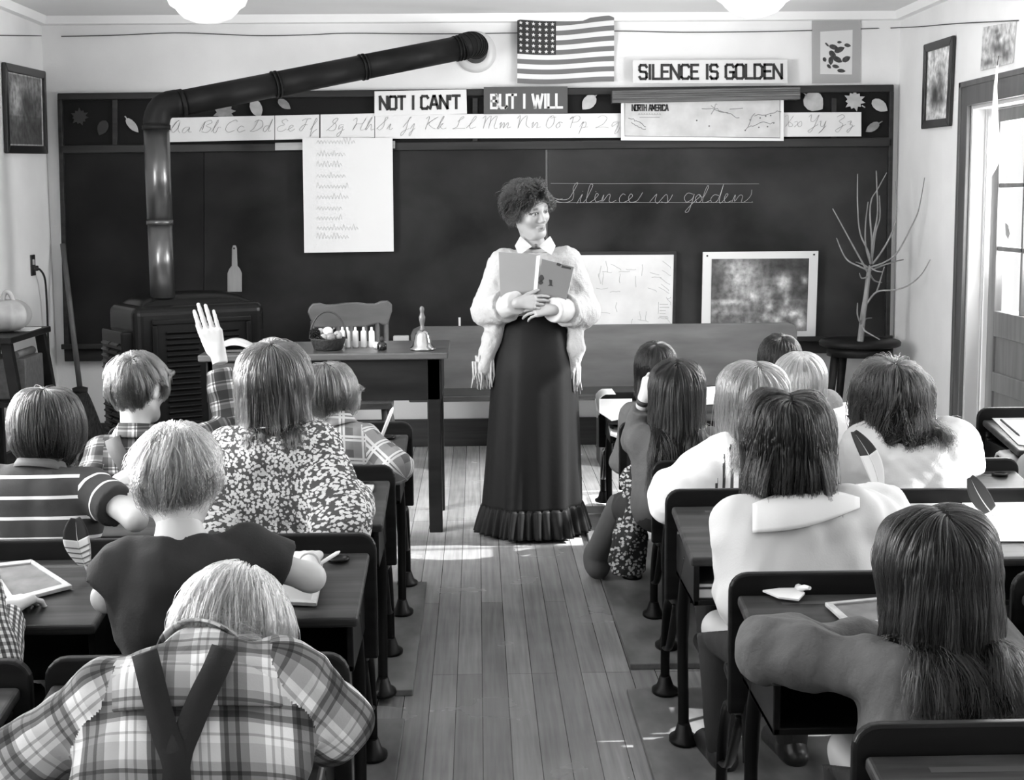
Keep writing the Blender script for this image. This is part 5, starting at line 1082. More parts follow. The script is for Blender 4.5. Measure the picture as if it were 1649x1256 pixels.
# ---- hair from strands
def make_hair(parent, name, c, R, s, mats, N=7000, steps=22, length=.3, zcut=None, vol=.02, grav=.22, part=None, crown=(0, -.45, .9), body=(), wave=0, wfreq=2.0, clump=.55, ncl=140, frizz=.004, rad=.00055, low=-.62, inward=0.0, fringe=True, seed=1, hull=True, jit=.25, flow_down=.0, hullthr=2.2, facefree=True, hug=.55, hugz=-.02, earcut=False, tuft=.006):
    """strands grow from the scalp, lie along the head, then hang; zcut: height in head frame where they end; body: capsules to keep off"""
    g = np.random.default_rng(seed); n = g.normal(size=(N*3, 3)); n /= np.linalg.norm(n, axis=1)[:, None]
    az = np.abs(np.arctan2(n[:, 0], n[:, 1]))           # 0 in front
    zmin = np.interp(az, [0, .75, 1.15, 1.6, 1.95, 2.5, 3.15], [.50, .42, .12, -.02, -.25, low, low]); n = n[n[:, 2] > zmin][:N]; N = len(n)
    rad3 = np.array([.0755, .094, .0905])*s; cc = np.array([0, -.005, .018])*s
    K = unit(crown); t = -(K-(n @ K)[:, None]*n); t /= np.linalg.norm(t, axis=1)[:, None]+1e-9
    if part is not None:
        xs = np.sign(n[:, 0]-part); w = np.clip((n[:, 2]-.2)/.5, 0, 1)*np.clip((n[:, 1]+.75)/.35, 0, 1)
        side = np.stack([xs, -.12+0*xs, -.35+0*xs], 1); side -= (side*n).sum(1)[:, None]*n; side /= np.linalg.norm(side, axis=1)[:, None]+1e-9; t = t*(1-w)[:, None]+side*w[:, None]; t /= np.linalg.norm(t, axis=1)[:, None]+1e-9
    dn = R.T @ np.array([0, 0, -1.0]); gd = unit(dn*(1-flow_down)+np.array([0, 0, -1.])*flow_down)
    lay = vol*s*(.15+.85*g.random(N)**.7); bod = [(R.T @ (p['a']-c), R.T @ (p['b']-c), p['ra'], p['rb']) for p in body]
    Ls = length*s*(1-jit*g.random(N)) if zcut is None else np.full(N, length*s)
    def march(ds):
        p = cc+n*rad3*1.0; v = t*1.0+n*.25; out = [p.copy()]; alive = np.ones(N, bool); tl = np.zeros(N)
        zc = None if zcut is None else (zcut*s+ (g2*.012*s))
        for k in range(steps-1):
            v = v*(1-grav)+gd*grav
            if inward: v[:, :2] -= inward*np.clip((-.02*s-p[:, 2])/(.06*s), 0, 1)[:, None]*p[:, :2]/(.08*s)
            v /= np.linalg.norm(v, axis=1)[:, None]+1e-9; q = p+v*np.asarray(ds)[:, None] if np.ndim(ds) else p+v*ds
            f = min(1, (k+1)/4); rr = rad3+(lay*f)[:, None]; e = (q-cc)/rr; m = np.linalg.norm(e, axis=1); ins = m < 1
            q = np.where(ins[:, None], cc+e/np.maximum(m, 1e-6)[:, None]*rr, q)
            hg = hug*np.clip((q[:, 2]-(hugz-.03)*s)/(.06*s), 0, 1)*(~ins); q = q*(1-hg)[:, None]+(cc+e/np.maximum(m, 1e-6)[:, None]*rr)*hg[:, None]
            if facefree:      # keep the face clear
                fc = (np.abs(q[:, 0]) < .058*s) & (q[:, 1] > .03*s) & (q[:, 2] < .05*s); q[:, 0] = np.where(fc, np.sign(q[:, 0]+1e-6)*.06*s, q[:, 0])
            for (a, b_, ra, rb) in bod:
                d = b_-a; L2 = d@d+1e-12; tt = np.clip(((q-a) @ d)/L2, 0, 1); o = q-(a+tt[:, None]*d); dist = np.linalg.norm(o, axis=1); need = ra+(rb-ra)*tt+lay*.35+.004; ii = dist < need
                q = np.where(ii[:, None], a+tt[:, None]*d+o/np.maximum(dist, 1e-6)[:, None]*need[:, None], q)
            if zc is not None: alive &= ~((q[:, 2] < zc) & (q[:, 1] < .06*s+0*q[:, 1]) | (q[:, 2] < zc))
            if earcut: alive &= ~((np.abs(np.arctan2(q[:, 0], q[:, 1])) > 1.15) & (np.abs(np.arctan2(q[:, 0], q[:, 1])) < 1.95) & (q[:, 2] < .018*s))
            st = q-p; v = np.where((np.linalg.norm(st, axis=1) > 1e-7)[:, None], st/np.maximum(np.linalg.norm(st, axis=1), 1e-7)[:, None], v)
            q = np.where(alive[:, None], q, p); tl += np.linalg.norm(q-p, axis=1); p = q; out.append(p.copy())
        return np.stack(out, 1), tl
    g2 = g.normal(size=N)
    if zcut is not None:
        _, tl = march(np.full(N, length*s/(steps-1))); Ls = np.minimum(tl*1.02+.008, length*s)
        if not fringe: Ls = Ls
    g2 = g2; zs = zcut; zcut_keep = zcut
    pts, _ = march(Ls/(steps-1))
    tt = np.linspace(0, 1, steps)[None, :, None]
    gi = g.choice(N, min(ncl, N), replace=False); d2 = ((n[:, None, :]-n[None, gi, :])**2).sum(2); cl = gi[np.argmin(d2, 1)]
    w = clump*tt**1.2; pts = pts*(1-w)+(pts[cl]+(pts[:, :1]-pts[cl][:, :1])*.25)*w
    co = g.normal(size=(N, 3))[cl]*tuft*s; pts = pts+co[:, None, :]*np.clip(tt*1.5-.2, 0, 1)
    if wave:
        ph = g.uniform(0, 6.28, N)[cl][:, None]+.5*g.normal(size=N)[:, None]; a = wave*s*np.clip(np.linspace(0, 1, steps)*1.6-.2, 0, 1)[None, :]; x = np.linspace(0, 1, steps)[None, :]*(Ls/(.1*s))[:, None]*wfreq*.63
        pts[:, :, 0] += a*np.sin(x*6.28/2+ph); pts[:, :, 1] += a*np.cos(x*6.28/2+ph*1.3); pts[:, :, 2] += a*.4*np.sin(x*3+ph)
    pts += g.normal(size=(N, 1, 3))*frizz*s*tt+g.normal(size=(N, steps, 3))*frizz*.12*s*tt
    W_ = pts @ R.T+c
    if hull:
        h = .007; inner = lay < np.quantile(lay, .4); nin = int(inner.sum()); P_ = W_[inner].reshape(-1, 3); lo = P_.min(0)-.03; dims = np.ceil((P_.max(0)+.03-lo)/h).astype(int)+1
        D = np.zeros(dims, F32); ix = np.floor((P_-lo)/h).astype(int); np.add.at(D, (ix[:, 0], ix[:, 1], ix[:, 2]), 1)
        for _ in range(2):
            for a in range(3): D = (np.roll(D, 1, a)+D+np.roll(D, -1, a))/3
        ref = nin*steps/max(1, (D > 0).sum()); 
        # scalp cap keeps the skull covered
        X = [lo[i]+h*np.arange(dims[i]) for i in range(3)]; q = np.stack(np.meshgrid(*X, indexing='ij'), -1)-c; q = q @ R; e = (q-cc)/(rad3+.0015*s); m = np.linalg.norm(e, axis=-1); u = e/np.maximum(m, 1e-6)[..., None]
        za = np.interp(np.abs(np.arctan2(u[..., 0], u[..., 1])), [0, .75, 1.15, 1.6, 1.95, 2.5, 3.15], [.5, .42, .12, -.02, -.25, low, low]); capf = np.where(u[..., 2] > za, (m-1)*.08*s, .05)
        F = (np.minimum((hullthr*ref-D)/(ref*6)*.05, capf) if hullthr < 50 else capf).astype(F32); Vt, Q = nets(F, lo, h)
        me = np_mesh(name, Vt, Q); ho = link_mesh(name, me, mats[1], parent, world=True)
        k = ho.modifiers.new('smooth', 'SMOOTH'); k.factor = .5; k.iterations = 3
    else: ho = parent
    cu = bpy.data.hair_curves.new(name+'_strands'); cu.add_curves([steps]*N); Wm = np.array(WM[parent.name].inverted()); L_ = W_.reshape(-1, 3) @ Wm[:3, :3].T+Wm[:3, 3]
    cu.attributes['position'].data.foreach_set('vector', L_.astype(F32).ravel())
    ra = cu.attributes.get('radius') or cu.attributes.new('radius', 'FLOAT', 'POINT'); ra.data.foreach_set('value', np.tile(np.interp(np.linspace(0, 1, steps), [0, .7, 1], [rad, rad, rad*.35]), N).astype(F32))
    cu.materials.append(mats[0]); so = bpy.data.objects.new('hair_strands', cu); COL.objects.link(so); so.parent = ho; return ho

# ---- clothing and body assembly
def torso_prims(sp, grow=0.0, full=True):
    """trunk from pelvis to shoulders; sp has pelvis, chest, sl, sr (shoulder joints), neck, s"""
    s, pv, sl, sr, nb = sp['s'], sp['pelvis'], sp['sl'], sp['sr'], sp['neckb']; mid = (sl+sr)/2; ax = unit(sr-sl); up = unit(mid-pv); fw = unit(np.cross(up, ax)); w = np.linalg.norm(sr-sl)/2; g = grow; fat = sp.get('fat', 1.0)
    ch = pv+(mid-pv)*.72+fw*.012*s-fw*sp.get('hunch', 0)*.03; wa = pv+(mid-pv)*.36-fw*sp.get('hunch', 0)*.02
    L = [cap(pv-ax*.06*s, pv+ax*.06*s, (.088*s*fat+g), k=.05), cap(wa-ax*w*.42, wa+ax*w*.42, (.076*s*fat+g), k=.07), cap(ch-ax*w*.5, ch+ax*w*.5, (.083*s*fat+g), k=.06),
         cap(sl+ax*.01-up*.006, mid-up*.012*s, .043*s+g, .056*s+g, k=.045), cap(sr-ax*.01-up*.006, mid-up*.012*s, .043*s+g, .056*s+g, k=.045), cap(mid-up*.02*s, nb, .05*s+g, .043*s+g*.5, k=.035),
         cap(ch+ax*w*.45-fw*.03*s, mid+ax*w*.4-fw*.035*s-up*.03*s, .05*s+g, k=.04), cap(ch-ax*w*.45-fw*.03*s, mid-ax*w*.4-fw*.035*s-up*.03*s, .05*s+g, k=.04)]
    return L
def arm_prims(sp, side, grow=0.0, t1=1.0, fore=True, puff=0.0, loose=0.0, k=.02):
    s = sp['s']; S = sp['sl'] if side == 'l' else sp['sr']; a = sp.get('arm_'+side)
    if a is None: return []
    E, Wr = a['e'], a['w']; L = [cap(S, E, .041*s+grow+puff, .034*s+grow+loose, k)]
    if fore and t1 > 1:
        t = t1-1; q = E+(Wr-E)*t; L.append(cap(E, q, .034*s+grow+loose*.8, (.034-.011*t)*s+grow+loose, k))
    elif not fore or t1 < 1: L = [cap(S, S+(E-S)*t1, .041*s+grow+puff, (.041-.007*t1)*s+grow+loose, k)]
    return L
def leg_prims(sp, side, grow=0.0, shoe=False):
    s = sp['s']; pv = sp['pelvis']; q = -1 if side == 'l' else 1; ax = unit(sp['sr']-sp['sl']); ax[2] = 0; ax = unit(ax); fw = np.array([-ax[1], ax[0], 0])
    g = sp.get('leg_'+side) or {}; hp = pv+ax*q*.065*s-np.array([0, 0, .02]); kn = g.get('k', hp+fw*.36*s*1.05+ax*q*.03+np.array([0, 0, -.015])); an = g.get('a', np.array([kn[0]+fw[0]*-.03, kn[1]+fw[1]*-.03, .075])); to = g.get('t', an+fw*.15*s+np.array([0, 0, -.045]))
    if shoe: return [cap(an+np.array([0, 0, -.035])-fw*.03*s, to+np.array([0, 0, .0]), .034*s, .032*s, .02), cap(an+np.array([0, 0, .02]), an+np.array([0, 0, -.02]), .036*s, .036*s, .02)], an
    return [cap(hp, kn, .068*s+grow, .05*s+grow, .03), cap(kn, an, .047*s+grow, .032*s+grow, .02)]
def pat_regions(Vt, sp):
    """cloth coordinates by region: trunk (across, along, 0), then each arm segment (round, along, 1); with distances"""
    s, pv = sp['s'], sp['pelvis']; mid = (sp['sl']+sp['sr'])/2; ax = unit(sp['sr']-sp['sl']); up = unit(mid-pv); fw = np.cross(up, ax); q = Vt-mid
    x = q @ ax; w = np.linalg.norm(sp['sr']-sp['sl'])/2; C = [np.stack([np.where(q @ fw < 0, x, .6*s-x), q @ up, 0*x], 1)]
    tp = torso_prims(sp, .01); D = [np.min([prim_d(p, Vt[:, 0], Vt[:, 1], Vt[:, 2]) for p in tp[:3]+tp[5:]], 0)]
    for sd in 'lr':
        a_ = sp.get('arm_'+sd)
        if a_ is None: continue
        S = sp['sl'] if sd == 'l' else sp['sr']; along0 = 0
        for i, (A, B) in enumerate(((S, a_['e']), (a_['e'], a_['w']))):
            d = unit(B-A); L = np.linalg.norm(B-A); v = Vt-A; t = v @ d; zv = np.array([0, .3, 1.]); e1 = unit(zv-d*(zv @ d)); e2 = np.cross(d, e1); o = v-np.clip(t, 0, L)[:, None]*d; dist = np.linalg.norm(o, axis=1)-.045*s
            th = np.arctan2(v @ e2, v @ e1); dist = np.where(np.abs(x) > w*.84, dist-.004, dist+.5) if i == 0 else dist+.004
            C.append(np.stack([th, t+along0, 0*t+1], 1)); D.append(dist); along0 += L
    return np.stack(C), np.stack(D)
def set_pattern(me, Vt, Q, sp):
    """per-corner cloth coordinates, so that each sleeve meets the trunk at a clean seam"""
    C, D = pat_regions(Vt, sp); r = np.argmin(D[:, Q].mean(2), 0); P_ = C[r[:, None], Q]; arm = r > 0
    th = P_[:, :, 0]; d = th-th[:, :1]; th = np.where(d > math.pi, th-2*math.pi, np.where(d < -math.pi, th+2*math.pi, th)); P_[:, :, 0] = np.where(arm[:, None], th*.05*sp['s']+.3, P_[:, :, 0])
    me.attributes.new('pat', 'FLOAT_VECTOR', 'CORNER').data.foreach_set('vector', P_.astype(F32).reshape(-1))
def set_pattern_mesh(o, sp):
    me = o.data; Vc = np.zeros(len(me.vertices)*3, F32); me.vertices.foreach_get('co', Vc); Vc = Vc.reshape(-1, 3)+np.array(sp['o'].location); C, D = pat_regions(Vc, sp)
    r = np.argmin(D, 0); X = C[r, np.arange(len(Vc))]; X[:, 0] = np.where(r > 0, X[:, 0]*.05*sp['s']+.3, X[:, 0]); me.attributes.new('pat', 'FLOAT_VECTOR', 'POINT').data.foreach_set('vector', X.astype(F32).ravel())
def folds(sp, amp=.006, sc=38, seed=0):
    pv = sp['pelvis']; mid = (sp['sl']+sp['sr'])/2
    def f(x, y, z): return amp*wob(x, y, z*.55, sc, seed)+amp*.35*wob(x, y, z, sc*2.3, seed+1)
    return f
def person(label, head, R, s, sl, sr, pelvis, skin=None, h=.0075, hh=.004, arms=None, legs=True, face=True, ears=True, fat=1.0, hunch=0, group=None, neck=None, hands=None, stand=False, nr=.044):
    """builds the body as one mesh; returns the spec with the body object in it"""
    head, sl, sr, pelvis = V3(head), V3(sl), V3(sr), V3(pelvis); mid = (sl+sr)/2
    sp = dict(s=s, sl=sl, sr=sr, pelvis=pelvis, c=head, R=R, fat=fat, hunch=hunch); sp['neckb'] = V3(neck) if neck is not None else mid+np.array([0, 0, .02*s])+unit(head-mid)*.025*s
    for k_, v in (arms or {}).items(): sp['arm_'+k_] = {q: (V3(w) if q in 'ew' else w) for q, w in v.items()}
    if isinstance(legs, dict):
        for k_, v in legs.items(): sp['leg_'+k_] = {q: V3(w) for q, w in v.items()}
    B = torso_prims(sp, -.008)
    for sd in 'lr': B += arm_prims(sp, sd, -.004, 2.0)
    if legs:
        for sd in 'lr': B += leg_prims(sp, sd, -.006)
    H = head_prims(head, R, s, face, ears, sp['neckb'], nr)
    Vs, Qs, Ts = [], [], []; off = 0
    def add(Vt, Q, T=None):
        nonlocal off
        Vs.append(Vt); Qs.append(Q+off); Ts.append(np.ones(len(Vt)) if T is None else T); off += len(Vt)
    ncut = sp['neckb']+(head-sp['neckb'])*.25; nn = unit(head-sp['neckb'])
    add(*surf(B+[cap(head+R @ np.array([0, -.018, -.055])*s, sp['neckb'], nr*s, nr*s*1.12, .03)], h, cuts=[(ncut+nn*.012, nn)]))
    Vt, Q = surf(H, hh, cuts=[(ncut, -nn)]); add(Vt, Q, head_tint(Vt, head, R, s))
    for sd, kw in (hands or {}).items():
        a = sp['arm_'+sd]; w = a['w']; fd = unit(w-a['e']); d = kw.pop('d', fd); n_ = kw.pop('n', np.array([0, 0, 1.]))
        L = hand_prims(w, d, n_, s=s*kw.pop('hs', 1.0), side=kw.pop('side', 1 if sd == 'l' else -1), **kw)+[cap(w-fd*.05*s, w, .027*s, .0225*s, .015)]
        add(*surf(L, .0032, cuts=[(w-fd*.03*s, -fd)]))
    base = np.array([pelvis[0], pelvis[1], 0 if stand else 0]); me = np_mesh('person', np.concatenate(Vs), np.concatenate(Qs), {'tint': np.concatenate(Ts)})
    o = link_mesh('person', me, skin or M_SKIN, None, loc=Vector(base), world=True); tag(o, label, 'person', group); sp['o'] = o; return sp
def garment(sp, name, prims, m, h=.007, cuts=(), disp=None, shell=None, pat=True, groups=()):
    """a garment is the union of primitive groups, each (prims, cuts)"""
    if groups:
        allp = [p for g_ in groups for p in g_[0]]; lo, hi = bounds(allp, .03); F = None
        for (pr, ct, k) in groups:
            f, ax = field(pr, lo, hi, h); X, Y, Z = ax[0][:, None, None], ax[1][None, :, None], ax[2][None, None, :]
            for (p, n_) in ct: n_ = unit(n_); f = np.maximum(f, ((X-p[0])*n_[0]+(Y-p[1])*n_[1]+(Z-p[2])*n_[2]).astype(F32))
            F = f if F is None else smin(F, f, k)
        if disp is not None: F = F+disp(X, Y, Z).astype(F32)
        for (p, n_) in cuts: n_ = unit(n_); F = np.maximum(F, ((X-p[0])*n_[0]+(Y-p[1])*n_[1]+(Z-p[2])*n_[2]).astype(F32))
        Vt, Q = nets(F.astype(F32), lo, h)
    else: Vt, Q = surf(prims, h, cuts, disp, shell=shell)
    me = np_mesh(name, Vt, Q)
    if pat and len(me.loops) == 4*len(Q): set_pattern(me, Vt, Q, sp)
    o = link_mesh(name, me, m, sp['o'], world=True); return o
def shirt(sp, m, h=.007, sleeve=2.0, grow=.012, amp=.006, sc=38, seed=0, hem=-.06, loose=.006, puff=0.0, collar=None, name='shirt', sl_l=None, sl_r=None, collar_m=None):
    s = sp['s']; up = unit((sp['sl']+sp['sr'])/2-sp['pelvis']); gr = [(torso_prims(sp, grow), [(sp['pelvis']+up*hem, -up), (sp['neckb']+unit(sp['c']-sp['neckb'])*.006, unit(sp['c']-sp['neckb']))], 0)]
    for sd, t in (('l', sl_l or sleeve), ('r', sl_r or sleeve)):
        a = sp.get('arm_'+sd)
        if a is None: continue
        S = sp['sl'] if sd == 'l' else sp['sr']; A, B, tt = (a['e'], a['w'], t-1) if t > 1 else (S, a['e'], t); q = A+(B-A)*tt
        gr.append((arm_prims(sp, sd, grow*.9, min(2.0, t+.02), t > 1, puff, loose), [(q-unit(B-A)*.004, unit(B-A))] if t < 1.02 or t > 1.15 else [], .03))
    o = garment(sp, name, None, m, h, (), folds(sp, amp, sc, seed), groups=gr)
    if collar:
        n_ = unit(sp['c']-sp['neckb']); c0 = sp['neckb']+n_*.004; r = .05*s*collar; e1 = unit(np.cross(n_, [0, 1., .2])); e2 = np.cross(n_, e1); b = MB()
        def col(u, v): a = u*2*math.pi; rr = r*(1+.28*(1-abs(v*2-1))**.5*0+ .42*max(0, .5-v)*2-.02*v); return tuple(c0+(e1*math.cos(a)+e2*math.sin(a))*rr+n_*((.012+.026*s*min(1, v*2)) if v > .5 else .012-.02*(.5-v)*2+.026*s*v*2))
        b.grid(col, 36, 6); co = b.build('collar', collar_m or m, sp['o'], world=True, solid=.004, smooth=True)
        if collar_m is None:
            set_pattern_mesh(co, dict(sp, arm_l=None, arm_r=None))
    return o
def trousers(sp, m, h=.01, name='trousers', grow=.010):
    pv = sp['pelvis']; up = unit((sp['sl']+sp['sr'])/2-pv); s = sp['s']; ax = unit(sp['sr']-sp['sl'])
    L = [cap(pv-ax*.06*s, pv+ax*.06*s, .088*s*sp['fat']+grow, k=.04)]
    for sd in 'lr': L += leg_prims(sp, sd, grow)
    return garment(sp, name, L, m, h, [(pv+up*.07, up)], folds(sp, .004, 40, 3), pat=False)
def skirt_seated(sp, m, h=.01, length=.30):
    pv = sp['pelvis']; up = unit((sp['sl']+sp['sr'])/2-pv); s = sp['s']; ax = unit(sp['sr']-sp['sl']); L = [cap(pv-ax*.07*s, pv+ax*.07*s, .1*s, k=.05)]
    for sd in 'lr': q = leg_prims(sp, sd, .02); L += [q[0], cap(q[1]['a'], q[1]['a']+(q[1]['b']-q[1]['a'])*.3, q[1]['ra']+.01, q[1]['ra']+.018, .04)]
    k0, k1 = leg_prims(sp, 'l')[0]['b'], leg_prims(sp, 'r')[0]['b']; L.append(cap(k0, k1, .05*s, k=.05))
    return garment(sp, 'skirt', L, m, h, [(pv+up*.08, up)], folds(sp, .006, 40, 4))
def shoes(sp, m=None):
    for sd in 'lr':
        L, an = leg_prims(sp, sd, shoe=True); garment(sp, 'shoe', L, m or mat('shoe_leather', .012, .35), .009, [(an+np.array([0, 0, .03]), (0, 0, 1)), (np.array([0, 0, .004]), (0, 0, -1))], pat=False)
def straps(sp, m, pts_list, width=.034, name='suspender', surf_off=.018):
    """flat band laid along points on the back"""
    for pts in pts_list:
        c = catmull([Vector(p) for p in pts], 6); b = MB(); up = unit((sp['sl']+sp['sr'])/2-sp['pelvis']); fw = Vector(unit(np.cross(up, unit(sp['sr']-sp['sl'])))); n = len(c); V = []
        for i, p in enumerate(c):
            d = (c[min(i+1, n-1)]-c[max(i-1, 0)]).normalized(); x = d.cross(fw).normalized()*width/2; V.append((p-x, p+x))
        for k_ in range(n-1):
            f = [b.bm.verts.new(q) for q in (V[k_][0], V[k_][1], V[k_+1][1], V[k_+1][0])]; b.bm.faces.new(f)
        bmesh.ops.remove_doubles(b.bm, verts=b.bm.verts[:], dist=1e-5); b.build(name, m, sp['o'], world=True, solid=.005, smooth=True)
# ================================================================== the people
def N(px, py, Y): return np.array(P(px, py, Y))
def hit(sp, px, py, grow=.02, prims=None):
    """where the sight line to that place of the photo meets the person's trunk"""
    pr = prims or torso_prims(sp, grow); d = np.array(ray(px, py).normalized()); p = np.array(CAMPOS)+d*1.2
    for _ in range(80):
        D = .3
        for q in pr: D = float(smin(np.array(D), np.array(prim_d(q, *p)), q['k']))
        if D < .0008: break
        p = p+d*max(D*.8, .0008)
    return p
def rest_arms(sl, sr, s, z=.66):
    out = {}
    for sd, S, q in (('l', V3(sl), -1), ('r', V3(sr), 1)):
        e = S+np.array([q*.05, .07, -.19])*s; w = e+np.array([-q*.09, .20, 0])*s; w[2] = max(z, e[2]-.05); out[sd] = dict(e=e, w=w)
    return out
def lap_arms(sl, sr, s):
    out = {}
    for sd, S, q in (('l', V3(sl), -1), ('r', V3(sr), 1)):
        e = S+np.array([q*.045, .0, -.21])*s; out[sd] = dict(e=e, w=e+np.array([-q*.08, .14, -.03])*s)
    return out
def neckcaps(sp): return torso_prims(sp, .016)
HM = {}
def hm(key, v, **kw):
    if key not in HM: HM[key] = hair_mats('hair_'+key, v, **kw)
    return HM[key]
M_TROUSER = cloth_base('dark_trousers', .025); M_DENIM = cloth_base('denim', .06)
# --- striped shirt, bowl haircut
sl, sr = N(-18, 782, 3.87), N(146, 785, 3.87)
sp = person('person in striped dark shirt with smooth dark bowl haircut', N(74, 690, 3.92), rotm(0, 8, 0), .97, sl, sr, ((sl[0]+sr[0])/2, 3.82, .415), arms=dict(l=dict(e=N(-60, 880, 3.9), w=N(20, 860, 4.1)), r=dict(e=N(218, 836, 3.74), w=N(200, 785, 3.92))), hands=dict(r=dict(curl=(1.1, 1.2, 1.2, 1.1), n=(0, -1, .3))))
M = banded('striped_knit', 1, .053, [(0, .05), (.46, .75), (.62, .05)])
shirt(sp, M, h=.007, sleeve=.62, amp=.005, seed=1, grow=.014, loose=.012, collar=1.05, collar_m=cloth_base('knit_collar', .12)); trousers(sp, M_TROUSER); shoes(sp)
make_hair(sp['o'], 'hair', sp['c'], sp['R'], .97, hm('dark_brown', .022), N=10000, length=.30, zcut=-.088, vol=.024, grav=.2, crown=(0, -.15, .98), inward=.5, low=-.72, clump=.35, body=neckcaps(sp), frizz=.003, seed=2, facefree=True)
# --- raised hand, plaid shirt and straps
sl, sr = N(165, 728, 4.72), N(272, 722, 4.74)
sp = person('person in dark plaid shirt and straps raising one open hand', N(222, 622, 4.76), rotm(28, 2, 3), .97, sl, sr, ((sl[0]+sr[0])/2, 4.7, .415), arms=dict(l=dict(e=N(145, 800, 4.6), w=N(190, 790, 4.85)), r=dict(e=N(374, 696, 4.86), w=N(352, 572, 4.93))), hands=dict(r=dict(d=np.array([-.30, .05, .95]), n=(.1, -1, 0), curl=(.16, .12, .13, .18), spread=.035, thumb=.2, hs=1.08, tcurl=.1, side=-1)))
M = plaid('dark_plaid', .062, [(0, .75), (.12, .2), (.2, .55), (.26, .12), (.8, .3)], [(0, .9), (.1, .25), (.2, .7), (.26, .2), (.75, .5)], gain=1.1)
shirt(sp, M, h=.007, sleeve=1.78, amp=.008, seed=2, loose=.016, collar=1.12, grow=.012)
ws = sp['arm_r']['w']; e_ = sp['arm_r']['e']; b = MB(); b.tube([Vector(e_+(ws-e_)*.62), Vector(e_+(ws-e_)*.8)], .049, 20); 
cf = b.build('cuff', M, sp['o'], world=True, bevel=.006); set_pattern_mesh(cf, sp)
straps(sp, cloth_base('grey_strap', .09), [[hit(sp, x, y, .022) for x, y in q] for q in ([(181, 706), (186, 722), (198, 742), (212, 765)], [(277, 700), (266, 718), (256, 738), (246, 765)])], .05)
trousers(sp, M_DENIM); shoes(sp)
make_hair(sp['o'], 'hair', sp['c'], sp['R'], .97, hm('light_brown', .075), N=8000, length=.12, vol=.014, grav=.1, hug=.75, hugz=-.12, crown=(.15, -.5, .85), low=-.60, clump=.45, body=neckcaps(sp), seed=3, frizz=.003, earcut=True, hullthr=99)
# --- floral blouse
sl, sr = N(372, 728, 3.86), N(508, 722, 3.88)
sp = person('person in white-flowered blouse with straight shoulder-length hair', N(441, 618, 3.93), rotm(4, 6, 0), 1.0, sl, sr, ((sl[0]+sr[0])/2, 3.8, .415), fat=1.12, arms=dict(l=dict(e=N(352, 850, 3.78), w=N(420, 840, 4.05)), r=dict(e=N(548, 850, 3.76), w=N(560, 800, 4.0))), hands=dict(r=dict(curl=(.7, .8, .8, .8))))
M = floral('flower_print', 115, .07, .62, .60)
shirt(sp, M, h=.007, sleeve=1.85, amp=.008, seed=3, grow=.022, loose=.03, puff=.008, collar=1.05, hem=-.1, name='blouse'); skirt_seated(sp, M_TROUSER); shoes(sp)
make_hair(sp['o'], 'hair', sp['c'], sp['R'], 1.0, hm('mid_brown', .032), N=11000, length=.36, zcut=-.158, vol=.026, grav=.22, crown=(0, -.3, .95), clump=.6, body=neckcaps(sp), seed=4, frizz=.005, wave=.004, ncl=110)
# --- plaid shirt writing with pencil
sl, sr = N(508, 712, 4.75), N(588, 708, 4.76)
sp = person('person in light-lined plaid shirt writing with white pencil', N(528, 636, 4.8), rotm(38, 16, 0), .94, sl, sr, ((sl[0]+sr[0])/2-.02, 4.7, .415), arms=dict(l=dict(e=N(490, 780, 4.65), w=N(560, 745, 4.98)), r=dict(e=N(634, 752, 4.68), w=N(612, 728, 4.9))), hands=dict(r=dict(d=np.array([-.35, .6, .5]), n=(.8, -.2, .6), curl=(.9, 1.0, 1.1, 1.1))))
M = plaid('lined_plaid', .07, [(0, .5), (.1, .13), (.16, .5), (.26, .10), (.62, .2)], [(0, .5), (.1, .13), (.16, .5), (.26, .08), (.62, .18)], mode='LIGHTEN', gain=.9)
shirt(sp, M, h=.007, sleeve=1.86, amp=.009, seed=4, loose=.014, collar=1.0, grow=.013); trousers(sp, M_TROUSER); shoes(sp)
make_hair(sp['o'], 'hair', sp['c'], sp['R'], .94, hm('light_brown', .075), N=7000, length=.2, zcut=-.085, vol=.018, grav=.2, wave=.005, hug=.7, hugz=-.06, hullthr=99, crown=(0, -.35, .93), clump=.7, ncl=90, body=neckcaps(sp), seed=5, frizz=.006)
# --- dark tee, tousled blond
sl, sr = N(205, 912, 2.98), N(388, 893, 3.0)
sp = person('blond person in dark tee shirt leaning over the desk with slate', N(286, 768, 3.03), rotm(-2, 12, -2), .95, sl, sr, ((sl[0]+sr[0])/2+.02, 2.92, .415), h=.006, arms=dict(l=dict(e=N(172, 962, 2.99), w=N(262, 935, 3.2)), r=dict(e=N(500, 930, 3.04), w=N(497, 903, 3.24))), hands=dict(r=dict(curl=(.9, 1.0, 1.1, 1.1))), neck=N(290, 872, 2.98))
shirt(sp, cloth_base('dark_tee', .022, .2, 180), h=.006, sleeve=.66, amp=.013, sc=26, seed=5, grow=.014, loose=.014); trousers(sp, M_DENIM); shoes(sp)
make_hair(sp['o'], 'hair', sp['c'], sp['R'], .95, hm('blond', .28), N=9000, length=.11, vol=.016, grav=.12, hug=.7, hugz=-.12, crown=(0, -.25, .95), low=-.66, clump=.6, ncl=120, wave=.006, wfreq=1.2, seed=6, hullthr=99, frizz=.006, body=neckcaps(sp))
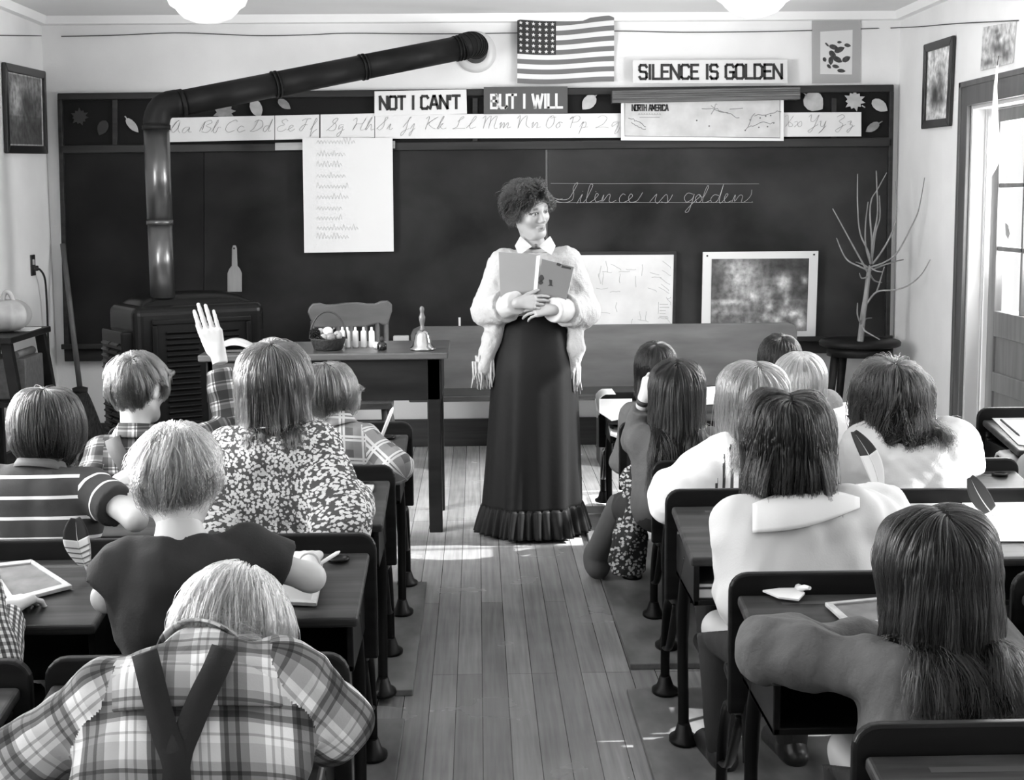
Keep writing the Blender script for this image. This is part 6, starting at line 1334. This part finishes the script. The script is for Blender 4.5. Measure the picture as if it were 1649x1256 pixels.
# --- nearest, bent over in light plaid with crossed straps
sl, sr = N(172, 1118, 2.1), N(462, 1090, 2.13)
sp = person('fair-haired person in pale plaid bent low with dark crossed straps', N(368, 1030, 2.25), rotm(14, 48, 8), .96, sl, sr, ((sl[0]+sr[0])/2-.01, 1.9, .415), h=.006, hunch=.6, fat=1.08, neck=N(330, 1072, 2.17), arms=dict(l=dict(e=N(48, 1222, 2.13), w=N(150, 1205, 2.36)), r=dict(e=N(532, 1160, 2.16), w=N(450, 1160, 2.38))), hands=dict(l=dict(), r=dict()))
M = plaid('pale_plaid', .098, [(0, .85), (.08, .5), (.12, .85), (.2, .5), (.24, .85), (.38, .22), (.44, .09), (.5, .22), (.6, .09), (.66, .25), (.78, .5)], [(0, .95), (.1, .6), (.14, .95), (.3, .5), (.36, .18), (.46, .4), (.56, .18), (.62, .5), (.74, .75)], gain=.85)
shirt(sp, M, h=.0042, sleeve=1.9, amp=.010, sc=30, seed=6, grow=.016, loose=.014, collar=1.15)
straps(sp, cloth_base('black_strap', .012), [[hit(sp, x, y, .040) for x, y in q] for q in ([(233, 1052), (240, 1080), (252, 1130), (266, 1180), (284, 1235), (286, 1310), (286, 1400)], [(361, 1044), (346, 1080), (326, 1120), (305, 1170), (288, 1215), (283, 1270), (284, 1390)])], .036)
def yoke(u, v):
    x = 182+u*272; yt = 1074-16*math.sin(math.pi*u); yb = 1146-8*u-6*math.sin(math.pi*u); return tuple(hit(sp, x, yt+(yb-yt)*v, .010+.024*v**.6*math.sin(math.pi*min(max(u, .02), .98))**.35))
b = MB(); b.grid(yoke, 26, 8); yk = b.build('yoke', M, sp['o'], world=True, solid=.004); set_pattern_mesh(yk, dict(sp, arm_l=None, arm_r=None))
trousers(sp, M_TROUSER); shoes(sp)
make_hair(sp['o'], 'hair', sp['c'], sp['R'], .96, hm('fair', .85), N=13000, length=.14, vol=.018, grav=.08, hug=.75, hugz=-.2, crown=(-.1, -.25, .95), low=-.62, clump=.5, ncl=150, wave=.004, seed=7, hullthr=99, frizz=.004, body=neckcaps(sp), rad=.0006)
# --- arm in checked sleeve at the slate
sl, sr = N(-215, 935, 2.98), N(-48, 935, 2.98)
sp = person('person in small-checked shirt reaching to the framed slate', N(-130, 800, 3.03), rotm(0, 10, 0), .97, sl, sr, ((sl[0]+sr[0])/2, 2.92, .415), arms=dict(l=dict(e=N(-240, 1060, 2.95), w=N(-150, 985, 3.2)), r=dict(e=N(-12, 1082, 2.9), w=N(6, 985, 3.1))), hands=dict(r=dict(d=np.array([.25, .95, .1]), n=(-.2, -.3, .9), curl=(.6, .7, .7, .6))))
shirt(sp, plaid('small_check', .016, [(0, .7), (.5, .12)], [(0, .9), (.5, .35)], gain=1.1), sleeve=1.9, amp=.006, seed=7, loose=.012, collar=1.0); trousers(sp, M_TROUSER); shoes(sp)
make_hair(sp['o'], 'hair', sp['c'], sp['R'], .97, hm('mid_brown', .032), N=5000, length=.13, vol=.016, grav=.12, low=-.62, hug=.7, hugz=-.12, hullthr=99, seed=8, body=neckcaps(sp))
# --- right side
def simple(label, hd, R, s, sl, sr, Y, m, hair, hk, arms=None, hands=None, fat=1.0, grow=.014, top='sweater', sleeve=1.9, skirt=None, **kw):
    sp = person(label, hd, R, s, sl, sr, ((sl[0]+sr[0])/2, Y, .415), arms=arms or rest_arms(sl, sr, s), hands=hands or dict(l={}, r={}), fat=fat, legs=kw.pop('legs', True))
    shirt(sp, m, sleeve=sleeve, grow=grow, name=top, **kw)
    if skirt: skirt_seated(sp, skirt)
    else: trousers(sp, M_TROUSER)
    shoes(sp); make_hair(sp['o'], 'hair', sp['c'], sp['R'], s, hair, body=neckcaps(sp), **hk); return sp
M_SWEATD = cloth_base('dark_sweater', .08, .3, 140); M_SWEATG = cloth_base('grey_sweater', .13, .3, 140); M_BLOUSEW = cloth_base('white_blouse', .52, .1, 200)
HB = hm('black', .006); HD = hm('dark', .008)
simple('person with short black hair at the foremost desk', N(1056, 592, 6.12), rotm(4, 8, 0), .94, N(1020, 668, 6.09), N(1098, 668, 6.09), 6.0, cloth_base('patterned_grey', .09), HB, dict(N=9000, length=.3, zcut=-.13, vol=.018, grav=.22, seed=11, clump=.3, rad=.0008), seed=8, legs=dict(l=dict(k=(.88, 6.33, .37), a=(.90, 6.32, .075)), r=dict(k=(1.03, 6.33, .37), a=(1.03, 6.32, .075))), arms=lap_arms(N(1020, 668, 6.09), N(1098, 668, 6.09), .94))
sl, sr = N(1034, 712, 5.28), N(1140, 712, 5.28)
sp = simple('person with long brown hair and wrist strap, hand on head', N(1090, 627, 5.3), rotm(6, 10, 0), 1.0, sl, sr, 5.22, M_SWEATD, HD, dict(N=10000, length=.52, zcut=-.37, vol=.026, grav=.24, part=0.0, seed=12, clump=.75, ncl=70, frizz=.007, wave=.004, rad=.0008, steps=26), arms=dict(l=dict(e=N(1024, 708, 5.42), w=N(1037, 645, 5.34)), r=rest_arms(sl, sr, 1.0)['r']), hands=dict(l=dict(d=np.array([.35, .0, .9]), n=(-.5, -.8, 0), curl=(.9, 1.0, 1.0, .9)), r={}), sleeve=1.82, seed=9, legs=dict(l=dict(k=N(1004, 818, 5.5), a=np.array(PZ(962, 897, .10)), t=np.array(PZ(957, 905, .05)))))
w = sp['arm_l']['w']; d = unit(w-sp['arm_l']['e']); b = MB(); b.tube([Vector(w-d*.012), Vector(w+d*.006)], .027, 16); b.build('wrist_strap', M_INK, sp['o'], world=True)
# boot and hanging patterned skirt
lp_ = leg_prims(sp, 'l', .012); garment(sp, 'boot', [cap(lp_[0]['b'], lp_[1]['b'], .066, .054, .02)]+[dict(q_, ra=q_['ra']+.012, rb=q_['rb']+.012) for q_ in leg_prims(sp, 'l', shoe=True)[0]], cloth_base('grey_boot', .07), .008, [(lp_[0]['b']+np.array([0, 0, .05]), (0, 0, 1))], pat=False)
M_PRINT = floral('skirt_print', 85, .02, .4, .5)
k0 = N(1024, 775, 5.3); hp = sp['pelvis']
L = [cap(hp, k0, .1, .06, .05), cap(hp+np.array([.16, 0, 0]), k0+np.array([.2, .1, 0]), .1, .06, .05), cap(N(1028, 790, 5.3), N(1018, 880, 5.3), .045, .055, .04, fl=((1, 0, 0), .8)), cap(N(1018, 870, 5.3), N(1012, 920, 5.32), .05, .06, .04), cap(N(1022, 800, 5.4), N(1006, 900, 5.45), .05, .06, .04)]
garment(sp, 'long_skirt', L, M_PRINT, .009, [(N(1010, 925, 5.3), (0.1, 0, -1))], folds(sp, .010, 34, 4))
simple('person with short black hair and grey sweater, foremost row', N(1256, 580, 6.12), rotm(-4, 8, 0), .94, N(1222, 655, 6.09), N(1335, 650, 6.09), 6.0, M_SWEATG, HB, dict(N=9000, length=.3, zcut=-.12, vol=.018, seed=13, clump=.3, rad=.0008), seed=10, arms=lap_arms(N(1222, 655, 6.09), N(1335, 650, 6.09), .94))
simple('person with straight pale blond hair in white top', N(1287, 614, 5.3), rotm(0, 8, 0), .98, N(1236, 700, 5.27), N(1345, 692, 5.27), 5.22, M_BLOUSEW, hm('pale_blond', .7), dict(N=9000, length=.45, zcut=-.30, vol=.022, grav=.24, part=.0, seed=14, clump=.6, ncl=80, rad=.0008, frizz=.004), seed=11, top='blouse', arms=dict(l=rest_arms(N(1236, 700, 5.27), N(1345, 692, 5.27), .98)['l'], r=dict(e=N(1378, 738, 5.22), w=N(1350, 715, 5.45))), loose=.03, grow=.02)
M = banded('striped_blouse', 0, .022, [(0, .78), (.62, .06)], only_torso=True, other=.78)
sl, sr = N(1166, 738, 4.4), N(1272, 738, 4.4)
simple('person with wavy fair hair in dark-striped white blouse', N(1212, 640, 4.45), rotm(-4, 6, 0), 1.0, sl, sr, 4.33, M, hm('dark_blond', .19), dict(N=10000, length=.42, zcut=-.21, vol=.03, grav=.22, part=.1, seed=15, clump=.72, ncl=70, wave=.010, wfreq=1.1, frizz=.007, rad=.0007), arms=dict(l=dict(e=N(1090, 800, 4.36), w=N(1150, 785, 4.6)), r=rest_arms(sl, sr, 1.)['r']), seed=12, top='blouse', loose=.035, puff=.02, grow=.018, amp=.009)
sl, sr = N(1200, 850, 3.5), N(1378, 830, 3.54)
sp = simple('person with dark glossy bob in loose white sailor blouse', N(1268, 706, 3.58), rotm(5, 8, 0), 1.02, sl, sr, 3.42, M_BLOUSEW, HB, dict(N=12000, length=.32, zcut=-.135, vol=.038, grav=.16, crown=(0, -.1, 1), part=.05, seed=16, clump=.45, ncl=110, frizz=.004, low=-.7), arms=dict(l=dict(e=N(1206, 965, 3.44), w=N(1235, 940, 3.7)), r=dict(e=N(1424, 878, 3.66), w=N(1412, 815, 3.86))), seed=13, top='blouse', loose=.035, puff=.014, grow=.026, amp=.020, sc=20, hem=-.08, fat=1.05)
# sailor collar flap: a curved cloth lying on the back
def flap(u, v):
    x = 1212+(u)*172; yt = 812-10*u+(1-(2*u-1)**2)*-18; yb = 858-u*40+26*math.sin(math.pi*u)*.4; return tuple(hit(sp, x, yt+(yb-yt)*v, .034+.004*v))
b = MB(); b.grid(flap, 18, 8); b.build('sailor_collar', cloth_base('white_collar', .56, .08, 200), sp['o'], world=True, solid=.004)
sl, sr = N(1402, 728, 4.4), N(1528, 720, 4.4)
sp = simple('person with wavy dark hair in white puff-sleeved dress', N(1434, 642, 4.45), rotm(-6, 4, 0), 1.04, sl, sr, 4.33, M_BLOUSEW, hm('dark_wavy', .016), dict(N=11000, length=.34, zcut=-.12, vol=.034, grav=.16, seed=17, clump=.75, ncl=80, wave=.012, wfreq=1.3, frizz=.010, rad=.0007, crown=(0, -.3, .95)), arms=dict(l=dict(e=N(1385, 815, 4.4), w=N(1420, 790, 4.62)), r=dict(e=N(1562, 800, 4.4), w=N(1530, 785, 4.62))), seed=14, top='dress', sleeve=.62, puff=.038, loose=.02, grow=.018, amp=.007, fat=1.05, skirt=M_BLOUSEW)
b = MB(); b.tube([Vector(hit(sp, x, y, .024)) for x, y in ((1432, 716), (1452, 706), (1474, 694), (1484, 688))], .008, 8, flat=.5); b.build('black_ribbon', M_INK, sp['o'], world=True)
sl, sr = N(1428, 1085, 2.6), N(1628, 1090, 2.6)
sp = simple('person with long dark hair in dark sweater at nearest desk', N(1508, 912, 2.66), rotm(-10, 12, 0), 1.02, sl, sr, 2.52, M_SWEATD, HD, dict(N=17000, length=.5, zcut=-.255, vol=.03, grav=.2, part=-.02, crown=(0, -.2, .98), seed=18, clump=.6, ncl=110, frizz=.006, wave=.004, steps=26), arms=dict(l=dict(e=N(1240, 1044, 2.75), w=N(1432, 1046, 2.87)), r=dict(e=N(1690, 1160, 2.6), w=N(1590, 1020, 2.9))), seed=15, loose=.016, grow=.016, amp=.009, fat=1.1)
sl, sr = N(1664, 752, 4.98), N(1775, 752, 4.98)
simple('person in plain grey top seated by the door desk', N(1722, 655, 5.03), rotm(-5, 8, 0), .97, sl, sr, 4.9, cloth_base('plain_grey_top', .22), hm('mid_brown', .032), dict(N=4000, length=.13, vol=.016, grav=.12, hug=.7, hugz=-.12, hullthr=99, seed=19, rad=.0008), arms=dict(l=dict(e=N(1648, 832, 4.95), w=N(1630, 742, 5.17)), r=rest_arms(sl, sr, .97)['r']), hands=dict(l=dict(curl=(.5, .6, .6, .5), d=np.array([.1, .9, .2]))), seed=16)

# ================================================================== the teacher
TY = 6.62
sl, sr = N(912, 424, TY), N(812, 428, TY)      # her left is at the picture's right
hipz = .86
sp = person('person in long dark skirt and white knit shawl holding booklets', N(852, 337, TY-.02), rotm(144, 12, 12), .97, sl, sr, (float(P(862, 560, TY).x), TY+.01, hipz), skin=M_SKINT, h=.007, hh=.002, stand=True, nr=.047, neck=N(861, 399, TY), legs=dict(l=dict(k=(P(885, 700, TY).x, TY-.03, .46), a=(P(882, 850, TY).x, TY, .07), t=(P(890, 858, TY).x, TY-.15, .03)), r=dict(k=(P(840, 700, TY).x, TY-.03, .46), a=(P(842, 850, TY).x, TY, .07), t=(P(836, 858, TY).x, TY-.15, .03))),
    arms=dict(l=dict(e=N(938, 500, TY-.02), w=N(890, 499, TY-.215)), r=dict(e=N(788, 500, TY-.02), w=N(833, 488, TY-.215))),
    hands=dict(r=dict(d=np.array([.93, -.12, .06]), n=(.1, -.9, .35), curl=(.35, .4, .45, .5), thumb=.7, hs=.95), l=dict(d=np.array([-.95, -.05, .0]), n=(-.1, -.8, .55), curl=(.4, .45, .5, .55), thumb=.55, hs=.95)))
shirt(sp, cloth_base('white_cotton', .45, .06, 200), h=.006, sleeve=1.995, grow=.012, loose=.018, amp=.005, seed=17, collar=None, name='blouse')
# pointed blouse collar and choker
ct = sp['neckb']; b = MB()
for q in (-1, 1):
    b.prism([N(862+q*5, 397, TY-.075), N(862+q*24, 380, TY-.045), N(862+q*33, 396, TY-.07), N(862+q*26, 411, TY-.105)], (0, .006, 0))
b.build('blouse_collar', cloth_base('white_cotton_collar', .48, .06, 200), sp['o'], world=True, bevel=.002)
n_ = unit(np.array([0, -.3, 1.])); e1 = unit(np.cross(n_, [0, 1, .1])); e2 = np.cross(n_, e1); b = MB(); b.tube([Vector(ct+n_*.014+(e1*math.cos(a)+e2*math.sin(a))*.052) for a in np.linspace(0, 2*math.pi, 25)], .004, 8); b.ball(N(863, 396, TY-.085), (.01, .006, .01), 10); b.build('choker', mat('choker', .06, .4), sp['o'], world=True)
# knit shawl: sleeves and body with open front, hanging ends with fringe
up = unit((sl+sr)/2-sp['pelvis']); M_KNIT = cloth_base('white_knit', .40, .7, 130)
gr = [(torso_prims(sp, .028)+[cap(N(862, 385, TY-.17), N(862, 520, TY-.20), .052, .1, .01, 'sub')], [(N(862, 505, TY), (0, 0, -1)), (ct+n_*.0, n_)], 0)]
for sd in 'lr': E, Wr = sp['arm_'+sd]['e'], sp['arm_'+sd]['w']; gr.append((arm_prims(sp, sd, .024, 1.62, True, .008, .022), [(E+(Wr-E)*.6, unit(Wr-E))], .03))
ends = [cap(N(812, 478, TY-.02), N(793, 545, TY-.05), .03, .042, .03), cap(N(793, 545, TY-.05), N(778, 592, TY-.06), .042, .036, .02), cap(N(928, 500, TY-.03), N(926, 560, TY-.06), .035, .04, .03), cap(N(926, 560, TY-.06), N(918, 598, TY-.06), .04, .034, .02)]
gr.append((ends, [], .02))
garment(sp, 'shawl', None, M_KNIT, .006, (), lambda x, y, z: .0035*wob(x, y, z, 150, 2)+.005*wob(x, y, z, 40, 5), groups=gr, pat=False)
rr = random.Random(2)
for (x0, x1, y0) in ((761, 795, 588), (904, 934, 596)):
    b = MB()
    for k in range(34):
        x = rr.uniform(x0, x1); yy = TY-.06+rr.uniform(-.03, .03); l = rr.uniform(22, 40); b.tube([P(x, y0-rr.uniform(4, 16), yy), P(x-rr.uniform(-2, 3), y0+l*.5, yy), P(x-rr.uniform(-3, 5), y0+l, yy)], [.006, .005, .003], 5)
    b.build('fringe', M_KNIT, sp['o'], world=True)
# skirt with gathered hem flounce
WX = float(P(861, 510, TY).x); z0, zr_, zh = float(P(861, 505, TY).z), float(P(850, 812, TY).z), .02
def sk(u, v):
    a = u*2*math.pi; z = z0+(zr_-z0)*v; hipf = math.sin(min(1, v*3.2)*math.pi/2); rx, ry = .118+.06*hipf+.04*v, .10+.055*hipf+.06*v
    f = 1+(.012+.075*v)*v**.6*(.6*math.sin(7*a+1.2+1.5*v)+.4*math.sin(12*a+.4))
    return (WX-.0*v+rx*f*math.cos(a)-.016*v, TY+ry*f*math.sin(a), z)
def ru(u, v):
    a = u*2*math.pi; z = zr_+.012-(zr_+.012-zh)*v; p = sk(u, 1); c = Vector((WX-.016, TY, 0)); d = Vector((p[0]-c.x, p[1]-c.y, 0)); k = 1.0+.14*v**.8+(.015+.04*v)*math.sin(38*a+2*math.sin(3*a)); return (c.x+d.x*k, c.y+d.y*k, z)
M_SKIRT = mat('dark_satin', .012, .5, spec=.06, bump=.1, bscale=30)
b = MB(); b.grid(sk, 180, 40); b.build('skirt', M_SKIRT, sp['o'], world=True, solid=.004)
b = MB(); b.grid(ru, 320, 10); b.build('skirt_flounce', M_SKIRT, sp['o'], world=True, solid=.004)
shoes(sp, mat('pale_shoe', .25, .4))
make_hair(sp['o'], 'hair', sp['c'], sp['R'], .98, hm('teacher', .014), N=9000, length=.10, vol=.026, grav=.05, hug=.7, hugz=-.2, crown=(0, .82, .57), low=-.55, clump=.75, ncl=110, wave=.010, wfreq=2.2, frizz=.010, seed=21, rad=.0008, tuft=.010)
# booklets in her hands
def booklet(px, Y, name, label, m, th=.006, tilt=0):
    c = sum((P(x, y, Y) for x, y in px), Vector())/4; t = thing(name, label, 'booklet', c); b = MB(); b.prism([P(x, y, Y) for x, y in px], (0, th, 0)); b.build('cover', m, t, world=True); return t
t = booklet([(803, 406), (870, 410), (864, 500), (806, 486)], TY-.17, 'booklet', 'plain pale grey booklet held against the shawl', mat('grey_booklet', .22, .7))
b = MB(); b.prism([P(x, y, TY-.172) for x, y in ((864, 412), (870, 411), (865, 470), (859, 469))], (0, .012, 0)); b.build('page_edge', M_WHITE, t, world=True)
t = booklet([(873, 417), (924, 430), (910, 490), (864, 480)], TY-.182, 'booklet', 'darker booklet with small printed pictures held in hands', mat('dark_booklet', .14, .7))
b = MB()
for q in ([(897, 423), (904, 425), (902, 429), (896, 427)], [(905, 427), (920, 431), (919, 434), (904, 431)]): b.prism([P(x, y, TY-.183) for x, y in q], (0, .0008, 0))
for q in (leaf_px(872, 448, 9, 11, .2), leaf_px(871, 455, 8, 7, .1), [(884, 450), (889, 451), (889, 459), (891, 461), (882, 460), (885, 458)]): b.prism([P(x, y, TY-.183) for x, y in q], (0, .0008, 0))
b.build('printed_pattern', M_INK, t, world=True)
t = booklet([(818, 500), (850, 508), (903, 519), (902, 500), (880, 488)], TY-.165, 'paper_sheet', 'pale sheet of paper held under the two booklets', mat('pale_sheet', .5, .7), .002) if False else None
# ================================================================== small things on the school desks
def desk_plane(key):
    x0, x1, Y, zr = DESKS[key]; k = zr/.71; zb, zf, dp = .667*k, .612*k, .38*k
    a = Vector((x0, Y-.005, zb)); n_ = Vector((0, -(zb-zf), dp)).normalized(); return a, n_
def on(key, px, py, lift=0.0):
    a, n_ = desk_plane(key); d = ray(px, py); t = (a+n_*lift-CAMPOS).dot(n_)/d.dot(n_); return CAMPOS+d*t
M_SLATEW = mat('slate_frame_wood', .36, .5, var=.2, scale=(40, 40, 40)); M_SLATEF = mat('writing_slate', .10, .5, var=.4, scale=(18, 18, 18))
def slate(key, px, label, face=None):
    q = [on(key, x, y, .004) for x, y in px]; n_ = desk_plane(key)[1]; c = sum(q, Vector())/4; t = thing('writing_slate', label, 'slate', c, group='wood-framed writing slates')
    inn = [v.lerp(c, .19) for v in q]; b = MB()
    for i in range(4): b.prism([q[i], q[(i+1) % 4], inn[(i+1) % 4], inn[i]], n_*.009)
    b.build('frame', M_SLATEW, t, world=True, bevel=.0015); b = MB(); b.prism([v+n_*.002 for v in inn], n_*.003); b.build('slate_face', face or M_SLATEF, t, world=True)
slate('MC', [(-22, 914), (52, 906), (117, 948), (18, 974)], 'framed slate on the desk with the striped feather')
slate('LC', [(420, 925), (521, 928), (510, 977), (402, 972)], 'framed slate under the arm of blond person in dark tee', mat('pale_slate_face', .3, .6))
slate('LB', [(552, 783), (603, 785), (585, 830), (528, 828)], 'framed slate beside the flower-patterned sleeve', mat('pale_slate_face', .3, .6))
slate('RC', [(1328, 976), (1428, 966), (1472, 1002), (1369, 1013)], 'framed slate in front of long-haired person in dark sweater')
def sheet(key, px, name, label, m=M_WHITE, lift=.002, th=.0015, cat='paper', group=None):
    q = [on(key, x, y, lift) for x, y in px]; b = MB(); b.prism(q, desk_plane(key)[1]*th); return tag(b.build(name, m, loc=sum(q, Vector())/len(q), world=True), label, cat, group)
# crumpled paper
q = [on('RC', x, y, .006) for x, y in ((1228, 953), (1258, 949), (1284, 947), (1296, 957), (1286, 968), (1254, 964))]; cp_ = thing('crumpled_paper', 'crumpled white paper scrap with twisted end on aisle desk', 'paper', q[0]); n_ = desk_plane('RC')[1]
b = MB(); b.prism(q, n_*.004); b.tube([q[2]+n_*.004, on('RC', 1288, 948, .012), on('RC', 1296, 946, .022), on('RC', 1304, 947, .030)], [.009, .007, .006, .004], 8); b.build('paper_scrap', M_WHITE, cp_, world=True, smooth=False)
# feathers used as quills, standing in the desk inkwells
def feather(key, base, tip, Yb, Yt, wd, split, label, low, bars=False, bend=(0, 0)):
    A, B = P(*base, Yb), P(*tip, Yt); t = thing('feather_quill', label, 'feather', A, group='feather quills'); L = (B-A).length; d = (B-A).normalized(); sx = d.cross(Vector((0, 1, 0))).normalized()
    def ctr(u): return A+(B-A)*u+sx*(bend[0]*math.sin(math.pi*u))*L
    def vane(u0, u1):
        def f(u, v):
            s_ = u0+(u1-u0)*u; w = wd*(math.sin(math.pi*min(1, .08+(s_-.12)*.98))**.7 if s_ > .12 else .05); x = (v-.5)*2; return ctr(s_)+sx*x*w+Vector((0, -1, 0))*(.25*abs(x)*w)+d*(.35*abs(x)*w)
        return f
    b = MB(); b.tube([ctr(i/10) for i in range(11)], [.0026*(1-.08*i) for i in range(11)], 8); b.build('shaft', mat('quill_shaft', .6, .5), t, world=True)
    b = MB(); b.grid(vane(.14, split), 16, 10); b.build('pale_vane', low, t, world=True, solid=.0012)
    b = MB(); b.grid(vane(split, .99), 16, 10); b.build('dark_vane', M_INK, t, world=True, solid=.0012)
    if bars:
        b = MB()
        for k in range(4): u = .18+k*.09; b.grid(lambda a, v, u=u: Vector(vane(u, u+.022)(a, v))+Vector((0, -.002, 0)), 2, 8)
        b.build('bar_pattern', mat('feather_bar', .12, .8), t, world=True)
M_FEATH = mat('white_feather', .7, .8)
feather('MC', (143, 924), (122, 834), 3.36, 3.34, .030, .60, 'barred white and black feather quill in the inkwell by the slate', M_FEATH, True, (.06, 0))
feather('RB', (1420, 812), (1374, 694), 3.84, 3.86, .024, .64, 'white feather quill with black tip beside the sailor blouse', M_FEATH, False, (-.08, 0))
feather('SB', (1612, 842), (1562, 768), 3.86, 3.84, .026, .28, 'wide black feather quill standing on the sunlit desk', M_FEATH, False, (.05, 0))
def stick(a, b_, name, label, r, cat, m):
    b = MB(); b.tube([a, a.lerp(b_, .9), b_], [r, r, r*.4], 8); tag(b.build(name, m, loc=a, world=True), label, cat)
stick(P(505, 914, 3.235), P(547, 888, 3.33), 'slate_pencil', 'white slate pencil in the hand over the aisle desk', .0045, 'pencil', M_WHITE)
stick(P(611, 712, 4.9), P(633, 656, 4.98), 'slate_pencil', 'tall white pencil held by the person in lined plaid', .006, 'pencil', M_WHITE)
# papers on the front right desks
sheet('RZ', [(958, 643), (1018, 640), (1018, 672), (985, 678), (960, 662)], 'paper_sheet', 'white sheet of paper covering the foremost aisle desk', th=.003)
x0, x1, Yz, zz_ = DESKS['RZ']; b = MB()
def drape(u, v): a = on('RZ', 956, 642, .006); return (x0+.06-.075*min(1, v*2)*1.0, a.y-.02-u*.20, .615-max(0, v-.35)*.17*(1+.15*math.sin(u*5))+.004)
b.grid(drape, 8, 10); tag(b.build('draped_paper', M_WHITE, loc=Vector(drape(.5, .5)), world=True, solid=.002, smooth=True), 'white paper hanging over the edge of foremost aisle desk', 'paper')
c = P(957, 736, 6.5); tag(MB().box((0, 0, 0), (.06, .16, .012), rot=(.1, .35, 0)).build('shelf_booklet', M_WHITE, loc=(x0+.055, Yz-.28, .455), bevel=.001), 'white booklet sticking out of the foremost desk shelf', 'booklet')
sheet('R0', [(1136, 624), (1172, 622), (1176, 650), (1134, 652)], 'paper_sheet', 'white paper on desk between long brown and wavy fair hair')
sheet('S0', [(1330, 650), (1372, 648), (1382, 668), (1332, 670)], 'paper_sheet', 'white paper on the desk before the straight blond hair')
sheet('SB', [(1424, 812), (1540, 808), (1560, 868), (1428, 876)], 'paper_sheet', 'white paper on the sunlit desk behind the puff-sleeved dress')
sheet('SB', [(1548, 806), (1655, 804), (1690, 872), (1568, 872)], 'paper_sheet', 'white paper on the sunlit desk beside the black feather')
sheet('TA', [(1596, 672), (1660, 672), (1690, 722), (1640, 716)], 'paper_sheet', 'white paper lying on the sloping desk beside the door')
stick(on('TA', 1612, 676, .012), on('TA', 1642, 702, .012), 'dark_pencil', 'dark pencil lying across the paper by the door', .004, 'pencil', M_INK)
# books in the shelf of the aisle desk
x0, x1, Yb_, zr = DESKS['RB']; xa = P(1123, 918, Yb_-.33).x
for k, (w_, h_, dz, lab, cm) in enumerate(((.22, .026, 0, 'thick white-paged book lying in the aisle desk shelf', .06), (.20, .012, .028, 'thin dark book on top in the aisle desk shelf', .03))):
    t = thing('book', lab, 'book', (xa+w_/2+.005*k, Yb_-.235, .491+dz), group='books in the aisle desk shelf')
    b = MB(); b.box((0, 0, h_/2), (w_-.006, .16, h_-.004)); b.build('pages', M_WHITE, t); b = MB(); b.box((0, 0, .001), (w_, .166, .002)); b.box((0, 0, h_-.001), (w_, .166, .002)); b.build('cover', mat('dark_book_cover', cm, .6), t)
